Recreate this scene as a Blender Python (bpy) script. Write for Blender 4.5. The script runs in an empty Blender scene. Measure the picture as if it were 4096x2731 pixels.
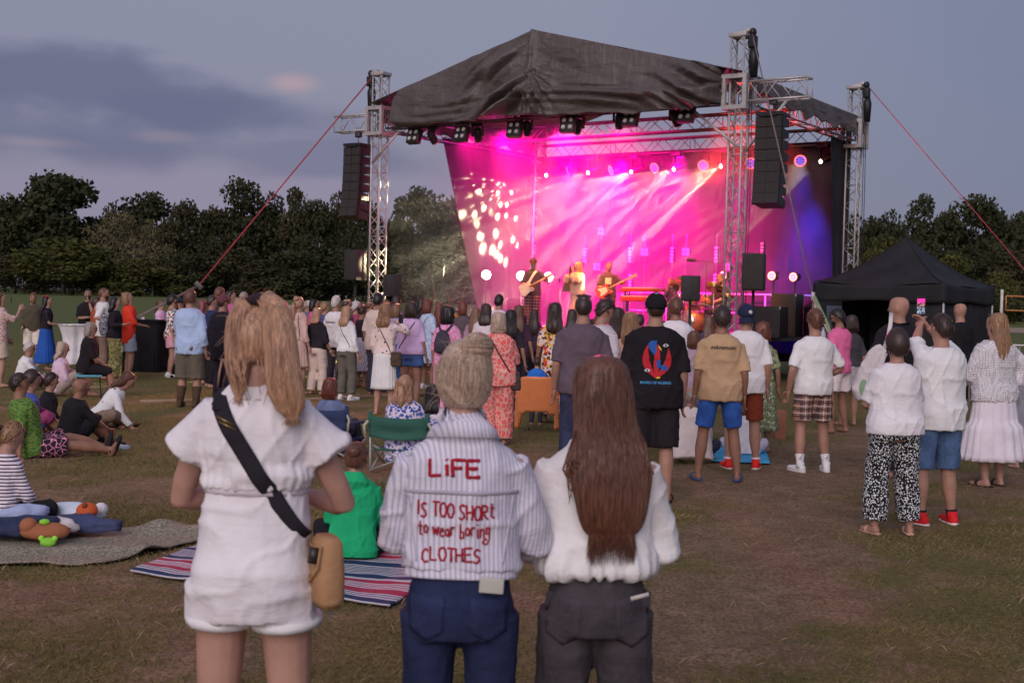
import bpy, bmesh, math, random
import numpy as np
from mathutils import Vector, Matrix, Euler
from mathutils.bvhtree import BVHTree

R = math.radians
random.seed(7)
scene = bpy.context.scene
COL = scene.collection

# ------------------------------------------------------------------ camera
F_PX, CX, CY, EYE = 5000.0, 2048.0, 1365.5, 1.75
PITCH, ROLL = math.atan(165.5 / F_PX), 0.0244
_f = Vector((0, math.cos(PITCH), -math.sin(PITCH)))
_r0 = Vector((1, 0, 0))
_u0 = _r0.cross(_f)
_r = _r0 * math.cos(ROLL) + _u0 * math.sin(ROLL)
_u = -_r0 * math.sin(ROLL) + _u0 * math.cos(ROLL)
cam_data = bpy.data.cameras.new('camera')
cam_data.sensor_width = 36.0
cam_data.lens = 36.0 * F_PX / 4096.0
cam_data.clip_start, cam_data.clip_end = 0.1, 3000.0
cam_data.dof.use_dof = True
cam_data.dof.focus_distance = 13.0
cam_data.dof.aperture_fstop = 5.6
cam = bpy.data.objects.new('camera', cam_data)
m = Matrix.Identity(4)
for i in range(3):
    m[i][0], m[i][1], m[i][2] = _r[i], _u[i], -_f[i]
m.translation = Vector((0, 0, EYE))
cam.matrix_world = m
COL.objects.link(cam)
scene.camera = cam

# ------------------------------------------------------------------ sky and daylight
world = bpy.data.worlds.new('World')
scene.world = world
world.use_nodes = True
wn, wl = world.node_tree.nodes, world.node_tree.links
wn.clear()


def wnode(t, **kw):
    n = wn.new(t)
    for k, v in kw.items():
        if k.startswith('in_'):
            n.inputs[int(k[3:])].default_value = v
        else:
            setattr(n, k, v)
    return n


def wmath(op, a, b=None, clamp=False):
    n = wn.new('ShaderNodeMath')
    n.operation, n.use_clamp = op, clamp
    for i, v in enumerate((a, b)):
        if v is None:
            continue
        if isinstance(v, (int, float)):
            n.inputs[i].default_value = v
        else:
            wl.new(v, n.inputs[i])
    return n.outputs[0]


def wmix(fac, a, b):
    n = wn.new('ShaderNodeMix')
    n.data_type = 'RGBA'
    for sock, v in ((n.inputs[0], fac), (n.inputs[6], a), (n.inputs[7], b)):
        if isinstance(v, (int, float)):
            sock.default_value = v
        elif isinstance(v, tuple):
            sock.default_value = (*v, 1)
        else:
            wl.new(v, sock)
    return n.outputs[2]


SUN_EL, SUN_AZ = R(3.0), R(200.0)
sky_tex = wnode('ShaderNodeTexSky', sky_type='NISHITA', sun_disc=False, sun_elevation=SUN_EL, sun_rotation=SUN_AZ,
                air_density=1.0, dust_density=1.0, ozone_density=2.0)
tc = wnode('ShaderNodeTexCoord')
sep = wnode('ShaderNodeSeparateXYZ')
wl.new(tc.outputs['Generated'], sep.inputs[0])
az = wmath('ARCTAN2', sep.outputs[0], sep.outputs[1])
el = wmath('ARCSINE', sep.outputs[2])
warp = wnode('ShaderNodeTexNoise', noise_dimensions='3D')
warp.inputs['Scale'].default_value = 9.0
warp.inputs['Detail'].default_value = 6.0
mp = wnode('ShaderNodeMapping')
mp.inputs['Scale'].default_value = (1, 1, 2.6)
wl.new(tc.outputs['Generated'], mp.inputs[0])
wl.new(mp.outputs[0], warp.inputs[0])
wv = wmath('SUBTRACT', warp.outputs[0], 0.5)
warp2 = wnode('ShaderNodeTexNoise', noise_dimensions='3D')
warp2.inputs['Scale'].default_value = 30.0
warp2.inputs['Detail'].default_value = 5.0
wl.new(mp.outputs[0], warp2.inputs[0])
wv2 = wmath('SUBTRACT', warp2.outputs[0], 0.5)
wvs = wmath('ADD', wmath('MULTIPLY', wv, 1.35), wmath('MULTIPLY', wv2, 0.35))


def cloud(a0, e0, wa, we, soft=0.55, flat=0.0):
    """an oblong cloud at a direction of the sky, its outline broken by the noise"""
    da = wmath('DIVIDE', wmath('SUBTRACT', az, a0), wa)
    de = wmath('DIVIDE', wmath('SUBTRACT', el, e0), we)
    d = wmath('SQRT', wmath('ADD', wmath('MULTIPLY', da, da), wmath('MULTIPLY', de, de)))
    d = wmath('ADD', d, wvs)
    n = wn.new('ShaderNodeMapRange')
    n.interpolation_type = 'SMOOTHSTEP'
    wl.new(d, n.inputs[0])
    n.inputs[1].default_value, n.inputs[2].default_value = 1.15, 1.15 - soft
    n.inputs[3].default_value, n.inputs[4].default_value = 0.0, 1.0
    return n.outputs[0]


def lin(r, g, b):
    f = lambda c: (c / 255 / 12.92) if c / 255 <= 0.04045 else ((c / 255 + 0.055) / 1.055) ** 2.4
    return (f(r), f(g), f(b))


# the evening veil: thin high cloud that evens the clear sky out, greyer towards the horizon
SKY_K = 0.115
base = wnode('ShaderNodeVectorMath', operation='SCALE')
wl.new(sky_tex.outputs[0], base.inputs[0])
base.inputs['Scale'].default_value = SKY_K
up = wn.new('ShaderNodeMapRange')
wl.new(el, up.inputs[0])
up.inputs[1].default_value, up.inputs[2].default_value = 0.0, 0.26
veil = wmix(up.outputs[0], lin(140, 135, 161), lin(147, 150, 173))
side = wn.new('ShaderNodeMapRange')
wl.new(az, side.inputs[0])
side.inputs[1].default_value, side.inputs[2].default_value = 0.05, 0.5
veil = wmix(wmath('MULTIPLY', side.outputs[0], 0.8), veil, lin(112, 122, 154))
col = wmix(0.86, base.outputs[0], veil)
DARK, MID, PINK = lin(106, 110, 138), lin(118, 120, 146), lin(176, 154, 164)
col = wmix(wmath('MULTIPLY', cloud(-0.24, 0.075, 0.34, 0.035, 0.8), 0.55), col, lin(150, 140, 164))
col = wmix(wmath('MULTIPLY', cloud(-0.34, 0.152, 0.15, 0.032, 0.7), 0.9), col, DARK)
col = wmix(wmath('MULTIPLY', cloud(-0.46, 0.118, 0.20, 0.040, 0.9), 0.65), col, DARK)
col = wmix(wmath('MULTIPLY', cloud(-0.24, 0.137, 0.13, 0.018, 0.9), 0.8), col, DARK)
col = wmix(wmath('MULTIPLY', cloud(-0.31, 0.112, 0.10, 0.024, 0.9), 0.7), col, DARK)
col = wmix(wmath('MULTIPLY', cloud(-0.16, 0.108, 0.10, 0.020, 0.7), 0.8), col, MID)
col = wmix(wmath('MULTIPLY', cloud(-0.178, 0.164, 0.026, 0.010, 1.0), 0.85), col, PINK)
col = wmix(wmath('MULTIPLY', cloud(-0.275, 0.118, 0.030, 0.006, 1.1), 0.25), col, PINK)
col = wmix(wmath('MULTIPLY', cloud(-0.37, 0.108, 0.045, 0.006, 1.1), 0.3), col, PINK)
bg = wnode('ShaderNodeBackground')
wl.new(col, bg.inputs[0])
bg.inputs[1].default_value = 1.0
wo = wnode('ShaderNodeOutputWorld')
wl.new(bg.outputs[0], wo.inputs[0])

# the afterglow behind the camera: wide and soft
sun_data = bpy.data.lights.new('evening_glow', 'SUN')
sun_data.energy = 1.75
sun_data.angle = R(50)
sun_data.color = (1.0, 0.85, 0.84)
sun = bpy.data.objects.new('evening_glow', sun_data)
sun.rotation_euler = (R(62), 0, R(-14))
COL.objects.link(sun)

vs = scene.view_settings
scene.display_settings.display_device = 'sRGB'
vs.view_transform, vs.look, vs.exposure, vs.gamma = 'Standard', 'None', 0.0, 1.0
vs.use_curve_mapping = False
scene.cycles.use_denoising = True
scene.cycles.max_bounces = 6
scene.cycles.diffuse_bounces = 2
scene.cycles.glossy_bounces = 2
scene.cycles.transparent_max_bounces = 8
scene.cycles.volume_bounces = 0
scene.cycles.sample_clamp_indirect = 3.0
scene.cycles.use_light_tree = True


# ------------------------------------------------------------------ helpers
def ray(px, py):
    return _f + _r * ((px - CX) / F_PX) - _u * ((py - CY) / F_PX)


def pt(px, py, y):
    """the place seen at a point of the view, at the depth y"""
    d = ray(px, py)
    return Vector((0, 0, EYE)) + d * (y / d.y)


def gnd(px, py, z=0.0):
    d = ray(px, py)
    return Vector((0, 0, EYE)) + d * ((z - EYE) / d.z)


def tag(o, label=None, cat=None, group=None, kind=None):
    if label: o['label'] = label
    if cat: o['category'] = cat
    if group: o['group'] = group
    if kind: o['kind'] = kind
    return o


def empty(name, loc=(0, 0, 0), rz=0.0, label=None, cat=None, group=None):
    o = bpy.data.objects.new(name, None)
    o.empty_display_size = 0.1
    o.location = loc
    o.rotation_euler = (0, 0, rz)
    COL.objects.link(o)
    return tag(o, label, cat, group)


def mesh_obj(name, verts, faces, mat, parent=None, smooth=True, mats=None, fmat=None):
    me = bpy.data.meshes.new(name)
    me.from_pydata([tuple(v) for v in verts] if not isinstance(verts, np.ndarray) else verts.tolist(), [], faces)
    if smooth:
        me.polygons.foreach_set('use_smooth', [True] * len(me.polygons))
    for mm in (mats or [mat]):
        me.materials.append(mm)
    if fmat is not None:
        me.polygons.foreach_set('material_index', fmat)
    me.update()
    o = bpy.data.objects.new(name, me)
    COL.objects.link(o)
    if parent is not None:
        o.parent = parent
    return o


def copy_tree(o, parent=None):
    c = o.copy()
    COL.objects.link(c)
    c.parent = parent
    for ch in o.children:
        copy_tree(ch, c)
    return c


class MB:
    """collects shapes, then links them as one mesh object"""

    def __init__(self):
        self.v, self.f, self.m = [], [], []

    def add(self, v, f, mi=0):
        n = len(self.v)
        self.v.extend(tuple(p) for p in v)
        self.f.extend(tuple(i + n for i in q) for q in f)
        self.m.extend([mi] * len(f))
        return self

    def box(self, c, s, rot=None, mi=0, bev=0.0):
        x, y, z = s[0] / 2, s[1] / 2, s[2] / 2
        if bev <= 0:
            v = [Vector((a * x, b * y, e * z)) for a in (-1, 1) for b in (-1, 1) for e in (-1, 1)]
            f = [(0, 1, 3, 2), (4, 6, 7, 5), (0, 4, 5, 1), (2, 3, 7, 6), (0, 2, 6, 4), (1, 5, 7, 3)]
        else:
            bm = bmesh.new()
            bmesh.ops.create_cube(bm, size=1.0)
            bmesh.ops.scale(bm, vec=s, verts=bm.verts)
            bmesh.ops.bevel(bm, geom=bm.edges[:], offset=bev, segments=2, affect='EDGES', profile=0.6)
            v = [w.co.copy() for w in bm.verts]
            f = [[w.index for w in q.verts] for q in bm.faces]
            bm.free()
        if rot is not None:
            v = [rot @ p for p in v]
        c = Vector(c)
        return self.add([p + c for p in v], f, mi)

    def tube(self, path, rad, n=8, mi=0, ref=None, cap=True):
        v, f = tube(path, rad, n, ref, cap)
        return self.add(v, f, mi)

    def ell(self, c, r, n=12, k=8, rot=None, mi=0):
        v, f = ellipsoid(r, n, k)
        if rot is not None:
            v = [rot @ p for p in v]
        c = Vector(c)
        return self.add([p + c for p in v], f, mi)

    def build(self, name, mat, parent=None, smooth=True, mats=None):
        return mesh_obj(name, self.v, self.f, mat, parent, smooth, mats, self.m if mats else None)


def ellipsoid(r, n=12, k=8):
    v, f = [Vector((0, 0, r[2]))], []
    for j in range(1, k):
        a = math.pi * j / k
        for i in range(n):
            b = 2 * math.pi * i / n
            v.append(Vector((r[0] * math.sin(a) * math.cos(b), r[1] * math.sin(a) * math.sin(b), r[2] * math.cos(a))))
    v.append(Vector((0, 0, -r[2])))
    for i in range(n):
        f.append((0, 1 + i, 1 + (i + 1) % n))
        f.append((len(v) - 1, len(v) - 1 - n + (i + 1) % n, len(v) - 1 - n + i))
    for j in range(k - 2):
        for i in range(n):
            a, b = 1 + j * n + i, 1 + j * n + (i + 1) % n
            f.append((a, a + n, b + n, b))
    return v, f


def tube(path, rad, n=10, ref=None, cap=True, sup=2.0):
    """a loft of elliptic rings; rad: one number, or a number or (side, fore-aft) pair per point"""
    P = [Vector(p) for p in path]
    if not hasattr(rad, '__len__'):
        rad = [rad] * len(P)
    rad = [(q, q) if not hasattr(q, '__len__') else q for q in rad]
    v, f = [], []
    prev = None
    for i, p in enumerate(P):
        t = (P[min(i + 1, len(P) - 1)] - P[max(i - 1, 0)])
        if t.length < 1e-9:
            t = Vector((0, 0, 1))
        t.normalize()
        if ref is not None:
            rv = Vector(ref)
        else:
            rv = prev if prev is not None else (Vector((0, 1, 0)) if abs(t.y) < 0.9 else Vector((0, 0, 1)))
        y = rv - t * rv.dot(t)
        if y.length < 1e-4:
            y = Vector((1, 0, 0)) - t * t.x
        y.normalize()
        if ref is None:
            prev = y
        x = y.cross(t)
        rx, ry = rad[i]
        for j in range(n):
            a = 2 * math.pi * j / n
            c, s = math.cos(a), math.sin(a)
            if sup != 2.0:
                c = math.copysign(abs(c) ** (2 / sup), c)
                s = math.copysign(abs(s) ** (2 / sup), s)
            v.append(p + x * (rx * c) + y * (ry * s))
    for i in range(len(P) - 1):
        for j in range(n):
            a, b = i * n + j, i * n + (j + 1) % n
            f.append((a, b, b + n, a + n))
    if cap:
        f.append(tuple(range(n - 1, -1, -1)))
        f.append(tuple(range((len(P) - 1) * n, len(P) * n)))
    return v, f


def vnoise(P, seed=0):
    """smooth value noise in -1..1 on an (N,3) array"""
    P = np.asarray(P, float)
    I = np.floor(P).astype(np.int64)
    T = P - I
    T = T * T * (3 - 2 * T)
    out = np.zeros(len(P))
    for dx in (0, 1):
        for dy in (0, 1):
            for dz in (0, 1):
                x, y, z = I[:, 0] + dx, I[:, 1] + dy, I[:, 2] + dz
                h = (x * 374761393 + y * 668265263 + z * 2147483647 + seed * 144664) & 0xFFFFFFFF
                h = ((h ^ (h >> 13)) * 1274126177) & 0xFFFFFFFF
                h = (h ^ (h >> 16)) & 0xFFFF
                w = (T[:, 0] if dx else 1 - T[:, 0]) * (T[:, 1] if dy else 1 - T[:, 1]) * (T[:, 2] if dz else 1 - T[:, 2])
                out += w * (h / 32767.5 - 1)
    return out


def fbm(P, seed=0, octv=3):
    o, a, s = 0, 1.0, 0
    P = np.asarray(P, float)
    for i in range(octv):
        o = o + a * vnoise(P * (2 ** i) + 13.7 * i, seed + i)
        s += a
        a *= 0.5
    return o / s


# ------------------------------------------------------------------ materials
class NT:
    def __init__(self, name):
        self.m = bpy.data.materials.new(name)
        self.m.use_nodes = True
        self.n, self.l = self.m.node_tree.nodes, self.m.node_tree.links
        self.b = self.n['Principled BSDF']
        self._tc = None

    def new(self, t, **kw):
        n = self.n.new(t)
        for k, v in kw.items():
            setattr(n, k, v)
        return n

    def co(self, scale=(1, 1, 1), rot=(0, 0, 0), which='Object'):
        if self._tc is None:
            self._tc = self.new('ShaderNodeTexCoord')
        mp_ = self.new('ShaderNodeMapping')
        mp_.inputs['Scale'].default_value = scale
        mp_.inputs['Rotation'].default_value = rot
        self.l.new(self._tc.outputs[which], mp_.inputs[0])
        return mp_.outputs[0]

    def noise(self, co, scale, detail=3.0, rough=0.55):
        n = self.new('ShaderNodeTexNoise')
        n.inputs['Scale'].default_value = scale
        n.inputs['Detail'].default_value = detail
        n.inputs['Roughness'].default_value = rough
        self.l.new(co, n.inputs['Vector'])
        return n.outputs[0]

    def ramp(self, v, a, b, lo=0.0, hi=1.0, smooth=True):
        n = self.new('ShaderNodeMapRange')
        if smooth:
            n.interpolation_type = 'SMOOTHSTEP'
        self.l.new(v, n.inputs[0])
        n.inputs[1].default_value, n.inputs[2].default_value = a, b
        n.inputs[3].default_value, n.inputs[4].default_value = lo, hi
        return n.outputs[0]

    def math(self, op, a, b=0.0):
        n = self.new('ShaderNodeMath', operation=op)
        for i, v in enumerate((a, b)):
            if isinstance(v, (int, float)):
                n.inputs[i].default_value = v
            else:
                self.l.new(v, n.inputs[i])
        return n.outputs[0]

    def mix(self, fac, a, b, mode='MIX'):
        n = self.new('ShaderNodeMix', data_type='RGBA', blend_type=mode)
        for s, v in ((n.inputs[0], fac), (n.inputs[6], a), (n.inputs[7], b)):
            if isinstance(v, (int, float)):
                s.default_value = v
            elif isinstance(v, tuple):
                s.default_value = (*v[:3], 1)
            else:
                self.l.new(v, s)
        return n.outputs[2]

    def color(self, v):
        if isinstance(v, tuple):
            self.b.inputs['Base Color'].default_value = (*v[:3], 1)
        else:
            self.l.new(v, self.b.inputs['Base Color'])
        return self

    def rough(self, v, spec=None):
        if isinstance(v, (int, float)):
            self.b.inputs['Roughness'].default_value = v
        else:
            self.l.new(v, self.b.inputs['Roughness'])
        if spec is not None:
            self.b.inputs['Specular IOR Level'].default_value = spec
        return self

    def bump(self, v, strength=0.3, dist=0.01):
        n = self.new('ShaderNodeBump')
        n.inputs['Strength'].default_value = strength
        n.inputs['Distance'].default_value = dist
        self.l.new(v, n.inputs['Height'])
        self.l.new(n.outputs[0], self.b.inputs['Normal'])
        return self


MATS = {}


def C(r, g, b, k=1.45):
    """the colour of a thing, from how it looks by evening light"""
    return tuple(min(0.85, max(0.004, c * k)) for c in lin(r, g, b))


def plain(name, col, rough=0.6, metal=0.0, spec=0.5, var=0.12, vs_=6.0, bump=0.0, bs=60.0):
    if name in MATS:
        return MATS[name]
    t = NT(name)
    co = t.co()
    if var > 0:
        n = t.noise(co, vs_, 4)
        lo = tuple(c * (1 - var) for c in col)
        hi = tuple(min(1, c * (1 + var)) for c in col)
        t.color(t.mix(t.ramp(n, 0.3, 0.7), lo, hi))
    else:
        t.color(col)
    t.rough(rough, spec)
    t.b.inputs['Metallic'].default_value = metal
    if bump > 0:
        t.bump(t.noise(co, bs, 3), bump, 0.01)
    MATS[name] = t.m
    return t.m


def emit(name, col, strength):
    if name in MATS:
        return MATS[name]
    t = NT(name)
    t.color((0.02, 0.02, 0.02))
    t.b.inputs['Emission Color'].default_value = (*col, 1)
    t.b.inputs['Emission Strength'].default_value = strength
    MATS[name] = t.m
    return t.m
# ------------------------------------------------------------------ ground
def grassy(x, y):
    P = np.stack([x, y, np.zeros_like(x)], 1)
    g = 0.55 * fbm(P * 0.55, 3, 3) + 0.45 * fbm(P * 2.1, 9, 3)
    g = g + np.clip((y - 14) / 30, 0, 0.5) * 1.0 + 0.10
    xl = 0.94 + (y - 6.3) * 0.361 + 0.25 * np.sin(y * 0.9)      # the worn track
    g = g - 0.55 * np.exp(-((x - xl) / 0.55) ** 2) * np.clip((y - 4) / 2, 0, 1) * np.clip((19 - y) / 4, 0, 1)
    return np.clip(0.5 + g * 1.3, 0, 1)


def rise(x, y):
    t = np.clip((y - 60) / 130, 0, 1)
    return 1.0 * t * t * (3 - 2 * t)


def ground_z(x, y):
    P = np.stack([x, y, np.zeros_like(x)], 1)
    near = np.clip(1 - np.abs(y - 8) / 30, 0, 1)
    return rise(x, y) + near * (0.012 * fbm(P * 1.3, 21, 2) + 0.007 * fbm(P * 6.0, 22, 2))


ys = np.concatenate([[-400, -150, -60, -25, -10, -4, 0, 1.2], np.arange(2, 13, 0.055), np.arange(13, 24, 0.16), np.arange(24, 42, 0.6), np.geomspace(42, 1400, 46)])
xh = np.concatenate([np.arange(0, 4.4, 0.055), np.arange(4.4, 12, 0.3), np.geomspace(12, 900, 32)])
xs = np.concatenate([-xh[:0:-1], xh])
X, Y = np.meshgrid(xs, ys)
gx, gy = X.ravel(), Y.ravel()
gz = ground_z(gx, gy)
nx, ny = len(xs), len(ys)
idx = np.arange(nx * ny).reshape(ny, nx)
gf = np.stack([idx[:-1, :-1], idx[:-1, 1:], idx[1:, 1:], idx[1:, :-1]], -1).reshape(-1, 4)

t = NT('field_soil')
at = t.new('ShaderNodeAttribute', attribute_name='grassy')
co = t.co()
soil = t.mix(t.ramp(t.noise(co, 2.3, 5), 0.3, 0.7), (0.29, 0.180, 0.108), (0.44, 0.30, 0.185))
soil = t.mix(t.ramp(t.noise(co, 38, 4), 0.35, 0.75), soil, (0.11, 0.065, 0.044))
clod = t.ramp(t.noise(co, 7, 7, .7), .44, .60)
soil = t.mix(t.math('MULTIPLY', clod, .65), soil, (0.165, 0.108, 0.060))
straw = t.mix(t.ramp(t.noise(t.co((1, 0.35, 1), (0, 0, 0.5)), 55, 4), 0.52, 0.66), soil, (0.33, 0.225, 0.125))
green = t.mix(t.ramp(t.noise(co, 24, 5), 0.3, 0.7), (0.115, 0.098, 0.032), (0.25, 0.200, 0.076))
gsep = t.new('ShaderNodeSeparateXYZ')
t.l.new(t._tc.outputs['Object'], gsep.inputs[0])
far = t.ramp(gsep.outputs[1], 20, 60)
green = t.mix(far, green, (0.118, 0.138, 0.044))
fac = t.ramp(t.math('ADD', at.outputs['Fac'], t.math('MULTIPLY', t.math('SUBTRACT', t.noise(co, 9, 5), 0.5), 1.1)), 0.38, 0.85)
t.color(t.mix(fac, straw, green))
t.rough(0.95, 0.15)
t.bump(t.noise(co, 34, 6, 0.7), 0.9, 0.03)
ground = mesh_obj('ground', np.stack([gx, gy, gz], 1), gf.tolist(), t.m)
ga = ground.data.attributes.new('grassy', 'FLOAT', 'POINT')
ga.data.foreach_set('value', grassy(gx, gy).astype(np.float32))
tag(ground, 'trampled dry field of brown soil and thin grass', kind='structure')

# pale sand of the court and a worn path behind
sand_m = plain('sand', (0.36, 0.27, 0.20), 0.95, spec=0.1, var=0.2, vs_=0.6)
v = []
for k in range(40):
    a = 2 * math.pi * k / 40
    x, y = 46 + 17 * math.cos(a), 103 + 9 * math.sin(a)
    v.append((x, y, float(rise(np.array([x]), np.array([y]))[0]) + 0.02))
c0 = (46, 103, float(rise(np.array([46.]), np.array([103.]))[0]) + 0.03)
tag(mesh_obj('sand_court', v + [c0], [(i, (i + 1) % 40, 40) for i in range(40)], sand_m), 'pale sand court beyond the black tent', kind='structure')

# short dry grass: blades as triangles, thick where the field is grassy
rng = np.random.default_rng(5)


def blades(n, y0, y1, ln, wd, keep, seed):
    r = np.random.default_rng(seed)
    y = y0 * (y1 / y0) ** r.random(n)
    x = (r.random(n) - 0.5) * 0.92 * y
    # tufts: pull towards cluster centres
    g = grassy(x, y)
    k = r.random(n) < np.clip((g - keep) * 2.2, 0.04, 1)
    x, y = x[k], y[k]
    n = len(x)
    z = ground_z(x, y)
    a = r.random(n) * 6.283
    l = ln * (0.4 + 1.0 * r.random(n))
    tilt = 0.35 + 0.95 * r.random(n)
    w = wd * (0.6 + 0.8 * r.random(n))
    dx, dy = np.cos(a), np.sin(a)
    b0 = np.stack([x - dy * w, y + dx * w, z - 0.004], 1)
    b1 = np.stack([x + dy * w, y - dx * w, z - 0.004], 1)
    md = np.stack([x + dx * l * np.sin(tilt) * 0.5, y + dy * l * np.sin(tilt) * 0.5, z + l * np.cos(tilt) * 0.65], 1)
    tp = np.stack([x + dx * l * np.sin(tilt), y + dy * l * np.sin(tilt), z + l * np.cos(tilt) * 0.9], 1)
    V = np.stack([b0, b1, md, tp], 1).reshape(-1, 3)
    i = np.arange(n) * 4
    Fc = np.concatenate([np.stack([i, i + 1, i + 2], 1), np.stack([i + 1, i + 3, i + 2], 1)])
    return V, Fc


t = NT('grass_blade')
co = t.co()
gcol = t.mix(t.ramp(t.noise(co, 1.6, 3), 0.35, 0.65), (0.125, 0.110, 0.036), (0.25, 0.190, 0.080))
gcol = t.mix(t.ramp(t.noise(co, 60, 1), 0.55, 0.7), gcol, (0.26, 0.19, 0.10))
t.color(gcol).rough(0.8, 0.2)
GB = t.m
V1, F1 = blades(120000, 2.6, 13.5, 0.038, 0.0013, 0.30, 1)
V2, F2 = blades(40000, 9, 30, 0.06, 0.004, 0.34, 2)
grass = mesh_obj('grass', np.concatenate([V1, V2]), np.concatenate([F1, F2 + len(V1)]).tolist(), GB, smooth=False)
tag(grass, 'short dry grass in patches over the field', kind='stuff')
t = NT('dry_straw')
t.color((0.30, 0.22, 0.14)).rough(0.8, 0.2)
V3, F3 = blades(1500, 2.8, 12, 0.06, 0.0013, -9, 3)
tag(mesh_obj('straw_litter', V3, F3.tolist(), t.m, smooth=False), 'loose pale straws strewn over the trampled field', kind='stuff')

# ------------------------------------------------------------------ trees
def leaf_mat(name, a, b):
    t = NT(name)
    co = t.co()
    n = t.ramp(t.noise(co, 0.9, 4), 0.3, 0.7)
    t.color(t.mix(n, a, b)).rough(1.0, 0.0)
    return t.m


LEAF = [leaf_mat('leaf_dark', (0.036, 0.042, 0.024), (0.068, 0.072, 0.038)),
        leaf_mat('leaf_brown', (0.044, 0.043, 0.025), (0.082, 0.076, 0.042)),
        leaf_mat('leaf_birch', (0.095, 0.088, 0.048), (0.20, 0.175, 0.095)),
        leaf_mat('leaf_bush', (0.055, 0.060, 0.020), (0.125, 0.125, 0.044))]
bark = plain('bark', (0.060, 0.048, 0.038), 0.9, var=0.3, vs_=3)
birch_bark = plain('birch_bark', (0.42, 0.40, 0.37), 0.85, var=0.35, vs_=2.5)


def crown_mesh(seed, kind):
    """leaf clumps through a crown that is one unit wide and one unit high"""
    r = np.random.default_rng(seed)
    blobs = []
    nb = {'round': 26, 'tall': 22, 'birch': 20, 'bush': 16}[kind]
    for i in range(nb):
        a = r.random() * 6.283
        zz = r.random()
        if kind == 'round':
            rad = 0.40 * math.sin(math.pi * min(1, 0.22 + 0.70 * zz)) ** 0.8
            z = 0.16 + 0.72 * zz
        elif kind == 'tall':
            rad = 0.36 * (1 - 0.75 * zz)
            z = 0.12 + 0.80 * zz
        elif kind == 'birch':
            rad = 0.36 * math.sin(math.pi * (0.15 + 0.75 * zz))
            z = 0.22 + 0.66 * zz
        else:
            rad = 0.40 * math.sqrt(max(0, 1 - zz * zz))
            z = 0.05 + 0.78 * zz
        q = rad * (0.45 + 0.55 * r.random())
        blobs.append((q * math.cos(a), q * math.sin(a), z, (0.10 + 0.08 * r.random()) * (1.15 if kind == 'bush' else 1)))
    n = {'round': 5200, 'tall': 4600, 'birch': 2600, 'bush': 5200}[kind]
    B = np.array(blobs)
    k = r.integers(0, nb, n)
    d = r.normal(size=(n, 3))
    d /= np.linalg.norm(d, axis=1)[:, None]
    q = B[k, 3] * (0.45 + 0.75 * r.random(n) ** 0.6)
    Pc = B[k, :3] + d * q[:, None] * np.array([1, 1, 0.8])
    s = 0.016 + 0.018 * r.random(n)
    if kind == 'birch':
        s *= 0.8
    u = r.normal(size=(n, 3)); u /= np.linalg.norm(u, axis=1)[:, None]
    w = np.cross(u, r.normal(size=(n, 3))); w /= np.linalg.norm(w, axis=1)[:, None]
    V = np.stack([Pc - u * s[:, None], Pc + w * s[:, None] * 0.6, Pc + u * s[:, None], Pc - w * s[:, None] * 0.6], 1).reshape(-1, 3)
    V[:, 2] = np.maximum(V[:, 2], 0.0)
    i = np.arange(n) * 4
    return V, np.stack([i, i + 1, i + 2, i + 3], 1).tolist(), blobs


def trunk_mesh(seed, blobs, kind, th=0.022):
    r = random.Random(seed)
    mb = MB()
    top = 0.75
    pts = [Vector((0.02 * r.uniform(-1, 1) * z / 0.2, 0.02 * r.uniform(-1, 1) * z / 0.2, z)) for z in (0, 0.15, 0.3, 0.45, 0.6, top)]
    mb.tube(pts, [th, th * 0.85, th * 0.7, th * 0.5, th * 0.35, th * 0.12], 8)
    for b in sorted(blobs, key=lambda q: q[2])[:: 2]:
        zb = max(0.12, b[2] - 0.25 - 0.1 * r.random())
        s = pts[0].lerp(pts[-1], zb / top)
        e = Vector(b[:3])
        mid = s.lerp(e, 0.5) + Vector((0, 0, -0.02))
        mb.tube([s, mid, e], [th * 0.38, th * 0.26, th * 0.08], 5)
    return mb


KINDS = {}
for kind, seeds in (('round', (11, 12, 13)), ('tall', (21, 22, 23)), ('birch', (31, 32)), ('bush', (41, 42, 43))):
    KINDS[kind] = []
    for sd in seeds:
        V, Fc, bl = crown_mesh(sd, kind)
        cm = bpy.data.meshes.new('crown')
        cm.from_pydata(V.tolist(), [], Fc)
        tm = trunk_mesh(sd, bl, kind, 0.012 if kind in ('birch',) else 0.02)
        KINDS[kind].append((cm, tm))
_crowns, _trunks = {}, {}


def tree(px, top, wpx, y, kind, leaf, label, group='trees along the far edge of the field', rz=None, var=None):
    y0 = y
    d = pt(px, 1200, y0)
    x = d.x
    zb = float(rise(np.array([x]), np.array([y0]))[0])
    ztop = pt(px, top, y0).z
    wid = wpx * 1.25 * y0 / F_PX
    ht = ztop - zb
    vi = random.randrange(len(KINDS[kind])) if var is None else var
    cm, tm = KINDS[kind][vi]
    root = empty('bush' if kind == 'bush' else 'tree', (x, y0, zb), rz if rz is not None else random.uniform(0, 6.28), label, 'bush' if kind == 'bush' else 'tree', group)
    key = (kind, vi, leaf)
    if key not in _crowns:
        c2 = cm.copy()
        c2.materials.append(LEAF[leaf])
        _crowns[key] = c2
    c = bpy.data.objects.new('crown', _crowns[key])
    COL.objects.link(c)
    c.parent = root
    c.scale = (wid / 0.95, wid / 0.95, ht / 0.97)
    if kind != 'bush' or True:
        if (kind, vi) not in _trunks:
            o = tm.build('trunk', birch_bark if kind == 'birch' else bark, root)
            _trunks[(kind, vi)] = o.data
        else:
            o = bpy.data.objects.new('trunk', _trunks[(kind, vi)])
            COL.objects.link(o)
            o.parent = root
        o.scale = (wid / 0.95, wid / 0.95, ht / 0.97)
    return root


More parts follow.
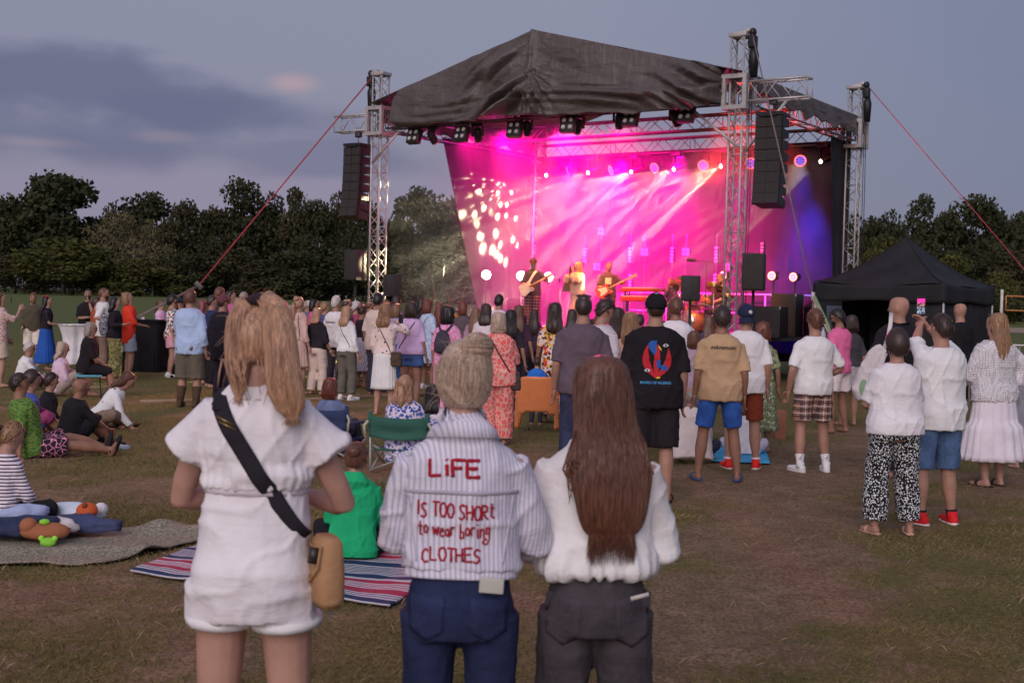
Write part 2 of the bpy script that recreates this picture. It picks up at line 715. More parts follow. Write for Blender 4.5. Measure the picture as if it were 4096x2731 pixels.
TREES = [
    (20, 792, 200, 205, 'round', 0, 'dark tree cut by the frame edge at the treeline'),
    (255, 706, 400, 200, 'round', 0, 'tallest broad dark tree with sky showing through its crown'),
    (560, 780, 300, 215, 'round', 0, 'dark spreading tree standing behind the pale birches'),
    (420, 840, 190, 196, 'birch', 2, 'pale thin birch beside the tallest broad tree'),
    (530, 850, 210, 190, 'birch', 2, 'pale loose birch with whitish stems'),
    (610, 880, 170, 194, 'birch', 2, 'slender pale birch against dark trees'),
    (720, 830, 220, 204, 'tall', 1, 'brownish pointed tree between birches and the tall ragged tree'),
    (850, 835, 220, 206, 'round', 1, 'rounded brownish tree under the red guy strap'),
    (970, 748, 260, 208, 'tall', 0, 'tall ragged dark tree crossed by the red guy strap'),
    (1080, 800, 200, 212, 'tall', 0, 'dark pointed tree just past the strap'),
    (1170, 762, 190, 205, 'tall', 1, 'tall narrow tree between strap and hanging speakers'),
    (1260, 815, 190, 203, 'round', 0, 'rounded dark tree short of the hanging speakers'),
    (1350, 795, 160, 210, 'tall', 1, 'pointed tree beside the hanging speaker column'),
    (1450, 815, 200, 204, 'round', 0, 'dark tree behind the hanging speaker column'),
    (1590, 800, 180, 206, 'tall', 0, 'pointed tree just beyond the left truss tower'),
    (1700, 762, 260, 202, 'round', 1, 'rounded tree half veiled by pink stage smoke'),
    (1810, 800, 200, 208, 'round', 0, 'dark tree partly behind the stage side drape'),
    (1920, 850, 200, 210, 'round', 1, 'low tree showing past the stage side drape'),
    (3470, 880, 160, 190, 'round', 0, 'dark low tree behind the rear truss tower'),
    (3560, 868, 180, 186, 'tall', 0, 'small pointed dark tree above the tent slope'),
    (3665, 792, 230, 180, 'tall', 0, 'tall dark tree rising behind the tent peak'),
    (3790, 860, 200, 186, 'round', 1, 'lower brownish tree between two tall ones'),
    (3880, 798, 290, 176, 'round', 0, 'broad dark tree crossed by the right guy strap'),
    (3990, 880, 220, 184, 'round', 1, 'brownish tree behind the guy strap end'),
    (4090, 862, 200, 178, 'round', 0, 'dark tree at the frame edge beyond the net'),
    (285, 948, 400, 172, 'bush', 3, 'big rounded olive green bush on the field edge'),
    (60, 1010, 260, 176, 'bush', 1, 'dark low bush at the frame edge'),
    (560, 1030, 280, 178, 'bush', 3, 'green bush below the pale birches'),
    (760, 1010, 300, 182, 'bush', 0, 'wide dark bush under the brownish trees'),
    (960, 990, 300, 183, 'bush', 1, 'brownish bush under the ragged tall tree'),
    (1150, 1000, 300, 182, 'bush', 0, 'dark bush below the tall narrow tree'),
    (1340, 1000, 300, 184, 'bush', 0, 'dark bush below the hanging speaker column'),
    (1520, 990, 300, 183, 'bush', 1, 'bush behind the foot of the left tower'),
    (1710, 980, 320, 184, 'bush', 0, 'dark bush behind the flower arrangement'),
    (1880, 990, 260, 186, 'bush', 0, 'bush at the stage side drape'),
    (3540, 950, 240, 150, 'bush', 3, 'olive bush behind the tent slope'),
    (3720, 960, 260, 152, 'bush', 0, 'dark bush behind the tent'),
    (3840, 1010, 220, 140, 'bush', 3, 'lighter shrub with spiky shoots beside the tent'),
    (3960, 985, 260, 145, 'bush', 0, 'dark thick bush between tent and net'),
    (4090, 1000, 240, 142, 'bush', 1, 'brownish bush behind the volleyball net'),
    (4000, 1090, 180, 128, 'bush', 3, 'low green bush at the edge of the sand court'),
]
for i, (px, top, w, y, k, lf, lb) in enumerate(TREES):
    tree(px, top, w, y, k, lf, lb, group='bushes along the field edge' if k == 'bush' else 'trees along the far edge of the field')
# the far wood behind, one dark mass
wb = MB()
rw = random.Random(4)
V, Fc, _b = crown_mesh(77, 'bush')
for side in ((-62, 6), (44, 118)):
    x = side[0] - 40
    Vs = np.array(V)
    while x < side[1] + 10:
        s = rw.uniform(9, 13)
        h = rw.uniform(16, 20.5)
        base = np.array([x, 224 + rw.uniform(-3, 6), 0.6])
        sub = rw.sample(range(len(Fc)), 2600)
        ids = np.array([Fc[q] for q in sub]).ravel()
        vv = Vs[ids] * np.array([s, s, h]) * np.array([1, 1, 1]) + base
        n0 = len(wb.v)
        wb.v.extend(map(tuple, vv.tolist()))
        wb.f.extend((n0 + 4 * q, n0 + 4 * q + 1, n0 + 4 * q + 2, n0 + 4 * q + 3) for q in range(2600))
        x += s * 0.45
for side in ((-96, 6), (44, 112)):
    x = side[0]
    while x < side[1]:
        s = rw.uniform(6, 9)
        h = rw.uniform(4, 6.5)
        sub = rw.sample(range(len(Fc)), 1300)
        ids = np.array([Fc[q] for q in sub]).ravel()
        vv = Vs[ids] * np.array([s, s, h]) + np.array([x, 207 + rw.uniform(-3, 3), 0.3])
        n0 = len(wb.v)
        wb.v.extend(map(tuple, vv.tolist()))
        wb.f.extend((n0 + 4 * q, n0 + 4 * q + 1, n0 + 4 * q + 2, n0 + 4 * q + 3) for q in range(1300))
        x += s * 0.42
wood = wb.build('woods', LEAF[0], None, smooth=False)
tag(wood, 'dark far wood behind the single trees', kind='stuff')
# ------------------------------------------------------------------ the stage
L0 = Vector((-3.49, 32.0, 0))
SU = Vector((0.8236, -0.5673, 0))
SV = Vector((0.5673, 0.8236, 0))
SW, SD = 9.87, 7.07
SYAW = math.atan2(SU.y, SU.x)
DECK = 1.05
SM = Matrix(((SU.x, SV.x, 0, L0.x), (SU.y, SV.y, 0, L0.y), (0, 0, 1, 0), (0, 0, 0, 1)))


def S(a, b, z=0.0):
    return SM @ Vector((a, b, z))


def onplane(px, py, b):
    """stage coordinates (a, z) of what is seen at a point of the view, at the depth b behind the stage front"""
    d, o = ray(px, py), Vector((0, 0, EYE))
    k = (L0 + SV * b - o).dot(SV) / d.dot(SV)
    p = o + d * k
    return (p - L0).dot(SU), p.z


def sthing(name, a, b, z, label, cat, group=None, rz=0.0):
    return empty(name, S(a, b, z), SYAW + rz, label, cat, group)


alu = plain('aluminium', (0.50, 0.47, 0.46), 0.42, 0.35, var=0.12, vs_=4)
black_metal = plain('black_metal', (0.018, 0.018, 0.020), 0.45, 0.2, var=0.2)
black_cloth = plain('black_cloth', (0.014, 0.013, 0.015), 0.9, spec=0.2, var=0.3, vs_=3, bump=0.2, bs=90)
black_box = plain('black_cabinet', (0.022, 0.020, 0.021), 0.6, var=0.25, vs_=9, bump=0.2, bs=200)
grille_m = plain('speaker_grille', (0.030, 0.024, 0.024), 0.7, var=0.3, vs_=30, bump=0.5, bs=300)
wood_m = plain('deck_wood', (0.10, 0.075, 0.06), 0.6, var=0.3, vs_=2)
chain_m = plain('chain_steel', (0.10, 0.095, 0.09), 0.5, 0.7, var=0.1)
strap_red = plain('red_strap', C(140, 48, 58), 0.8, var=0.2, vs_=8)
strap_grey = plain('grey_strap', C(104, 92, 88), 0.8, var=0.2, vs_=8)
shaded_dull_alu = plain('shaded_dull_aluminium', (0.10, 0.092, 0.09), 0.5, 0.3, var=0.15)  # tower aluminium darkened to stand in for roof shade; also dulls one ratchet
lens_grey = plain('clear_lens', (0.55, 0.52, 0.50), 0.15, var=0.05)


def truss_parts(root, p0, p1, w, h=None, ref=(0, 0, 1), step=None, cr=0.024, br=0.011, alu=alu):
    """four chords and four faces of lacing between two local points, as parts of root"""
    h = h or w
    p0, p1 = Vector(p0), Vector(p1)
    t = (p1 - p0).normalized()
    y = Vector(ref) - t * t.dot(Vector(ref))
    y.normalize()
    x = y.cross(t)
    Lg = (p1 - p0).length
    step = step or w
    n = max(2, round(Lg / step))
    cor = [(-1, -1), (1, -1), (1, 1), (-1, 1)]
    for (a, b) in cor:
        o = p0 + x * (a * w / 2) + y * (b * h / 2)
        MB().tube([o, o + t * Lg], cr, 8).build('chord', alu, root)
    for k in range(4):
        (a, b), (c, d) = cor[k], cor[(k + 1) % 4]
        mb = MB()
        q = lambda i, s: p0 + t * (Lg * i / n) + (x * (a * w / 2) + y * (b * h / 2) if s == 0 else x * (c * w / 2) + y * (d * h / 2))
        for i in range(n):
            mb.tube([q(i, i % 2), q(i + 1, (i + 1) % 2)], br, 5)
            if i % 6 == 0:
                mb.tube([q(i, 0), q(i, 1)], br, 5)
        mb.tube([q(n, 0), q(n, 1)], br, 5)
        mb.build('lattice', alu, root)


def tower(a, b, label, hoist_side=1, top=7.45):
    r = sthing('truss_tower', a, b, 0, label, 'truss tower', 'corner towers of the stage roof')
    W = 0.29
    MB().box((0, 0, 0.02), (0.9, 0.9, 0.04)).build('base_plate', alu, r, smooth=False)
    truss_parts(r, (0, 0, 0.04), (0, 0, top - 0.1), W, ref=(0, 1, 0), step=0.27)
    mb = MB()
    mb.box((0, 0, top - 0.05), (0.40, 0.36, 0.09), bev=0.01)
    mb.box((0.16 * hoist_side, 0, top + 0.03), (0.16, 0.20, 0.07), bev=0.01)
    mb.build('top_plate', alu, r)
    # sleeve that runs on the tower and carries the roof
    mb = MB()
    for z in (5.88, 6.52):
        for s in (-1, 1):
            mb.box((0, s * 0.235, z), (0.56, 0.09, 0.09))
            mb.box((s * 0.235, 0, z), (0.09, 0.38, 0.088))
    for sx in (-1, 1):
        for sy in (-1, 1):
            mb.box((sx * 0.235, sy * 0.235, 6.2), (0.085, 0.085, 0.55))
    mb.build('sleeve_block', alu, r, smooth=False)
    mb = MB()
    hx = 0.30 * hoist_side
    mb.box((hx, -0.05, top - 0.22), (0.16, 0.18, 0.26), bev=0.03)
    mb.ell((hx, -0.05, top - 0.02), (0.07, 0.09, 0.09))
    mb.tube([(hx + 0.03, -0.05, top - 0.35), (hx + 0.03, -0.05, top - 0.5), (hx + 0.03, -0.05, top - 0.95)], [0.07, 0.11, 0.085], 10)
    mb.build('chain_hoist', black_metal, r)
    mb = MB()
    for dx in (0.0, 0.05):
        for k in range(46):
            z = top - 0.4 - k * 0.032
            mb.box((hx - 0.02 + dx, -0.10, z), (0.016 if k % 2 else 0.006, 0.006 if k % 2 else 0.016, 0.036))
    mb.build('chain', chain_m, r, smooth=False)
    mb = MB()
    for dx in (0.02, -0.03):
        mb.tube([(hx + dx, -0.08, top - 0.3), (hx + dx + 0.02, -0.06, 4.0), (hx + dx - 0.02, -0.05, 0.6)], 0.009, 5)
    mb.build('cable', black_metal, r)
    return r


tower(0, 0, 'left front truss tower beside the shorter speaker column', -1)
tower(SW, 0, 'tallest looking truss tower in front of the stage right corner', 1)
tower(SW, SD, 'rear truss tower between the blue drape and the tent', 1)
tower(0, SD, 'rear truss tower hidden behind the smoke at the back corner', -1)


def diag_brace(a, b, p, q, label, grp='diagonal braces under the roof corners'):
    r = sthing('brace_tube', a, b, 0, label, 'brace', grp)
    MB().tube([p, q], 0.03, 10).build('tube', alu, r)


diag_brace(0, 0, (0.75, -0.15, 5.9), (-0.05, -0.2, 5.15), 'short diagonal tube bracing the left tower under the cloth')
diag_brace(SW, 0, (-1.0, -0.15, 5.9), (0.1, -0.2, 5.05), 'diagonal tube from the roof edge down to the tall front tower')
diag_brace(SW, 0, (1.1, -0.1, 5.95), (0.22, -0.12, 4.95), 'diagonal tube holding the right speaker arm')

# roof trusses
r = sthing('roof_truss', 0, 0, 0, 'front truss along the cloth edge carrying the four lamp blinders', 'truss', 'trusses of the stage roof')
truss_parts(r, (0.3, 0, 6.2), (SW - 0.3, 0, 6.2), 0.29, 0.4, step=0.42, alu=shaded_dull_alu)
r = sthing('roof_truss', 0, SD, 0, 'rear truss over the backdrop carrying the beam lights', 'truss', 'trusses of the stage roof')
truss_parts(r, (0.3, -0.15, 6.15), (SW - 0.3, -0.15, 6.15), 0.29, 0.4, step=0.42, alu=shaded_dull_alu)
r = sthing('roof_truss', SW, 0, 0, 'right side truss glowing red under the roof edge', 'truss', 'trusses of the stage roof')
truss_parts(r, (0, 0.3, 6.2), (0, SD - 0.3, 6.2), 0.29, 0.4, step=0.42, alu=shaded_dull_alu)
r = sthing('roof_truss', 0, 0, 0, 'left side truss above the pale side drape', 'truss', 'trusses of the stage roof')
truss_parts(r, (0, 0.3, 6.2), (0, SD - 0.3, 6.2), 0.29, 0.4, step=0.42, alu=shaded_dull_alu)
r = sthing('roof_truss', 0, 0, 0, 'middle truss across the stage under the pink lit roof', 'truss', 'trusses of the stage roof')
truss_parts(r, (0.3, 3.6, 6.2), (SW - 0.3, 3.6, 6.2), 0.29, 0.35, step=0.42, alu=shaded_dull_alu)
# cantilever arms for the speakers
r = sthing('speaker_arm', 0, 0, 0, 'short truss arm holding the speaker column outside the left tower', 'truss arm', 'truss arms for the speaker columns')
truss_parts(r, (-1.45, 0, 6.2), (-0.28, 0, 6.2), 0.29, 0.4, step=0.3)
r = sthing('speaker_arm', SW, 0, 0, 'truss arm sticking out past the tall front tower above the right speaker column', 'truss arm', 'truss arms for the speaker columns')
truss_parts(r, (0.28, 0, 6.2), (1.55, 0, 6.2), 0.29, 0.4, step=0.3)

# ---- roof cloth
PK_A, PK_Z, EV_Z = 4.93, 7.94, 6.66


def roof_z(a):
    e0, e1 = 0.15, SW - 0.05
    return EV_Z + (PK_Z - EV_Z) * (1 - (abs(a - PK_A) / ((PK_A - e0) if a < PK_A else (e1 - PK_A))))


t = NT('roof_cloth')
co = t.co()
cc = t.mix(t.ramp(t.noise(co, 0.7, 5), 0.3, 0.7), (0.085, 0.068, 0.064), (0.120, 0.098, 0.092))
t.color(cc).rough(0.48, 0.45)
rr1 = t.ramp(t.math('ABSOLUTE', t.math('SUBTRACT', t.noise(t.co((.6, .6, 1.5), (0, .5, 0)), 1.3, 4, .5), .5)), 0, .10, 1, 0)
rr2 = t.ramp(t.math('ABSOLUTE', t.math('SUBTRACT', t.noise(t.co((1, 1, .22)), 3.4, 4, .5), .5)), 0, .10, 1, 0)
t.bump(t.math('ADD', t.math('ADD', rr1, t.math('MULTIPLY', rr2, .5)), t.math('MULTIPLY', t.noise(co, 26, 4), 0.15)), 0.30, 0.06)
roof_m = t.m
roof = sthing('roof_canopy', 0, 0, 0, 'black stage roof of draped cloth with a pointed gable', 'stage roof')
na, nz_ = 230, 46
A = np.linspace(0.58, 9.62, na)
T = np.linspace(0, 1, nz_)
AA, TT = np.meshgrid(A, T)
zt = np.array([roof_z(a) for a in A])
zb = np.interp(A, [0.58, 0.9, 1.5, 3, 5, 7, 8.6, 9.25, 9.62], [6.16, 5.97, 5.97, 5.96, 5.98, 5.92, 5.84, 5.86, 6.05])
zb = zb + 0.02 * np.sin(A * 3.1) + 0.012 * np.sin(A * 9)
# the left end of the cloth wraps down from the eave
zt[A < 0.95] = np.interp(A[A < 0.95], [0.58, 0.95], [6.42, roof_z(0.95)])
ZZ = zb[None, :] + (zt - zb)[None, :] * TT
PA, PZ = AA.ravel(), ZZ.ravel()
seam = PA - PK_A
# hanging folds: diagonal swags that gather at the middle seam and at both ends
ang = (PZ - 6.9) * 2.0 + seam * 0.9
f1 = np.abs(vnoise(np.stack([ang * 1.25, seam * 0.22, seam * 0], 1), 5))
swag = np.exp(-((seam + 0.95) / 0.75) ** 2) * np.clip((7.75 - PZ) / 0.6, 0, 1)
f2 = np.abs(vnoise(np.stack([(PZ - 0.75 * seam) * 3.3, seam * 0.35, seam * 0 + 3], 1), 8))
low = np.clip((6.75 - PZ) / 0.5, 0, 1)
lowmask = low * (0.35 + 0.65 * np.clip(vnoise(np.stack([PA * 0.5, PZ * 0, PZ * 0 + 9], 1), 3) + 0.4, 0, 1))
f3 = np.abs(vnoise(np.stack([PA * 0.6 + PZ * 0.8, PZ * 5.5 + np.sin(PA * 0.9) * 0.8, PZ * 0], 1), 12))
endr = np.exp(-((PA - 8.9) / 0.7) ** 2) * np.clip((7.0 - PZ) / 0.5, 0, 1)
f4 = np.abs(vnoise(np.stack([(PZ + 0.55 * PA) * 4.2, PA * 0.3, PA * 0], 1), 15))
knot = np.exp(-((seam - 0.15) / 0.35) ** 2 - ((PZ - 6.45) / 0.4) ** 2)
f5 = np.abs(np.sin(np.arctan2(seam - 0.05, 7.0 - PZ + 1e-3) * 11))
disp = 0.75 * swag * f2 + 0.40 * lowmask * f3 + 0.62 * endr * f4 + 0.40 * knot * f5 + 0.03 * f1 + 0.02 * vnoise(np.stack([PA * 4, PZ * 2, PZ * 0], 1), 4)
disp += 0.10 * np.exp(-(seam / 0.05) ** 2) * np.clip((PZ - 6.4), 0, 1)
belly = 0.12 * np.sin(np.clip(TT.ravel(), 0, 1) * math.pi)
PB = -0.42 - disp - belly * 0.4 + 0.55 * np.clip((0.78 - PA) / 0.2, 0, 1) ** 2 + 0.35 * np.clip((PA - 9.38) / 0.24, 0, 1) ** 2
V = np.stack([PA, PB, PZ], 1)
idx = np.arange(na * nz_).reshape(nz_, na)
Fq = np.stack([idx[:-1, :-1], idx[:-1, 1:], idx[1:, 1:], idx[1:, :-1]], -1).reshape(-1, 4).tolist()
g = mesh_obj('gable_cloth', V, Fq, roof_m, roof)
so = g.modifiers.new('thick', 'SOLIDIFY')
so.thickness = 0.012
# two roof slopes
for side in (0, 1):
    if side == 0:
        As = np.linspace(0.0, PK_A, 30)
    else:
        As = np.linspace(PK_A, SW + 0.12, 30)
    Bs = np.linspace(-0.42, SD + 0.3, 34)
    AA2, BB2 = np.meshgrid(As, Bs)
    zz = np.array([roof_z(a) for a in AA2.ravel()])
    p = np.stack([AA2.ravel(), BB2.ravel(), zz], 1)
    sag = 0.05 * fbm(p * np.array([0.8, 1.4, 0]), 31, 3)
    edge = (np.abs(BB2.ravel() + 0.42) > 1e-6)
    p[:, 2] += sag * edge
    ix = np.arange(30 * 34).reshape(34, 30)
    fq = np.stack([ix[:-1, :-1], ix[:-1, 1:], ix[1:, 1:], ix[1:, :-1]], -1).reshape(-1, 4).tolist()
    o = mesh_obj('roof_sheet', p, fq, roof_m, roof)
    so = o.modifiers.new('thick', 'SOLIDIFY')
    so.thickness = 0.01
# valance hanging along the right eave
for (nm, a_) in (('side_valance', SW + 0.15), ('side_valance', -0.05)):
    Bs = np.linspace(0.3 if a_ > 1 else 0.0, SD + 0.25, 90)
    Zs = np.linspace(0, 1, 14)
    BB3, ZZ3 = np.meshgrid(Bs, Zs)
    bot = 6.10 + 0.10 * np.abs(np.sin(BB3 * 1.9)) + 0.05 * np.sin(BB3 * 7)
    if a_ > 1:
        bot = bot + 0.25 * np.exp(-((BB3 - 0.3) / 0.6) ** 2)
    zz = bot + (6.64 - bot) * ZZ3
    dd = 0.10 * np.abs(vnoise(np.stack([BB3.ravel() * 2.6 + zz.ravel() * 1.5, zz.ravel() * 1.4, zz.ravel() * 0], 1), 44))
    p = np.stack([a_ + dd * (1 - ZZ3.ravel()) * (1 if a_ > 1 else -1), BB3.ravel(), zz.ravel()], 1)
    ix = np.arange(90 * 14).reshape(14, 90)
    fq = np.stack([ix[:-1, :-1], ix[:-1, 1:], ix[1:, 1:], ix[1:, :-1]], -1).reshape(-1, 4).tolist()
    o = mesh_obj(nm, p, fq, roof_m, roof)
    so = o.modifiers.new('thick', 'SOLIDIFY')
    so.thickness = 0.01

# ---- drapes
def drape(name, pts_top, pts_bot, label, mat, folds=0.07, freq=5.0, n=160, k=24, seed=0, cat='drape'):
    """a hanging cloth between a top line and a bottom line (stage coordinates)"""
    r = sthing(name, 0, 0, 0, label, cat, 'dark drapes round the stage')
    v = []
    tot = np.array(pts_top, float), np.array(pts_bot, float)
    for j in range(k):
        q = j / (k - 1)
        for i in range(n):
            s = i / (n - 1)
            p = (tot[0][0] * (1 - s) + tot[0][1] * s) * (1 - q) + (tot[1][0] * (1 - s) + tot[1][1] * s) * q
            v.append(p)
    v = np.array(v)
    d = tot[0][1] - tot[0][0]
    d[2] = 0
    Ln = np.linalg.norm(d)
    nrm = np.array([-d[1], d[0], 0]) / Ln
    s = np.tile(np.linspace(0, 1, n), k) * Ln
    q = np.repeat(np.linspace(0, 1, k), n)
    w = vnoise(np.stack([s * freq * 0.5, q * 0.9, q * 0], 1), seed) + 0.5 * vnoise(np.stack([s * freq * 1.7, q * 1.4, q * 0], 1), seed + 1)
    v = v + nrm[None, :] * (folds * w * (0.35 + 0.65 * q))[:, None]
    ix = np.arange(n * k).reshape(k, n)
    fq = np.stack([ix[:-1, :-1], ix[:-1, 1:], ix[1:, 1:], ix[1:, :-1]], -1).reshape(-1, 4).tolist()
    o = mesh_obj('cloth', v, fq, mat, r)
    so = o.modifiers.new('thick', 'SOLIDIFY')
    so.thickness = 0.006
    return r


back_m = plain('backdrop_cloth', (0.024, 0.020, 0.023), 0.95, spec=0.1, var=0.15, vs_=1.5)
pale_m = plain('side_cloth', (0.045, 0.044, 0.041), 0.95, spec=0.1, var=0.15, vs_=1.2)
dark_m = plain('dark_drape', (0.036, 0.035, 0.040), 0.9, spec=0.15, var=0.2, vs_=1.5)
drape('backdrop', [(0.1, SD - 0.02, 6.05), (7.0, SD - 0.02, 6.05)], [(0.1, SD - 0.02, 0.3), (6.3, SD - 0.02, 0.3)],
      'tall dark backdrop closing the rear of the stage, flooded pink', back_m, 0.05, 4, 220, 14, 3, 'backdrop')
drape('backdrop', [(6.8, SD - 0.10, 6.05), (SW - 0.05, SD - 0.10, 6.05)], [(6.1, SD - 0.10, 0.3), (SW - 0.05, SD - 0.10, 0.3)],
      'dark folded backdrop half by the rear tower, lit deep blue', dark_m, 0.10, 3.2, 170, 24, 13, 'backdrop')
drape('side_drape', [(0.12, 2.45, 6.1), (0.12, SD - 0.1, 6.1)], [(0.12, 4.6, 0.6), (0.12, SD - 0.1, 0.6)],
      'pale side drape with a slanting edge and leaf shaped light spots', pale_m, 0.05, 3, 90, 24, 6)
drape('side_drape', [(SW - 0.05, 5.5, 6.0), (SW - 0.2, SD - 0.15, 6.0)], [(SW - 0.05, 6.3, 0.4), (SW - 0.2, SD - 0.15, 0.4)],
      'narrow dark folded drape by the rear truss tower', dark_m, 0.06, 4.4, 60, 24, 9)
# ---- deck
st = sthing('stage', 0, 0, 0, 'low black stage platform with a dark skirt', 'stage')
MB().box((SW / 2, 3.6, DECK - 0.06), (9.2, 6.3, 0.12)).build('deck', wood_m, st, smooth=False)
for i in range(6):
    w = 9.2 / 6
    o = MB()
    n = 24
    v = []
    for k, z in enumerate((DECK - 0.06, 0.5, 0.03)):
        for q in range(n):
            v.append((0.335 + i * w + (w - 0.01) * q / (n - 1), 0.43 - 0.02 * math.sin(q * 1.9 + i) * (0.4 + k * 0.3), z))
    f = [(k * n + q, k * n + q + 1, (k + 1) * n + q + 1, (k + 1) * n + q) for k in range(2) for q in range(n - 1)]
    o.add(v, f)
    so = o.build('skirt_panel', black_cloth, st)
    so.modifiers.new('thick', 'SOLIDIFY').thickness = 0.006
for a in (0.6, 3.3, 6.0, 8.9):
    for b in (0.8, 3.6, 6.4):
        MB().tube([(a, b, 0), (a, b, DECK - 0.12)], 0.03, 8).build('leg', alu, st)
rl = sthing('rear_rail', 0, 6.55, DECK, 'pale rail along the rear edge of the deck', 'railing')
MB().tube([(3.7, 0, 1.0), (9.3, 0, 1.0)], 0.028, 8).build('top_rail', alu, rl)
MB().tube([(3.7, 0, 0.5), (9.3, 0, 0.5)], 0.02, 8).build('mid_rail', alu, rl)
for a in (3.7, 4.9, 6.3, 7.8, 9.3):
    MB().tube([(a, 0, 0), (a, 0, 1.0)], 0.03, 8).build('post', alu, rl)

# crowd barriers
bar_root = None
for i, lb in enumerate(('crowd barrier panel standing before the guitarist', 'crowd barrier panel standing before the singer', 'crowd barrier panel before the red keyboard', 'crowd barrier panel before the drum kit')):
    a0 = 1.1 + i * 2.1
    if bar_root is None:
        bar_root = sthing('crowd_barrier', a0, -0.9, 0, lb, 'barrier', 'crowd barriers along the stage front')
        MB().tube([(0, 0, 0), (0, 0, 1.1), (2.0, 0, 1.1), (2.0, 0, 0)], 0.021, 8).build('frame', alu, bar_root)
        for z in (0.16, 0.62):
            MB().tube([(0, 0, z), (2.0, 0, z)], 0.016, 6).build('rail', alu, bar_root)
        for k in range(1, 10):
            MB().tube([(k * 0.2, 0, 0.16), (k * 0.2, 0, 1.1)], 0.008, 5).build('bar', alu, bar_root)
        for x in (0.25, 1.75):
            MB().box((x, 0, 0.02), (0.05, 0.6, 0.035)).build('foot', alu, bar_root, smooth=False)
    else:
        b2 = copy_tree(bar_root)
        b2.location = S(a0, -0.9, 0)
        b2['label'] = lb
b2 = copy_tree(bar_root)
p = pt(3885, 1345, 21)
b2.location = (p.x, p.y, 0.10)
b2.rotation_euler = (0, 0, R(-4))
b2['label'] = 'metal barrier on the grass behind the woman in white knit'

# ---- line arrays
def line_array(a, b, ztop, n, w, label, curve):
    r = sthing('speaker_column', a, b, 0, label, 'loudspeaker', 'hanging speaker columns', rz=R(2))
    mb = MB()
    mb.box((0, 0, ztop + 0.05), (w * 0.98, 0.55, 0.07))
    mb.box((0, 0, ztop + 0.02), (w * 0.6, 0.62, 0.05))
    mb.build('fly_frame', black_metal, r, smooth=False)
    mb = MB()
    for k in range(12):
        mb.box((0, 0, ztop + 0.10 + k * 0.036), (0.018 if k % 2 else 0.007, 0.007 if k % 2 else 0.018, 0.04))
    mb.box((0, 0, ztop + 0.33), (0.16, 0.13, 0.15), bev=0.03)
    mb.build('hoist_chain', chain_m, r)
    y, z, th = 0.0, ztop, 0.0
    hgt = 0.232
    for k in range(n):
        th = curve[k]
        c = Matrix.Translation((0, y, z)) @ Matrix.Rotation(-R(th), 4, 'X')
        # cabinet: wedge, taller at the front
        v = []
        for (yy, h0) in ((-0.25, 0.0), (0.28, 0.035)):
            for xx in (-w / 2, w / 2):
                for zz in (-h0, -hgt + 0.012 + h0):
                    v.append(c @ Vector((xx * (1 if yy < 0 else 0.9), yy, zz)))
        f = [(0, 1, 3, 2), (4, 6, 7, 5), (0, 4, 5, 1), (2, 3, 7, 6), (0, 2, 6, 4), (1, 5, 7, 3)]
        cab = mesh_obj('cabinet', v, f, black_box, r, smooth=False)
        g = MB()
        for sx in (-1, 1):
            g.box((sx * w * 0.24, -0.256, -hgt / 2), (w * 0.44, 0.012, hgt * 0.84))
        g.v = [c @ Vector(q) for q in g.v]
        g.build('grille', grille_m, cab, smooth=False)
        g = MB()
        for sx in (-1, 1):
            g.box((sx * (w / 2 + 0.012), -0.16, -hgt / 2), (0.014, 0.05, hgt * 0.95))
        g.v = [c @ Vector(q) for q in g.v]
        g.build('rigging_bar', black_metal, cab, smooth=False)
        nxt = c @ Vector((0, 0, -hgt))
        y, z = nxt.y, nxt.z
    return r


a_, z_ = onplane(1436, 592, 0.0)
line_array(a_ + 0.02, -0.05, z_, 8, 0.56, 'dark brown speaker column hanging left of the stage by a red lit tower', [0, 1, 2, 3, 4, 6, 9, 13])
a_, z_ = onplane(3092, 472, 0.0)
line_array(a_ + 0.02, -0.05, z_, 8, 0.56, 'black speaker column hanging in front of the right side of the stage', [0, 0, 1, 1, 2, 4, 7, 12])


def speaker(px, py0, py1, y, w, dpt, label, stand=True, rz=0.0, face=None):
    p0, p1 = pt(px, py0, y), pt(px, py1, y)
    zb_ = p1.z
    r = empty('loudspeaker', (p0.x, p0.y, zb_ if not stand else 0), SYAW + rz, label, 'loudspeaker', 'standing loudspeakers at the stage')
    h = p0.z - p1.z
    z0 = zb_ if stand else 0
    MB().box((0, 0, z0 + h / 2), (w, dpt, h), bev=0.02).build('cabinet', black_box, r)
    MB().box((0, -dpt / 2 - 0.006, z0 + h / 2), (w * 0.9, 0.012, h * 0.92), bev=0.005).build('grille', face or grille_m, r)
    if stand:
        MB().tube([(0, 0, 0), (0, 0, z0)], 0.03, 8).build('pole', black_metal, r)
        MB().box((0, 0, 0.02), (0.6, 0.6, 0.04)).build('base_plate', black_metal, r, smooth=False)
    return r


speaker(1423, 1000, 1122, 31.8, 0.42, 0.40, 'black speaker box on a pole outside the left tower')
speaker(1572, 1098, 1185, 31.5, 0.40, 0.40, 'speaker with a purple lit side just inside the left tower', rz=R(-38))
speaker(3018, 1014, 1162, 25.4, 0.44, 0.46, 'big black speaker on a pole beside the tall front tower', rz=R(18))
speaker(2764, 1102, 1204, 26.5, 0.40, 0.10, 'flat black screen box on a pole before the drummer', rz=R(34), face=black_box)

# ---- lights
def lamp(name, kind, loc, energy, color, target=None, size=0.05, angle=40, blend=0.4):
    d = bpy.data.lights.new(name, kind)
    d.energy, d.color = energy, color
    d.shadow_soft_size = size
    if kind == 'SPOT':
        d.spot_size, d.spot_blend = R(angle), blend
    o = bpy.data.objects.new(name, d)
    o.location = loc
    if target is not None:
        o.rotation_euler = (Vector(target) - Vector(loc)).to_track_quat('-Z', 'Y').to_euler()
    COL.objects.link(o)
    return o


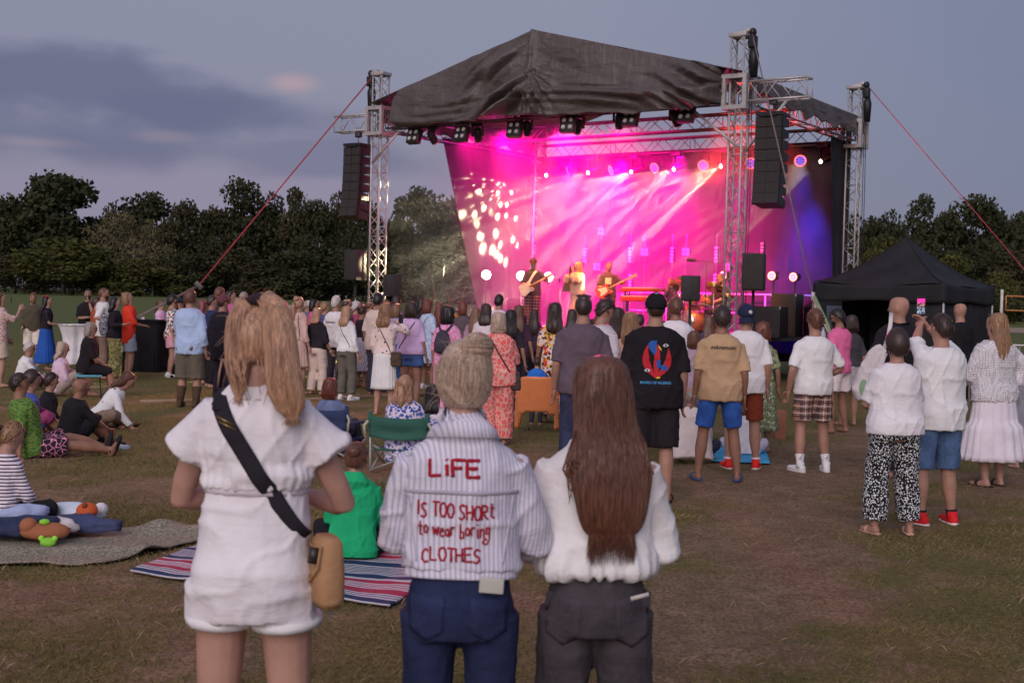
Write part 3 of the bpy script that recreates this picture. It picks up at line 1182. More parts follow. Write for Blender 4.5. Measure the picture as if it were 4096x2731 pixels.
MAG, PURP, WARM, BEAM = (1.0, 0.0, 0.27), (0.85, 0.02, 0.95), (1.0, 0.30, 0.05), (1.0, 0.86, 0.52)

# blinders under the front truss
BL_PX = [(1658, 546, 'end of the row beside the left tower'), (1848, 537, 'second in the row from the left tower'), (2060, 519, 'third in the row, left of the gable seam'),
         (2273, 500, 'fourth in the row, right of the gable seam'), (2523, 474, 'fifth in the row, high before the pink roof'), (2745, 457, 'end of the row next to the tall front tower')]
proto = None
for i, (px, py, lb) in enumerate(BL_PX):
    a, z = onplane(px, py, -0.15)
    if proto is None:
        proto = sthing('blinder_light', a, -0.15, z, '', 'stage light', 'four lamp blinders on the front truss')
        tilt = Matrix.Rotation(R(-18), 3, 'X')
        MB().box((0, 0, 0), (0.36, 0.16, 0.38), tilt, bev=0.015).build('housing', black_metal, proto)
        for sx in (-1, 1):
            for sz in (-1, 1):
                MB().ell(tilt @ Vector((sx * 0.085, -0.085, sz * 0.085)), (0.052, 0.022, 0.052), 12, 8, tilt).build('lens', lens_grey, proto)
        MB().tube([(-0.2, 0, 0), (-0.2, 0, 0.26), (0.2, 0, 0.26), (0.2, 0, 0)], 0.014, 6).build('yoke', black_metal, proto)
        MB().tube([(0, 0, 0.26), (0, 0, 0.36)], 0.03, 8).build('clamp', black_metal, proto)
        o = proto
    else:
        o = copy_tree(proto)
        o.location = S(a, -0.15, z)
    o['label'] = 'black four lamp blinder, ' + lb
    o.rotation_euler = (0, 0, SYAW + R(random.uniform(-14, 10)))
proto = None
for i, (px, py, lb) in enumerate([(1728, 545, 'hanging beside the blinder nearest the left tower'), (1912, 535, 'hanging right of the second blinder'), (2108, 510, 'hanging right of the third blinder'),
                                  (2312, 502, 'hanging right of the fourth blinder'), (2478, 480, 'hanging left of the fifth blinder'), (2700, 470, 'hanging left of the last blinder')]):
    a, z = onplane(px, py, 0.15)
    if proto is None:
        proto = sthing('moving_head', a, 0.15, z, '', 'stage light', 'moving heads on the front truss')
        MB().box((0, 0, 0.22), (0.28, 0.24, 0.12), bev=0.02).build('base', black_metal, proto)
        for sx in (-1, 1):
            MB().box((sx * 0.13, 0, 0.06), (0.05, 0.12, 0.26), bev=0.015).build('arm', black_metal, proto)
        tl = Matrix.Rotation(R(28), 3, 'X')
        MB().tube([tl @ Vector((0, 0, 0.14)), tl @ Vector((0, 0, 0.08)), tl @ Vector((0, 0, -0.12)), tl @ Vector((0, 0, -0.2))], [0.07, 0.1, 0.1, 0.085], 14).build('head', black_metal, proto)
        MB().ell(tl @ Vector((0, 0, -0.2)), (0.075, 0.075, 0.03), 12, 8, tl).build('lens', lens_grey, proto)
        o = proto
    else:
        o = copy_tree(proto)
        o.location = S(a, 0.15, z)
    o['label'] = 'dark moving head lamp ' + lb
    o.rotation_euler = (0, 0, SYAW + R(random.uniform(-50, 50)))


def gobo_beam(loc, target, energy, color, angle, scale, seed, lo=0.06, hi=0.20):
    """a spot lamp behind a gobo wheel: a cluster of separate shafts"""
    o = lamp('beam_lamp', 'SPOT', loc, energy, color, target, 0.02, angle, 0.25)
    d = o.data
    d.use_nodes = True
    nt = d.node_tree
    n, l = nt.nodes, nt.links
    em = n['Emission']
    tcn = n.new('ShaderNodeTexCoord')
    mpn = n.new('ShaderNodeMapping')
    mpn.inputs['Location'].default_value = (seed * 1.37, seed * 0.71, 0)
    vo = n.new('ShaderNodeTexVoronoi')
    vo.voronoi_dimensions = '2D'
    vo.inputs['Scale'].default_value = scale
    mr = n.new('ShaderNodeMapRange')
    mr.interpolation_type = 'SMOOTHSTEP'
    mr.inputs[1].default_value, mr.inputs[2].default_value = hi, lo
    mr.inputs[3].default_value, mr.inputs[4].default_value = 0.0008, 1.0
    l.new(tcn.outputs['Normal'], mpn.inputs[0])
    l.new(mpn.outputs[0], vo.inputs[0])
    l.new(vo.outputs['Distance'], mr.inputs[0])
    l.new(mr.outputs[0], em.inputs['Strength'])
    return o


beam_glow = emit('beam_lens', (1.0, 0.92, 0.62), 60)
BEAMS = [(2190, 700, 'throwing leaf shapes on the pale side drape'), (2357, 690, 'second from the pale side drape'), (2530, 686, 'third from the pale side drape'), (2700, 676, 'before the pink roof middle'),
         (2888, 664, 'just left of the tall front tower'), (3086, 655, 'hidden behind the right speaker column'), (3288, 645, 'at the blue drape with a short yellow beam')]
proto = None
for i, (px, py, lb) in enumerate(BEAMS):
    b = SD - 0.55
    a, z = onplane(px, py, b)
    if proto is None:
        proto = sthing('beam_light', a, b, z, '', 'stage light', 'beam lights on the rear truss')
        MB().box((0, 0.1, 0.42), (0.30, 0.26, 0.14), bev=0.02).build('base', black_metal, proto)
        for sx in (-1, 1):
            MB().box((sx * 0.14 + 0.06, 0.1, 0.22), (0.05, 0.12, 0.3), bev=0.015).build('arm', black_metal, proto)
        MB().tube([(0.30, 0.14, 0.16), (0.24, 0.12, 0.14), (0.02, 0.02, 0.03), (-0.01, 0.0, 0.0)], [0.07, 0.1, 0.09, 0.075], 14).build('head', black_metal, proto)
        MB().ell((-0.03, -0.015, -0.01), (0.03, 0.05, 0.05), 12, 8).build('lens', beam_glow, proto)
        o = proto
    else:
        o = copy_tree(proto)
        o.location = S(a, b, z)
    o['label'] = 'beam light on the rear truss, ' + lb
    if i == 5:
        continue
    loc = S(a - 0.08, b - 0.03, z - 0.02)
    tgt = S(0.12, 3.0, 4.1) if i == 0 else S(a - 3.0, b - 2.2, z - 2.3)
    gobo_beam(loc, tgt, (20000, 56000, 60000, 72000, 90000, 0, 36000)[i], BEAM, 36 if i == 0 else 52, 15.0 if i == 0 else 6.0, i + 1)

ring_glow = emit('wash_ring', (1.0, 0.12, 0.08), 4)
wash_glow = emit('wash_led', (0.22, 0.14, 1.0), 1.6)
WASH = [(2277, 686, 'thin crescent nearest the pale side drape'), (2446, 681, 'second ring from the pale side drape'), (2620, 672, 'third ring, middle of the row'), (2814, 662, 'fourth ring, left of the tall front tower'),
        (3003, 653, 'between front tower and right speaker column'), (3201, 643, 'right of the hanging speaker column')]
proto = None
for i, (px, py, lb) in enumerate(WASH):
    b = SD - 0.65
    a, z = onplane(px, py, b)
    if proto is None:
        proto = sthing('led_wash', a, b, z, '', 'stage light', 'led wash lights on the rear truss')
        tl = Matrix.Rotation(R(20), 3, 'X')
        pth = [tl @ Vector((0, q, 0)) for q in (0.22, 0.16, 0.02, -0.02)]
        MB().tube(pth, [0.08, 0.14, 0.16, 0.155], 20).build('body', black_metal, proto)
        mbx = MB()
        for k in range(28):
            an = 2 * math.pi * k / 28
            an2 = 2 * math.pi * (k + 1) / 28
            mbx.tube([tl @ Vector((0.142 * math.cos(an), -0.03, 0.142 * math.sin(an))), tl @ Vector((0.142 * math.cos(an2), -0.03, 0.142 * math.sin(an2)))], 0.010, 6)
        mbx.build('ring', ring_glow, proto)
        for (rr, k0) in ((0.0, 1), (0.055, 6), (0.105, 12)):
            for k in range(k0):
                an = 2 * math.pi * k / k0
                MB().ell(tl @ Vector((rr * math.cos(an), -0.03, rr * math.sin(an))), (0.021, 0.010, 0.021), 8, 5, tl).build('led', wash_glow, proto)
        MB().tube([(-0.17, 0.05, 0), (-0.17, 0.05, 0.3), (0.17, 0.05, 0.3), (0.17, 0.05, 0)], 0.014, 6).build('yoke', black_metal, proto)
        o = proto
    else:
        o = copy_tree(proto)
        o.location = S(a, b, z)
    o['label'] = 'round purple wash light, red ring, ' + lb
    yaw = (68, 40, 14, -6, -16, -18)[i]
    o.rotation_euler = (0, 0, SYAW + R(-yaw))
    if i >= 3:
        lamp('wash_lamp', 'SPOT', S(a, b - 0.1, z - 0.05), 700, (0.25, 0.12, 1.0), S(a - 0.2, b - 2.2, 0.5), 0.1, 40, 0.7)

# magenta flood: from the front and rear trusses over backdrop and smoke
for (a, e, tx) in ((1.9, 6500, 2.0), (3.0, 20000, 3.0), (4.8, 20000, 4.4), (6.4, 4200, 5.4)):
    lamp('flood_lamp', 'SPOT', S(a, 0.7, 5.95), e, MAG, S(tx, SD, 2.6), 0.15, 75, 0.9)
for (a, e) in ((1.9, 4500), (3.6, 10000), (5.4, 8000), (7.0, 1000)):
    lamp('flood_lamp', 'SPOT', S(a, SD - 0.9, 5.8), e, (1.0, 0.0, 0.45), S(a - 0.2, SD - 2.6, 0.8), 0.15, 80, 0.9)
# warm front light on the band
for (a, e, tx, ty) in ((3.4, 1200, 3.2, 2.6), (4.6, 2600, 4.2, 2.0), (6.0, 4200, 5.6, 2.6), (8.3, 4200, 8.3, 3.0)):
    lamp('front_lamp', 'SPOT', S(a, 0.25, 5.9), e, WARM, S(tx, ty, DECK + 1.0), 0.12, 42, 0.8)
# red spill into the right roof corner
lamp('roof_spill_lamp', 'SPOT', S(7.6, 2.6, 4.6), 8000, (1.0, 0.06, 0.05), S(9.6, 3.2, 6.3), 0.2, 85, 0.9)
# blue wash down the right drape
lamp('blue_lamp', 'SPOT', S(8.9, SD - 0.75, 5.7), 5200, (0.03, 0.03, 1.0), S(8.7, SD - 0.35, 1.0), 0.1, 44, 0.9)

# lamps turned on the audience: pink rims on heads and shoulders
lamp('crowd_lamp', 'SPOT', S(4.9, 0.0, 5.75), 6500, (1.0, 0.06, 0.22), (0.2, 3.7, 1.7), 0.7, 26, 0.9)
lamp('crowd_lamp', 'SPOT', S(2.0, 0.0, 5.75), 3500, (1.0, 0.30, 0.16), (-5.5, 17, 0.8), 0.15, 40, 0.9)
# floor par lights
par_hot = emit('par_hot', (1.0, 0.70, 0.62), 30)
par_rim = emit('par_rim', (1.0, 0.12, 0.06), 12)
par_blue = emit('par_blue', (0.28, 0.16, 1.0), 5)
FLOORP = [(1945, 1099, 1, 'glaring white beside the pale drape'), (2085, 1103, 1, 'glaring just left of the guitarist'), (2193, 1108, 1, 'brightest, just right of the guitarist'),
          (2893, 1102, 0, 'half hidden by the tall front tower'), (3087, 1103, 0, 'purple, right of the big standing speaker'), (3173, 1108, 0, 'purple, near the foot of the blue drape')]
for i, (px, py, hot, lb) in enumerate(FLOORP):
    b = (3.6, 4.2, 4.2, 5.0, 4.6, 5.4)[i]
    a, z = onplane(px, py, b)
    fac = math.atan2(-S(a, b).x, S(a, b).y)
    r = empty('par_light', S(a, b, z), -math.atan2(S(a, b).x, S(a, b).y), 'round led par light on a stand, ' + lb, 'stage light', 'led par lights standing on the deck')
    if not hot:
        r.rotation_euler = (0, 0, r.rotation_euler[2] + R(-28))
    k_ = 0.125 if hot else 0.105
    tl = Matrix.Rotation(R(-6), 3, 'X')
    MB().tube([(0, 0.24, 0), (0, 0.2, 0), (0, 0.02, 0), (0, -0.01, 0)], [0.06, 0.11, k_ + 0.02, k_ + 0.015], 20).build('body', black_metal, r)
    for (rr, kk) in ((0.0, 1), (0.033, 6), (0.066, 12), (0.098, 18)):
        for q in range(kk):
            an = 2 * math.pi * q / kk
            mt = par_hot if hot else (par_rim if rr > 0.09 else par_blue)
            MB().ell((rr * k_ / 0.11 * math.cos(an), -0.012, rr * k_ / 0.11 * math.sin(an)), (0.0165, 0.008, 0.0165), 7, 4).build('led', mt, r)
    if hot:
        MB().tube([(0, -0.012, 0), (0, -0.004, 0)], [k_, k_], 20).build('glass', emit('par_glass', (1.0, 0.40, 0.34), 8), r)
    MB().tube([(0, 0.1, -0.1), (0, 0.1, DECK - z)], 0.02, 8).build('stand', black_metal, r)
    if hot:
        lamp('par_lamp', 'SPOT', S(a, b, z) + Vector((0, -0.05, 0.1)), 1800, (1.0, 0.04, 0.55), S(a, b - 0.6, z + 2), 0.1, 60, 0.9)

# vertical lamp bars and square panels on stands behind the band
bar_lamp = plain('lamp_reflector', (0.62, 0.48, 0.42), 0.3, 0.3, var=0.1)
panel_m = plain('panel_face', (0.45, 0.36, 0.34), 0.4, 0.2, var=0.2, vs_=20)
proto = None
for i, (px, py, lb) in enumerate([(2341, 1022, 'behind the singer'), (2522, 1020, 'high behind the bass neck'), (2522, 1128, 'low behind the bass neck'), (2690, 1020, 'above the keyboard player'), (2867, 1020, 'above the drummer'), (2862, 1128, 'low behind the drummer'), (3050, 1003, 'above the big standing speaker')]):
    a, z = onplane(px, py, 6.1)
    if proto is None:
        proto = sthing('lamp_bar', a, 6.1, z, '', 'stage light', 'vertical lamp bars behind the band')
        MB().box((0, 0, 0), (0.13, 0.08, 0.46), bev=0.02).build('housing', black_metal, proto)
        for k in range(5):
            MB().ell((0, -0.045, -0.176 + k * 0.088), (0.055, 0.025, 0.042), 12, 6).build('lamp', bar_lamp, proto)
        o = proto
    else:
        o = copy_tree(proto)
        o.location = S(a, 6.1, z)
    o['label'] = 'vertical bar of five oval lamps ' + lb
proto = None
for i, (px, py, lb) in enumerate([(2390, 1068, 'low between singer and bass player'), (2405, 926, 'high and small above the bass player'), (2580, 1008, 'above the red keyboard'), (2745, 1008, 'above the microphone boom'), (2912, 1068, 'behind the tall front tower')]):
    a, z = onplane(px, py, 6.2)
    if proto is None:
        proto = sthing('panel_light', a, 6.2, z, '', 'stage light', 'square panel lights on poles behind the band')
        MB().box((0, 0, 0), (0.24, 0.06, 0.22), bev=0.01).build('housing', black_metal, proto)
        for sx in (-1, 1):
            for sz in (-1, 1):
                MB().box((sx * 0.058, -0.034, sz * 0.052), (0.10, 0.012, 0.09), bev=0.004).build('face', panel_m, proto)
        o = proto
    else:
        o = copy_tree(proto)
        o.location = S(a, 6.2, z)
    o['label'] = 'square panel lamp on a pole ' + lb
for i, (px, lb) in enumerate([(2341, 'behind the singer'), (2404, 'behind the bass player'), (2522, 'behind the bass neck'), (2580, 'left of the keyboard player'), (2690, 'behind the keyboard player'), (2745, 'behind the microphone boom'), (2867, 'behind the drummer')]):
    a, z = onplane(px, 1000, 6.25)
    q = sthing('light_stand', a, 6.25, DECK, 'thin black pole carrying stage lamps ' + lb, 'stand', 'light stands behind the band')
    MB().tube([(0, 0, 0), (0, 0, 2.6 if px != 2404 else 2.9)], 0.018, 6).build('pole', black_metal, q)
    MB().box((0, 0, 0.02), (0.4, 0.4, 0.03)).build('foot', black_metal, q, smooth=False)

# ---- smoke on the stage
t = NT('stage_smoke')
t.n.remove(t.b)
pv = t.new('ShaderNodeVolumePrincipled')
pv.inputs['Density'].default_value = 0.015
pv.inputs['Color'].default_value = (0.92, 0.9, 0.92, 1)
pv.inputs['Anisotropy'].default_value = 0.0
t.l.new(pv.outputs[0], t.n['Material Output'].inputs['Volume'])
v, f = ellipsoid((1, 1, 1), 32, 16)
# a rounded block of smoke that fills the stage and drifts out past the side drape
vv = []
for p in v:
    q = [math.copysign(abs(c) ** 0.55, c) for c in p]
    vv.append(S(4.35 + q[0] * 5.75, 3.75 + q[1] * 3.25, DECK + 2.45 + q[2] * 2.85))
sm = mesh_obj('stage_haze', vv, f, t.m)
tag(sm, 'pink lit smoke filling the stage', kind='stuff')

# ---- guy straps
def ribbon(name, pts, w, mat, label, cat, parent=None, th=0.006):
    mb = MB()
    mb.tube(pts, [(w / 2, th)] * len(pts), 8, ref=(0.3, -1, 0.2))
    o = mb.build('webbing' if parent else name, mat, parent)
    if label:
        tag(o, label, cat, 'guy straps of the stage roof')
    return o


tp = S(-0.22, 0, 7.42)
rt = empty('guy_strap', tp, 0, 'long red strap from the left tower top down to the black ballast', 'strap', 'guy straps of the stage roof')
e1, e2 = pt(795, 1142, 28.6), pt(530, 1278, 27.4)
ribbon('s', [Vector((0, 0, 0)), (e1 - tp) * 0.45, e1 - tp], 0.034, strap_red, None, None, rt)
MB().box(e1 - tp, (0.12, 0.06, 0.22), Matrix.Rotation(R(-45), 3, 'Y'), bev=0.02).build('ratchet', shaded_dull_alu, rt)
ribbon('s', [e1 - tp, e2 - tp], 0.06, strap_grey, None, None, rt)
tp = S(SW + 0.3, SD, 7.42)
rt = empty('guy_strap', tp, 0, 'dark red strap running down from the rear tower past the tent', 'strap', 'guy straps of the stage roof')
e1 = pt(4140, 1128, 28.0)
ribbon('s', [Vector((0, 0, 0)), (e1 - tp) * 0.5, e1 - tp], 0.030, strap_red, None, None, rt)
tp = S(SW + 0.3, -0.1, 7.4)
rt = empty('guy_strap', tp, 0, 'grey strap from the tall front tower down beside the plaid shorts man', 'strap', 'guy straps of the stage roof')
e1, e2, e3 = pt(3252, 1185, 23.2), pt(3318, 1330, 22.8), pt(3345, 1440, 22.6)
ribbon('s', [Vector((0, 0, 0)), e1 - tp], 0.034, strap_grey, None, None, rt)
MB().box(e1 - tp, (0.07, 0.05, 0.16), bev=0.015).build('ratchet', alu, rt)
ribbon('s', [e1 - tp, e2 - tp, e3 - tp], 0.085, plain('pale_strap', C(150, 125, 120), 0.8), None, None, rt)
e4 = pt(3300, 1300, 22.9)
ribbon('s', [e1 - tp + Vector((0.02, -0.02, 0)), e4 - tp + Vector((0.05, -0.03, 0)), pt(3335, 1400, 22.5) - tp], 0.07, plain('green_strap', C(110, 130, 95), 0.8), None, None, rt)
for q in (3262, 3245):
    MB().tube([e1 - tp, pt(q, 1400, 23.0) - tp], 0.012, 5).build('rope', strap_grey, rt)
# ------------------------------------------------------------------ people: builder
def fuse(shapes, voxel, smooth=2, noise=None):
    """unite overlapping closed lofts into one continuous skin; returns verts (N,3) array and faces"""
    V, F_ = [], []
    for v, f in shapes:
        n = len(V)
        V.extend(tuple(p) for p in v)
        F_.extend(tuple(i + n for i in q) for q in f)
    me = bpy.data.meshes.new('tmp')
    me.from_pydata(V, [], F_)
    me.update()
    ob = bpy.data.objects.new('tmp', me)
    COL.objects.link(ob)
    md = ob.modifiers.new('r', 'REMESH')
    md.mode, md.voxel_size, md.adaptivity = 'VOXEL', voxel, 0.0
    if smooth:
        sm_ = ob.modifiers.new('s', 'SMOOTH')
        sm_.factor, sm_.iterations = 0.5, smooth
    dg = bpy.context.evaluated_depsgraph_get()
    ev = ob.evaluated_get(dg)
    m2 = ev.to_mesh()
    nv = len(m2.vertices)
    co = np.empty(nv * 3)
    m2.vertices.foreach_get('co', co)
    no = np.empty(nv * 3)
    m2.vertex_normals.foreach_get('vector', no)
    nl = len(m2.loops)
    li = np.empty(nl, np.int32)
    m2.loops.foreach_get('vertex_index', li)
    ls = np.empty(len(m2.polygons), np.int32)
    m2.polygons.foreach_get('loop_start', ls)
    ev.to_mesh_clear()
    bpy.data.objects.remove(ob)
    bpy.data.meshes.remove(me)
    co, no = co.reshape(-1, 3), no.reshape(-1, 3)
    if noise is not None:
        co = co + no * noise(co)[:, None]
    bounds = np.append(ls, nl)
    if np.all(np.diff(bounds) == 4):
        faces = li.reshape(-1, 4).tolist()
    else:
        faces = [li[bounds[i]:bounds[i + 1]].tolist() for i in range(len(ls))]
    return co, faces


def folds(amp, fx=9.0, fz=4.0, seed=0, droop=0.6):
    """creases of cloth: thin sharp ridges over a slow drape, mostly downwards and aslant"""
    def fn(P):
        wx = .25 * vnoise(P * 5.0, seed + 3)
        q = np.stack([P[:, 0] * fx + P[:, 2] * droop * fx * 0.5 + wx, P[:, 1] * fx * .7, P[:, 2] * fz], 1)
        a = (1 - np.abs(vnoise(q, seed))) ** 5
        q2 = np.stack([P[:, 0] * fx * 1.2 - P[:, 2] * droop * fx * 1.1 + wx, P[:, 1] * fx, P[:, 2] * fz * 1.4], 1)
        b = (1 - np.abs(vnoise(q2, seed + 7))) ** 6
        c = vnoise(P * np.array([fx * .55, fx * .5, fz * .45]), seed + 11)
        return amp * (1.0 * (a - .3) + .8 * (b - .25) + .7 * c)
    return fn


def ik(A, Cc, l1, l2, pole):
    A, Cc = Vector(A), Vector(Cc)
    d = Cc - A
    L = d.length
    mx = (l1 + l2) * 0.995
    if L > mx:
        Cc = A + d * (mx / L)
        d = Cc - A
        L = mx
    t = d.normalized()
    x = (l1 * l1 - l2 * l2 + L * L) / (2 * L)
    h = math.sqrt(max(0.0, l1 * l1 - x * x))
    p = Vector(pole)
    p = p - t * p.dot(t)
    if p.length < 1e-4:
        p = Vector((0, -1, 0)) - t * -t.y
    return A + t * x + p.normalized() * h, Cc


ARMS = {  # wrist (outwards, forward, up), elbow direction
    'down': ((0.25, 0.03, 0.86), (0.25, -1, 0)),
    'downf': ((0.23, 0.14, 0.90), (0.3, -1, -0.1)),
    'cross': ((-0.04, 0.22, 1.14), (1, -0.25, -0.7)),
    'front': ((0.08, 0.27, 1.08), (0.75, -0.55, -0.5)),
    'hip': ((0.20, 0.02, 1.00), (1, -0.5, 0)),
    'pocket': ((0.205, 0.05, 0.90), (0.9, -0.8, 0)),
    'phone': ((0.06, 0.34, 1.46), (0.7, 0.1, -1)),
    'high': ((0.05, 0.36, 1.62), (0.7, 0.1, -1)),
    'chin': ((0.03, 0.17, 1.46), (0.4, 0.1, -1)),
    'lap': ((0.10, 0.30, 1.02), (0.8, -0.5, -0.4)),
    'knee': ((0.16, 0.44, 1.16), (0.9, -0.3, -0.2)),
    'lean': ((0.30, -0.20, 0.86), (0.3, -1, 0)),
    'mic': ((0.03, 0.20, 1.50), (0.5, 0.2, -1)),
    'back': ((0.02, -0.17, 0.98), (1, -0.4, 0)),
    'reach': ((0.25, 0.45, 1.15), (0.6, -0.4, -0.6)),
    'drum': ((0.12, 0.42, 1.10), (0.8, -0.4, -0.5)),
    'gneck': ((0.42, 0.30, 1.24), (0.6, -0.4, -0.8)),
    'gpick': ((0.02, 0.20, 1.04), (1, -0.3, -0.2)),
    'around': ((0.45, 0.12, 1.20), (0.3, -0.6, -0.6)),
}
TORSO = {
    'm': [(0.83, .13, .09, -.005), (0.87, .158, .108, -.012), (0.93, .168, .118, -.014), (1.0, .163, .112, -.006), (1.08, .153, .102, .0), (1.18, .160, .106, .0),
          (1.28, .176, .114, .0), (1.36, .184, .112, -.006), (1.40, .178, .100, -.010), (1.435, .140, .084, -.012), (1.462, .095, .070, -.012), (1.49, .066, .062, -.010)],
    'f': [(0.83, .13, .09, -.008), (0.87, .160, .112, -.018), (0.93, .170, .122, -.020), (1.0, .156, .106, -.008), (1.08, .130, .090, .0), (1.18, .136, .098, .004),
          (1.28, .152, .112, .008), (1.36, .156, .102, -.004), (1.40, .150, .090, -.010), (1.435, .116, .074, -.012), (1.462, .078, .060, -.012), (1.49, .056, .055, -.010)],
}
HEADR = [(1.522, .030, .026, .062), (1.535, .046, .048, .045), (1.56, .056, .070, .026), (1.60, .068, .089, .012), (1.64, .074, .097, .004), (1.68, .076, .098, .0),
         (1.71, .070, .089, -.004), (1.732, .052, .068, -.006), (1.746, .026, .036, -.006)]
HC = Vector((0, 0, 1.635))


class Pose:
    """where the bones of one figure are, in its own 1.75 m frame"""

    def __init__(s, sex='m', wide=1.0, arms=('down', 'down'), legs='stand', lean=0.0, pz=0.90, head=(0, 0), stance=0.11, seed=0, tilt=0.0, twist=0.0):
        s.sex, s.wide = sex, wide
        r = random.Random(seed)
        s.lean, s.pz = lean, pz
        s.M = Matrix.Translation((0, 0, pz)) @ Matrix.Rotation(R(twist), 4, 'Z') @ Matrix.Rotation(R(tilt), 4, 'Y') @ Matrix.Rotation(-R(lean), 4, 'X') @ Matrix.Translation((0, 0, -0.90))
        hy, hp = head
        nb = Vector((0, -0.01, 1.49))
        s.H = s.M @ Matrix.Translation(nb) @ Matrix.Rotation(R(lean * 0.7), 4, 'X') @ Matrix.Rotation(R(hy), 4, 'Z') @ Matrix.Rotation(R(hp), 4, 'X') @ Matrix.Translation(-nb)
        sw = (0.180 if sex == 'm' else 0.150) * (0.6 + 0.4 * wide)
        s.sh, s.el, s.wr = [], [], []
        for k, sg in enumerate((-1, 1)):
            a = arms[k]
            w, pole = ARMS[a] if isinstance(a, str) else a
            A = Vector((sg * (sw - 0.004), -0.012, 1.385))
            e, c = ik(A, (sg * w[0], w[1], w[2]), 0.295, 0.255, (sg * pole[0], pole[1], pole[2]))
            s.sh.append(s.M @ A)
            s.el.append(s.M @ e)
            s.wr.append(s.M @ c)
        s.hip, s.kn, s.an, s.toe = [], [], [], []
        for k, sg in enumerate((-1, 1)):
            hp_ = s.M @ Vector((sg * 0.092, -0.008, 0.90))
            if legs == 'stand':
                f = r.uniform(-0.03, 0.05) * (1 if k else -1)
                an = Vector((sg * stance, -0.02 + f, 0.075))
                kn, an = ik(hp_, an, 0.425, 0.405, (sg * 0.15, 1, 0))
                toe = Vector((sg * 0.25, 1, 0)).normalized()
            elif legs == 'stride':
                an = Vector((sg * 0.10, 0.22 if k else -0.20, 0.075 if k else 0.10))
                kn, an = ik(hp_, an, 0.425, 0.405, (0, 1, 0.1))
                toe = Vector((sg * 0.1, 1, -0.1)).normalized()
            elif legs == 'chair':
                an = Vector((sg * 0.14, 0.44 + 0.05 * k, 0.075))
                kn, an = ik(hp_, an, 0.425, 0.415, (sg * 0.2, 0.5, 1))
                toe = Vector((sg * 0.2, 1, 0)).normalized()
            elif legs == 'cross':
                kn = Vector((sg * 0.36, 0.25, 0.22))
                an = Vector((-sg * 0.09, 0.36 + 0.07 * k, 0.075))
                toe = Vector((-sg * 1, 0.15, -0.1)).normalized()
            elif legs == 'knees':
                an = Vector((sg * 0.13, 0.52 + 0.04 * k, 0.075))
                kn, an = ik(hp_, an, 0.425, 0.415, (sg * 0.25, 0.3, 1))
                toe = Vector((sg * 0.2, 1, -0.05)).normalized()
            elif legs == 'out':
                an = Vector((sg * 0.14 + 0.05, 0.80 + 0.02 * k, 0.07))
                kn, an = ik(hp_, an, 0.425, 0.415, (sg * 0.3, 0, 1))
                toe = Vector((sg * 0.35, 0.35, 0.85)).normalized()
            elif legs == 'drum':
                an = Vector((sg * 0.24, 0.42, 0.075))
                kn, an = ik(hp_, an, 0.425, 0.415, (sg * 0.5, 0.5, 1))
                toe = Vector((sg * 0.3, 1, 0)).normalized()
            s.hip.append(hp_); s.kn.append(kn); s.an.append(an); s.toe.append(toe)
        s.sit = legs not in ('stand', 'stride')

    def ring(s, z):
        T = TORSO[s.sex]
        zs = [t[0] for t in T]
        i = lambda k: float(np.interp(z, zs, [t[k] for t in T]))
        return i(1) * s.wide, i(2) * (0.5 + 0.5 * s.wide), i(3)


def torso_loft(p, zs, ease=0.0, box=0.0, flare=None, n=24, sup=2.3):
    """rings of the trunk between heights, as (verts, faces); box evens out the waist"""
    path, rad = [], []
    wmax = max(p.ring(1.33)[0], p.ring(0.94)[0])
    dmax = p.ring(1.30)[1]
    for z in zs:
        rx, ry, cy = p.ring(max(0.86, z))
        if z < 1.36:
            rx = rx * (1 - box) + wmax * box
            ry = ry * (1 - box * 0.7) + dmax * box * 0.7
        e = ease
        if flare:
            e = e + float(np.interp(z, flare[0], flare[1]))
        path.append((0, cy, z))
        rad.append((rx + e, ry + e * 0.85))
    v, f = tube(path, rad, n, ref=(0, 1, 0), sup=sup)
    return [p.M @ q for q in v], f


def bend(path, k=4):
    """a smooth line through three joints"""
    a, b, c = path
    out = []
    for i in range(k):
        out.append(a.lerp(b, i / k))
    m = b + (b - (a + c) / 2) * -0.06
    out.append(m)
    for i in range(1, k + 1):
        out.append(b.lerp(c, i / k))
    return out


def limb_tube(A, B, Cc, ra, rb, rc, n=12, k=4, bulge=0.0, t0=0.0, t1=1.0):
    path = bend([Vector(A), Vector(B), Vector(Cc)], k)
    m = len(path)
    rad = []
    for i in range(m):
        t = i / (m - 1)
        r_ = ra + (rb - ra) * (t * 2) if t < 0.5 else rb + (rc - rb) * ((t - 0.5) * 2)
        if t > 0.5 and bulge:
            r_ += bulge * math.sin(math.pi * min(1, (t - 0.5) * 2 * 1.25)) ** 2 * (1 if (t - 0.5) * 2 < 0.8 else 0)
        rad.append(r_)
    i0, i1 = t0 * (m - 1), t1 * (m - 1)
    P, Rr = [], []
    at = lambda arr, q: arr[int(q)] + (arr[min(m - 1, int(q) + 1)] - arr[int(q)]) * (q - int(q))
    qs = [i0] + [q for q in range(m) if i0 + 0.15 < q < i1 - 0.15] + [i1]
    for q in qs:
        P.append(at(path, q))
        Rr.append(at(rad, q))
    return P, Rr, n


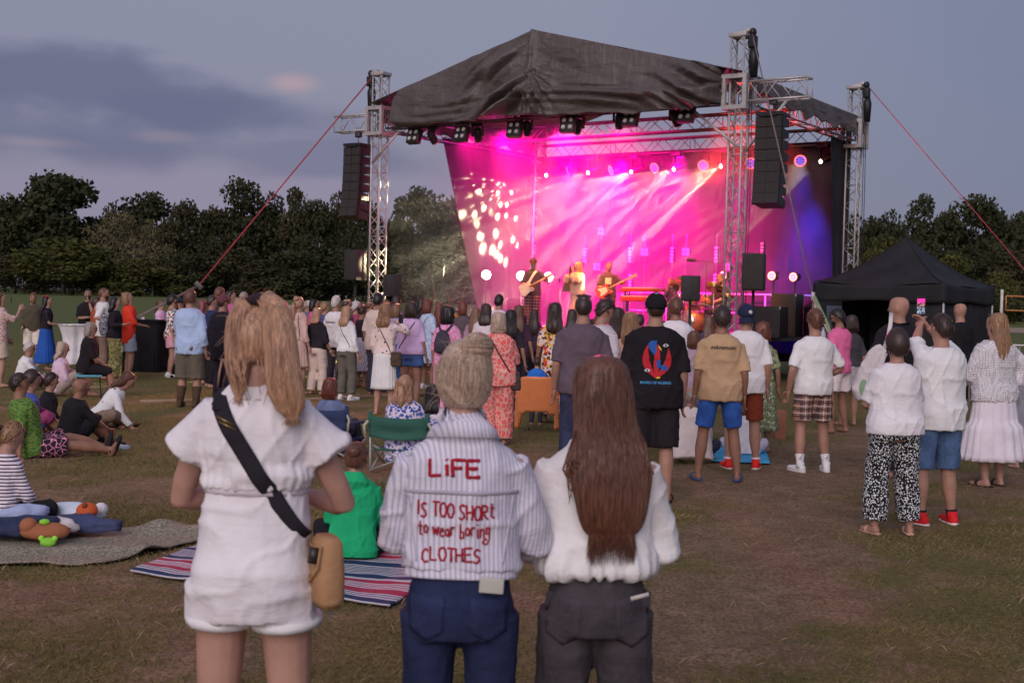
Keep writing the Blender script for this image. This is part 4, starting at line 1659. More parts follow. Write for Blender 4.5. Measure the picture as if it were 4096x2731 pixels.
def hand(wr, el, curl=0.35, side=1, up=None):
    """palm, four unequal bent fingers and a thumb"""
    d = (wr - el).normalized()
    u = Vector(up) if up is not None else Vector((0, 1, 0))
    b = u - d * u.dot(d)
    if b.length < 0.1:
        b = Vector((0, 0, 1)) - d * d.z
    b.normalize()          # towards the thumb
    nrm = d.cross(b) * side
    out = []
    out.append(tube([wr - d * 0.02, wr + d * 0.03, wr + d * 0.075, wr + d * 0.092], [(.020, .026), (.017, .038), (.015, .040), (.012, .036)], 10, ref=b))
    for i, (o, ln) in enumerate(((0.028, .072), (0.010, .082), (-0.009, .076), (-0.027, .060))):
        s = wr + d * 0.086 + b * o
        p1 = s + d * (ln * 0.5) + nrm * (curl * 0.012)
        p2 = p1 + d * (ln * 0.35) * (1 - curl * 0.5) + nrm * (curl * 0.026)
        p3 = p2 + d * (ln * 0.22) * (1 - curl) + nrm * (curl * 0.022)
        out.append(tube([s - d * 0.012, s, p1, p2, p3], [.0095, .0092, .0088, .008, .005], 7))
    s = wr + d * 0.022 + b * 0.026
    out.append(tube([s, s + d * 0.028 + b * 0.026 + nrm * 0.008, s + d * 0.058 + b * 0.034 + nrm * 0.018, s + d * 0.075 + b * 0.032 + nrm * 0.022], [.013, .0115, .010, .006], 7))
    return out


def body_mesh(p, voxel, cover, feet=True):
    """one continuous body; cover: what clothing hides is a little slimmer"""
    fm = 0.90 if p.sex == 'f' else 1.0
    w = 0.75 + 0.25 * p.wide
    sh = []
    T = TORSO[p.sex]
    T = [(0.862, T[0][1] * .9, T[0][2] * .9, T[0][3])] + [t for t in T[1:] if t[0] > .87] if cover.get('legs') is not False else T
    path = [(0, t[3], t[0]) for t in T]
    k = 0.90 if cover.get('torso', True) else 1.0
    rad = [(t[1] * k * p.wide, t[2] * k * (0.5 + 0.5 * p.wide)) for t in T]
    v, f = tube(path, rad, 20, ref=(0, 1, 0), sup=2.2)
    sh.append(([p.M @ q for q in v], f))
    v, f = tube([(0, -.012, 1.44), (0, -.012, 1.49), (0, -.002, 1.54), (0, .006, 1.60)], [(.082 * fm, .068), (.066 * fm, .064), (.060 * fm, .062), (.053, .058)], 16, ref=(0, 1, 0))
    nb = [p.M @ q for q in v[:32]] + [p.H @ q for q in v[32:]]
    sh.append((nb, f))
    v, f = tube([(0, r_[3], r_[0]) for r_ in HEADR], [(r_[1], r_[2]) for r_ in HEADR], 20, ref=(0, 1, 0))
    sh.append(([p.H @ q for q in v], f))
    v, f = tube([(0, .086, 1.655), (0, .108, 1.612), (0, .096, 1.602)], [(.009, .012), (.016, .015), (.012, .010)], 8, ref=(0, 1, 0))
    sh.append(([p.H @ q for q in v], f))
    for q in (-1, 1):
        v, f = ellipsoid((.010, .022, .033), 8, 6)
        sh.append(([p.H @ (a + Vector((q * .077, -.004, 1.628))) for a in v], f))
    for i in (0, 1):
        P, Rr, n = limb_tube(p.sh[i], p.el[i], p.wr[i], .052 * fm * w, .041 * fm * w, .028 * fm, 12, 4, 0.004)
        sh.append(tube(P, Rr, n))
        kk = .88 if cover.get('legs') else 1.0
        P, Rr, n = limb_tube(p.hip[i], p.kn[i], p.an[i], .084 * w * kk * (1.02 if p.sex == 'f' else 1), .058 * w * kk, .036, 14, 5, 0.013 * w)
        sh.append(tube(P, Rr, n))
        if feet:
            an, t = p.an[i], p.toe[i]
            h = an - Vector((0, 0, 0.04))
            ball = h + t * 0.12 + Vector((0, 0, -0.008 if abs(t.z) < .4 else 0))
            sh.append(tube([h - t * 0.055, h - t * 0.03, h + t * 0.03, ball, h + t * 0.175], [(.022, .024), (.032, .034), (.036, .040), (.042, .026), (.026, .014)], 10, ref=(0, 0, 1)))
    co, fc = fuse(sh, voxel, 2)
    n = len(co)
    V, F_ = co.tolist(), fc
    hs = []
    for i in (0, 1):
        hs += hand(p.wr[i], p.el[i], 0.5, 1 if i else -1)
    for v, f in hs:
        n = len(V)
        V.extend(tuple(q) for q in v)
        F_.extend([a + n for a in q] for q in f)
    return V, F_


def cap_shell(off, zf, zb, zs=0.005, n=30, k=12, rx=.078, ry=.101, rz=.117, noise=0.0, nf=60, seed=0, top=0.0):
    """hair close to the skull, cut along forehead, temples and nape"""
    v, f = [], []
    for j in range(k):
        for i in range(n):
            a = 2 * math.pi * i / n
            cf = math.cos(a)
            cut = zf if cf > 0.55 else (zs + (zf - zs) * max(0, (cf + 0.1) / 0.65) if cf > -0.1 else zs + (zb - zs) * min(1, (-0.1 - cf) / 0.7))
            pc = math.acos(max(-1, min(1, cut / rz)))
            ph = pc * j / (k - 1)
            o = off + top * max(0, math.cos(ph)) ** 2
            if j == k - 1:
                o = -0.004
            elif j == k - 2:
                o = off * 0.8
            v.append((math.sin(ph) * math.sin(a) * (rx + o), math.sin(ph) * cf * (ry + o), math.cos(ph) * (rz + o)))
    for j in range(k - 1):
        for i in range(n):
            f.append((j * n + i, (j + 1) * n + i, (j + 1) * n + (i + 1) % n, j * n + (i + 1) % n))
    V = np.array(v)
    if noise:
        nn = V / (np.linalg.norm(V, axis=1)[:, None] + 1e-6)
        fade = np.clip(1 - np.arange(len(V)) // n / (k - 1), 0.25, 1)
        V = V + nn * (noise * (0.5 + 0.5 * vnoise(V * nf, seed)) * fade)[:, None]
    return V, f


def ridge(V, amp, seed=0, fx=70, fz=7, c=(0, -.03)):
    """strand relief on a hair volume"""
    V = np.asarray(V, float)
    d = V[:, :2] - np.array(c)
    a = np.arctan2(d[:, 0], d[:, 1])
    w = vnoise(np.stack([a * 7, V[:, 2] * fz, V[:, 2] * 0], 1), seed) + 0.6 * vnoise(np.stack([a * 18, V[:, 2] * fz, V[:, 2] * 0 + 4], 1), seed + 3)
    L = np.linalg.norm(d, axis=1)[:, None] + 1e-6
    V[:, :2] += d / L * (amp * w)[:, None]
    return V


LONG = [(.124, .020, .028, -.010), (.112, .056, .068, -.012), (.085, .080, .092, -.016), (.04, .090, .090, -.026), (0, .093, .084, -.040), (-.05, .095, .076, -.052), (-.10, .098, .064, -.066)]


def hair_parts(kind, seed=0, length=0.35):
    """list of (name, verts, faces) round the head centre"""
    r = random.Random(seed)
    out = []
    if kind in ('short', 'fade', 'buzz', 'quiff'):
        o, t_, nz = {'short': (.013, .012, .009), 'fade': (.005, .016, .004), 'buzz': (.004, .004, .001), 'quiff': (.006, .030, .012)}[kind]
        V, f = cap_shell(o, .060, -.070, .012, 36, 16, noise=nz, seed=seed, top=t_, nf=70)
        out.append(('hair', V, f))
    elif kind == 'balding':
        V, f = cap_shell(.008, .085, -.07, -.01, 30, 12, noise=.003, seed=seed, top=-.012)
        out.append(('hair', V, f))
    elif kind == 'crop':     # fuller short women's cut
        V, f = cap_shell(.024, .060, -.085, -.030, 36, 16, noise=.014, seed=seed, top=.012, nf=55)
        out.append(('hair', V, f))
    elif kind in ('bob', 'curlybob'):
        Lz = LONG[:6] + [(-.10, .096, .068, -.055), (-.135, .088, .060, -.055), (-.15, .06, .04, -.055)]
        v, f = tube([(0, q[3], q[0]) for q in Lz], [(q[1], q[2]) for q in Lz], 36, ref=(0, 1, 0))
        V = ridge(v, .004 if kind == 'bob' else .011, seed)
        if kind == 'curlybob':
            V = V + (V - V.mean(0)) * (0.05 + 0.10 * vnoise(V * 38, seed + 2))[:, None]
        out.append(('hair', V, f))
    elif kind in ('long', 'curly', 'wavy'):
        Lz = list(LONG)
        bot = -.10 - length
        for q, (w, d, c) in zip((0.15, 0.35, 0.6, 0.8, 0.95, 1.0), ((.106, .046, -.088), (.112, .036, -.112), (.110, .030, -.122), (.10, .026, -.122), (.075, .018, -.118), (.04, .008, -.116))):
            Lz.append((-.10 - length * q, w, d, c))
        v, f = tube([(0, q[3], q[0]) for q in Lz], [(q[1], q[2]) for q in Lz], 40, ref=(0, 1, 0))
        # more rings for relief
        V = ridge(v, {'long': .0045, 'wavy': .009, 'curly': .012}[kind], seed, fz=4 if kind == 'long' else 16)
        if kind == 'curly':
            V = V + (V - V.mean(0)) * (0.06 + 0.10 * vnoise(V * 32, seed + 2))[:, None]
        out.append(('hair', V, f))
    elif kind in ('pony', 'halfpony'):
        V, f = cap_shell(.010, .060, -.085, -.03, 36, 16, noise=.003, seed=seed)
        out.append(('hair', V, f))
        z0 = .045 if kind == 'pony' else .0
        pts = [(0, -.095, z0), (0, -.135, z0 + .005), (0.01, -.150, z0 - .05), (0.012, -.145, z0 - .13), (0.0, -.14, z0 - .05 - length * .6), (0, -.135, z0 - .03 - length * .9), (0, -.13, z0 - .03 - length)]
        rd = [.018, .024, .036, .040, .038, .024, .006]
        v, f = tube(pts, [(q, q * .75) for q in rd], 20, ref=(0, 1, 0))
        out.append(('ponytail', ridge(v, .004, seed, c=(0, -.14)), f))
        v, f = tube([(0, -.10, z0), (0, -.118, z0 + .003)], [.024, .024], 12)
        out.append(('hair_tie', np.array(v), f))
    elif kind in ('bun', 'messybun'):
        V, f = cap_shell(.012, .060, -.082, -.03, 36, 16, noise=.004, seed=seed)
        out.append(('hair', V, f))
        v, f = ellipsoid((.055, .046, .048), 20, 14)
        V = np.array([tuple(q) for q in v])
        V = V * (1 + (.06 if kind == 'bun' else .16) * vnoise(V * 45, seed))[:, None]
        c = (0.0, -.105, .055) if kind == 'bun' else (0.01, -.085, .09)
        out.append(('hair_bun', V + np.array(c), f))
    elif kind == 'updo':
        V, f = cap_shell(.020, .060, -.080, -.03, 36, 16, noise=.012, seed=seed, top=.01)
        out.append(('hair', V, f))
    return out


def hat_parts(kind):
    out = []
    if kind in ('cap', 'capback'):
        V, f = cap_shell(.016, .028, -.012, .004, 32, 12)
        out.append(('cap', V, f, 0))
        s = 1 if kind == 'cap' else -1
        v = []
        for j in range(7):
            for i in range(13):
                a = R(-62 + 124 * i / 12)
                rr = 0.10 + (0.07 if s > 0 else .035) * j / 6 * (math.cos(a * 0.9) ** 0.5)
                v.append((math.sin(a) * (0.088 + .012 * j / 6), s * (math.cos(a) * rr), (.03 if s > 0 else -.004) - (.018 if s > 0 else .062) * (j / 6) - .02 * abs(math.sin(a)) ** 2))
        f = [(j * 13 + i, j * 13 + i + 1, (j + 1) * 13 + i + 1, (j + 1) * 13 + i) for j in range(6) for i in range(12)]
        out.append(('visor', np.array(v), f, 1))
    elif kind == 'hat':
        V, f = cap_shell(.018, .03, .01, .02, 30, 10)
        out.append(('hat', V, f, 0))
        v, f = tube([(0, 0, .03), (0, 0, .022)], [(.155, .17), (.155, .17)], 28)
        out.append(('brim', np.array(v), f, 1))
    return out


def hair_mat(key, col):
    k = 'hair_' + key
    if k in MATS:
        return MATS[k]
    t = NT(k)
    co = t.co((1, 1, 0.10))
    n1 = t.noise(co, 150, 4, 0.65)
    n2 = t.noise(t.co((1, 1, 0.3)), 18, 3)
    lo = tuple(c * 0.42 for c in col)
    hi = tuple(min(.8, c * 1.45) for c in col)
    c1 = t.mix(t.ramp(n1, 0.32, 0.68), lo, hi)
    t.color(t.mix(t.ramp(n2, 0.3, 0.7, 0.0, 0.5), c1, col))
    t.rough(0.42, 0.5)
    t.bump(n1, 0.3, 0.005)
    t.b.inputs['Anisotropic'].default_value = 0.4
    MATS[k] = t.m
    return t.m


HAIR = {'blonde': C(168, 130, 104, 1.15), 'dkblonde': C(140, 106, 78, 1.2), 'brown': C(94, 60, 46, 1.25), 'dkbrown': C(54, 38, 34, 1.2), 'black': C(30, 24, 26, 1.2), 'auburn': C(104, 54, 40, 1.2),
        'grey': C(140, 130, 124, 1.2), 'white': C(186, 176, 172, 1.2), 'ltbrown': C(118, 86, 66, 1.2), 'red': C(120, 56, 60, 1.2), 'ashblonde': C(172, 150, 132, 1.25)}


def skin_mat(key):
    k = 'skin_' + key
    if k in MATS:
        return MATS[k]
    col = {'fair': (0.50, 0.285, 0.215), 'mid': (0.42, 0.225, 0.160), 'tan': (0.32, 0.160, 0.105)}[key]
    t = NT(k)
    n = t.noise(t.co(), 9, 4)
    t.color(t.mix(t.ramp(n, 0.3, 0.7), tuple(c * 0.86 for c in col), tuple(c * 1.1 for c in col)))
    t.rough(0.55, 0.4)
    t.b.inputs['Subsurface Weight'].default_value = 0.0
    MATS[k] = t.m
    return t.m


def weave(t, co, strength=0.25):
    """thread grain, and creases: thin ridges drawn out aslant"""
    r1 = t.math('ABSOLUTE', t.math('SUBTRACT', t.noise(t.co((1, 1, .45), (0, .5, 0)), 9, 3, .5), 0.5))
    r2 = t.math('ABSOLUTE', t.math('SUBTRACT', t.noise(t.co((.5, 1, 1.2), (0, -.4, 0)), 13, 3, .5), 0.5))
    cr = t.math('ADD', t.ramp(r1, 0.0, 0.14, 1.0, 0.0), t.math('MULTIPLY', t.ramp(r2, 0.0, 0.12, 1.0, 0.0), .7))
    h = t.math('ADD', t.math('MULTIPLY', t.noise(co, 420, 2), .25), t.math('MULTIPLY', cr, 1.1))
    t.bump(h, strength * .85, 0.008)


_fab = [0]


def fabric(spec):
    """spec: an (r, g, b) as seen, or (pattern, colours...)"""
    key = 'fabric_' + repr(spec)
    if key in MATS:
        return MATS[key]
    _fab[0] += 1
    pat = spec[0] if isinstance(spec[0], str) else 'plain'
    t = NT(pat + '_fabric')
    co = t.co()
    if pat == 'plain':
        c = C(*spec)
        n = t.noise(co, 5, 4)
        t.color(t.mix(t.ramp(n, 0.3, 0.7), tuple(q * 0.9 for q in c), tuple(min(.88, q * 1.07) for q in c)))
    elif pat == 'stripe':      # across the body
        sp, a, b, duty = spec[1], C(*spec[2]), C(*spec[3]), spec[4]
        s = t.new('ShaderNodeSeparateXYZ')
        t.l.new(co, s.inputs[0])
        z = t.math('FRACT', t.math('MULTIPLY', s.outputs[2], 1.0 / sp))
        t.color(t.mix(t.ramp(z, duty - .03, duty + .03), a, b))
    elif pat == 'vstripe':
        sp, a, b, duty = spec[1], C(*spec[2]), C(*spec[3]), spec[4]
        s = t.new('ShaderNodeSeparateXYZ')
        t.l.new(co, s.inputs[0])
        wob = t.math('MULTIPLY', t.math('SUBTRACT', t.noise(co, 4, 3), 0.5), 0.02)
        ang = t.math('ADD', t.math('ADD', s.outputs[0], t.math('MULTIPLY', s.outputs[1], .45)), wob)
        z = t.math('FRACT', t.math('MULTIPLY', ang, 1.0 / sp))
        t.color(t.mix(t.ramp(z, duty - .08, duty + .08), a, b))
    elif pat == 'plaid':
        base, d, li = C(*spec[1]), C(*spec[2]), C(*spec[3])
        s = t.new('ShaderNodeSeparateXYZ')
        t.l.new(co, s.inputs[0])
        c = base
        x = t.math('ADD', s.outputs[0], t.math('MULTIPLY', s.outputs[1], 0.4))
        for axis in (x, s.outputs[2]):
            for o, w, cc in ((0.0, 0.30, d), (0.42, 0.12, li), (0.58, 0.08, d)):
                z = t.math('FRACT', t.math('ADD', t.math('MULTIPLY', axis, 1 / 0.075), o))
                c = t.mix(t.math('MULTIPLY', t.math('LESS_THAN', z, w), 0.72), c, cc)
        t.color(c)
    elif pat == 'floral':      # scattered blots on a ground; scale, ground, blots...
        sc = spec[1]
        c = C(*spec[2])
        for i, q in enumerate(spec[3:]):
            v = t.new('ShaderNodeTexVoronoi')
            v.inputs['Scale'].default_value = sc * (1 + 0.23 * i)
            mp_ = t.new('ShaderNodeVectorMath', operation='ADD')
            t.l.new(co, mp_.inputs[0])
            mp_.inputs[1].default_value = (i * 3.1, i * 1.7, i * 0.9)
            ds = t.new('ShaderNodeVectorMath', operation='ADD')
            t.l.new(mp_.outputs[0], ds.inputs[0])
            nz = t.new('ShaderNodeTexNoise')
            nz.inputs['Scale'].default_value = sc * 1.6
            t.l.new(co, nz.inputs['Vector'])
            sc2 = t.new('ShaderNodeVectorMath', operation='SCALE')
            t.l.new(nz.outputs[1], sc2.inputs[0])
            sc2.inputs['Scale'].default_value = 1.1 / sc
            t.l.new(sc2.outputs[0], ds.inputs[1])
            t.l.new(ds.outputs[0], v.inputs['Vector'])
            c = t.mix(t.ramp(v.outputs['Distance'], 0.44, 0.36), c, C(*q))
        t.color(c)
    elif pat == 'dots':
        v = t.new('ShaderNodeTexVoronoi')
        v.inputs['Scale'].default_value = spec[1]
        t.l.new(co, v.inputs['Vector'])
        t.color(t.mix(t.ramp(v.outputs['Distance'], spec[4], spec[4] * .8), C(*spec[2]), C(*spec[3])))
    elif pat == 'leopard':
        sc, a, b = spec[1], C(*spec[2]), C(*spec[3])
        lo_ = spec[4] if len(spec) > 4 else .07
        v = t.new('ShaderNodeTexVoronoi', feature='DISTANCE_TO_EDGE')
        v.inputs['Scale'].default_value = sc
        nz = t.new('ShaderNodeTexNoise')
        nz.inputs['Scale'].default_value = sc * .6
        t.l.new(co, nz.inputs['Vector'])
        sc2 = t.new('ShaderNodeVectorMath', operation='SCALE')
        t.l.new(nz.outputs[1], sc2.inputs[0])
        sc2.inputs['Scale'].default_value = 1.0 / sc
        ds = t.new('ShaderNodeVectorMath', operation='ADD')
        t.l.new(co, ds.inputs[0])
        t.l.new(sc2.outputs[0], ds.inputs[1])
        t.l.new(ds.outputs[0], v.inputs['Vector'])
        t.color(t.mix(t.ramp(v.outputs['Distance'], lo_, lo_ * 2), b, a))
    elif pat == 'chevron':
        a, b = C(*spec[1]), C(*spec[2])
        s = t.new('ShaderNodeSeparateXYZ')
        t.l.new(co, s.inputs[0])
        zig = t.math('MULTIPLY', t.math('PINGPONG', s.outputs[0], 0.02), 1.0)
        z = t.math('FRACT', t.math('MULTIPLY', t.math('ADD', s.outputs[2], zig), 1 / 0.035))
        t.color(t.mix(t.math('GREATER_THAN', z, 0.5), a, b))
    elif pat == 'marble':      # streaky print
        sc, a, b = spec[1], C(*spec[2]), C(*spec[3])
        n = t.noise(t.co((1, 1, 2.6)), sc, 5, 0.7)
        t.color(t.mix(t.ramp(n, 0.42, 0.56), a, b))
    elif pat == 'denim':
        c = C(*spec[1])
        n = t.noise(co, 7, 4)
        n2 = t.noise(t.co((1, 1, .35)), 160, 3)
        cc = t.mix(t.ramp(n, 0.35, 0.7), tuple(q * 0.75 for q in c), tuple(min(.8, q * 1.25) for q in c))
        t.color(t.mix(t.ramp(n2, 0.3, 0.7, 0, 0.35), cc, tuple(min(.8, q * 1.6) for q in c)))
    elif pat == 'knit':
        c = C(*spec[1])
        v = t.new('ShaderNodeTexVoronoi')
        v.inputs['Scale'].default_value = 52
        v.inputs['Randomness'].default_value = 0.25
        t.l.new(t.co((1, 1, 1.15)), v.inputs['Vector'])
        t.color(t.mix(t.ramp(v.outputs['Distance'], 0.24, 0.36), tuple(q * .62 for q in c), c))
        t.rough(0.9, 0.2)
        t.bump(v.outputs['Distance'], 0.8, 0.02)
        MATS[key] = t.m
        return t.m
    t.rough(0.88, 0.22)
    weave(t, co)
    MATS[key] = t.m
    return t.m


shoe_sole = plain('white_sole', (0.62, 0.60, 0.58), 0.6)
dark_iris = plain('dark_eye', (0.02, 0.015, 0.015), 0.2, var=0)
lip_m = plain('lips', (0.30, 0.10, 0.09), 0.5, var=0.05)


class Person:
    """a figure: one body mesh, its clothes, hair and shoes as parts, under one root"""

    def __init__(s, loc, h, yaw, label, pose, voxel, skin='mid', group='people watching the concert', cover=None):
        s.p, s.vx = pose, voxel
        s.near = 0
        s.root = empty('person', loc, yaw, label, 'person', group)
        k = h / 1.75
        s.root.scale = (k, k, k)
        V, F_ = body_mesh(pose, voxel, cover or {})
        s.body = mesh_obj('body', V, F_, skin_mat(skin), s.root)
        s.bvh = None

    def part(s, name, V, F_, mat, parent=None, smooth=True):
        return mesh_obj(name, V, F_, mat, parent or s.root, smooth)

    def top(s, spec, sleeve=0.5, ease=0.022, hem=0.86, box=0.35, flare=0.0, sl_ease=0.016, cuff=None, amp=0.010, neck=1.475, name='shirt', extra=None, seed=0, noise=None, voxel=None, wmod=None):
        p = s.p
        zs = [hem] + [z for z in (0.90, 0.95, 1.0, 1.06, 1.12, 1.18, 1.24, 1.30, 1.36, 1.40, 1.43) if z > hem + 0.02] + [1.452, neck]
        fl = ([hem, 1.2], [flare, 0.0])
        v, f = torso_loft(p, zs, ease, box, fl)
        sh = [(v, f)]
        w = 0.75 + 0.25 * p.wide
        fm = 0.90 if p.sex == 'f' else 1.0
        if sleeve > 0:
            for i in (0, 1):
                rc = cuff if cuff is not None else (.030 * fm + sl_ease)
                P, Rr, n = limb_tube(p.sh[i], p.el[i], p.wr[i], .053 * fm * w + sl_ease * .8, .044 * fm * w + sl_ease, rc, 14, 4, 0, 0.0, sleeve)
                if sleeve < 0.9:
                    Rr[-1] = Rr[-1] + 0.006
                sh.append(tube(P, Rr, n))
        if extra:
            sh += extra
        co, fc = fuse(sh, voxel or s.vx, 1, noise or folds(amp, 9, 4.5, seed))
        s.topob = s.part(name, co, fc, fabric(spec))
        s.topgeo = (co, fc)
        return s.topob

    def bvh_top(s):
        if s.bvh is None:
            s.bvh = BVHTree.FromPolygons([tuple(c) for c in s.topgeo[0]], s.topgeo[1])
        return s.bvh

    def legs(s, spec, length=0.98, ease=0.014, hem=None, amp=0.008, name='trousers', waist=1.06, seed=3, flare=0.0, crotch=0.0, blouse=None):
        """trousers or shorts; length runs along the leg, 0 hip to 1 ankle"""
        p = s.p
        w = 0.75 + 0.25 * p.wide
        zs = [0.835 - crotch, 0.88, 0.94, 1.0, waist]
        b_ = blouse if blouse is not None else -ease - .006
        v, f = torso_loft(p, zs, ease, 0.1 if blouse is None else .0, ([.86, .96, waist], [0, b_ * .6 if blouse is None else b_, b_ if blouse is None else 0]))
        sh = [(v, f)]
        for i in (0, 1):
            ra = .088 * w * (1.05 if p.sex == 'f' else 1) + ease
            rb = .058 * w + ease + flare * .6
            rc = (.036 + ease + 0.012 + flare) if hem is None else hem
            P, Rr, n = limb_tube(p.hip[i], p.kn[i], p.an[i] + Vector((0, 0, -0.015)) if not p.sit else p.an[i], ra, rb, rc, 16, 5, 0.006, 0.0, length)
            if length < 0.8:
                Rr = [q + flare * j / max(1, len(Rr) - 1) for j, q in enumerate(Rr)]
            sh.append(tube(P, Rr, n))
        co, fc = fuse(sh, s.vx, 1, folds(amp, 8, 6, seed, 0.3))
        s.legob = s.part(name, co, fc, fabric(spec))
        s.leggeo = (co, fc)
        return s.legob

    def skirt(s, spec, hem=0.45, flare=0.06, pleat=0.012, npl=18, waist=1.07, name='skirt', ease=0.016, tier=None):
        p = s.p
        n, k = 72, 16
        v = []
        for j in range(k):
            q = j / (k - 1)
            z = waist + (hem - waist) * q
            rx, ry, cy = p.ring(max(z, 0.90))
            e = ease + flare * (q ** 1.3)
            if tier and z < tier:
                e += 0.012 + flare * 0.25
            for i in range(n):
                a = 2 * math.pi * i / n
                wv_ = pleat * q * (math.cos(npl * a + 1.3 * math.sin(3 * a)) + 0.5 * math.cos(7 * a + 2))
                v.append(p.M @ Vector(((rx + e + wv_) * math.sin(a), cy + (ry + e + wv_) * math.cos(a), z)))
        f = [(j * n + i, j * n + (i + 1) % n, (j + 1) * n + (i + 1) % n, (j + 1) * n + i) for j in range(k - 1) for i in range(n)]
        o = s.part(name, v, f, fabric(spec))
        o.modifiers.new('thick', 'SOLIDIFY').thickness = 0.004
        return o

    def hair(s, kind, col, length=0.35, seed=0, tie=None):
        m_ = hair_mat(col, HAIR[col])
        first = None
        for name, V, f in hair_parts(kind, seed, length):
            W_ = [s.p.H @ (HC + Vector(q)) for q in np.asarray(V).tolist()]
            mt = m_ if name != 'hair_tie' else (tie or fabric((60, 40, 50)))
            o = s.part(name, W_, f, mt, first)
            if first is None:
                first = o
        s.hairob = first
        if s.near:
            r = random.Random(seed + s.near)
            mb = MB()
            if kind in ('long', 'wavy', 'bob', 'curly', 'curlybob', 'halfpony', 'pony') and kind not in ('pony',):
                L_ = {'bob': .04, 'curlybob': .04, 'halfpony': .10}.get(kind, length)
                cr = .35 if 'cur' in kind else .12 if kind == 'wavy' else .03
                rg = list(LONG) + [(-.10 - L_ * q, w_ * (1.0 if kind not in ('bob', 'curlybob') else .9), d_, c_ + (.04 if 'bob' in kind else 0)) for q, w_, d_, c_ in ((.3, .112, .040, -.104), (.7, .108, .032, -.122), (1.0, .085, .016, -.12))]
                for k in range(110):
                    th = 1.3 + 3.7 * r.random()
                    z0_ = r.uniform(.09, -.08)
                    z1_ = min(z0_ - .08, rg[-1][0] * r.uniform(.6, 1.08))
                    pts = []
                    for j in range(7):
                        z = z0_ + (z1_ - z0_) * j / 6
                        zz = [-q[0] for q in rg]
                        w_, d_, c_ = (float(np.interp(-z, zz, [q[m_] for q in rg])) for m_ in (1, 2, 3))
                        t2 = th + cr * math.sin(j * 1.9 + k) + .1 * r.uniform(-1, 1)
                        o_ = 1.03 + .06 * r.random()
                        pts.append(s.p.H @ (HC + Vector((w_ * o_ * math.sin(t2), c_ + d_ * o_ * math.cos(t2), z))))
                    mb.tube(pts, [.002, .0034, .0034, .0034, .0034, .003, .001], 4, cap=False)
            elif kind != 'buzz':
                up = {'short': .010, 'fade': .006, 'quiff': .020, 'crop': .016, 'balding': .004, 'bun': .004, 'updo': .016, 'messybun': .016}.get(kind, .006)
                zb_ = {'fade': .0, 'quiff': .0, 'balding': -.06}.get(kind, -.062)
                for k in range(230):
                    a = r.random() * 6.283
                    z = r.uniform(zb_ if math.cos(a) < .2 else .055, .116)
                    if kind == 'balding' and z > .04: continue
                    sr = math.sqrt(max(0, 1 - (z / .117) ** 2))
                    n_ = Vector((math.sin(a) * sr / .078, math.cos(a) * sr / .101, z / .117 / .117)).normalized()
                    b_ = Vector((math.sin(a) * sr * (.078 + .010), math.cos(a) * sr * (.101 + .010), z * 1.09))
                    d_ = (Vector((r.uniform(-.4, .4), -.5, -.75)) - n_ * n_.dot(Vector((0, -.5, -.75)))).normalized()
                    L_ = r.uniform(.018, .034)
                    p1 = b_ + n_ * up * .6 + d_ * L_ * .5
                    p2 = b_ + n_ * up * (.5 + .8 * r.random()) * .8 + d_ * L_
                    mb.tube([s.p.H @ (HC + q) for q in (b_, p1, p2)], [.0042, .0042, .001], 4, cap=False)
            if mb.v:
                s.part('lock', mb.v, mb.f, m_, first)
        return first

    def hat(s, kind, spec, spec2=None):
        first = None
        for name, V, f, k in hat_parts(kind):
            W_ = [s.p.H @ (HC + Vector(q)) for q in V.tolist()]
            o = s.part(name, W_, f, fabric(spec2 if (k and spec2) else spec), first)
            o.modifiers.new('thick', 'SOLIDIFY').thickness = 0.004
            first = first or o
        return first

    def face(s, beard=None, brow=(50, 36, 30), glasses=None):
        H = s.p.H
        for q in (-1, 1):
            v, f = ellipsoid((.013, .006, .007), 8, 6)
            s.part('eye', [H @ (a + Vector((q * .031, .094, 1.647))) for a in v], f, dark_iris)
            v, f = tube([(q * .014, .097, 1.664), (q * .033, .096, 1.669), (q * .05, .085, 1.663)], [.005, .005, .003], 6)
            s.part('eyebrow', [H @ a for a in v], f, fabric(brow))
        v, f = ellipsoid((.024, .008, .008), 10, 6)
        s.part('mouth', [H @ (a + Vector((0, .092, 1.572))) for a in v], f, lip_m)
        if beard:
            v, f = tube([(0, .034, 1.60), (0, .036, 1.575), (0, .050, 1.545), (0, .060, 1.52), (0, .064, 1.505)], [(.067, .066), (.064, .066), (.052, .052), (.036, .034), (.018, .016)], 18, ref=(0, 1, 0))
            V = ridge([tuple(a) for a in v], .003, 3)
            s.part('beard', [H @ Vector(a) for a in V.tolist()], f, hair_mat(beard, HAIR[beard]))
        if glasses:
            mb = MB()
            for q in (-1, 1):
                ring = [H @ Vector((q * .034 + .024 * math.cos(2 * math.pi * i / 12), .103, 1.645 + .018 * math.sin(2 * math.pi * i / 12))) for i in range(13)]
                mb.tube(ring, .003, 5)
                mb.tube([H @ Vector((q * .058, .10, 1.65)), H @ Vector((q * .08, .0, 1.65))], .003, 5)
            s.part('glasses', mb.v, mb.f, plain('glasses_frame', (0.02, 0.02, 0.022), 0.3))

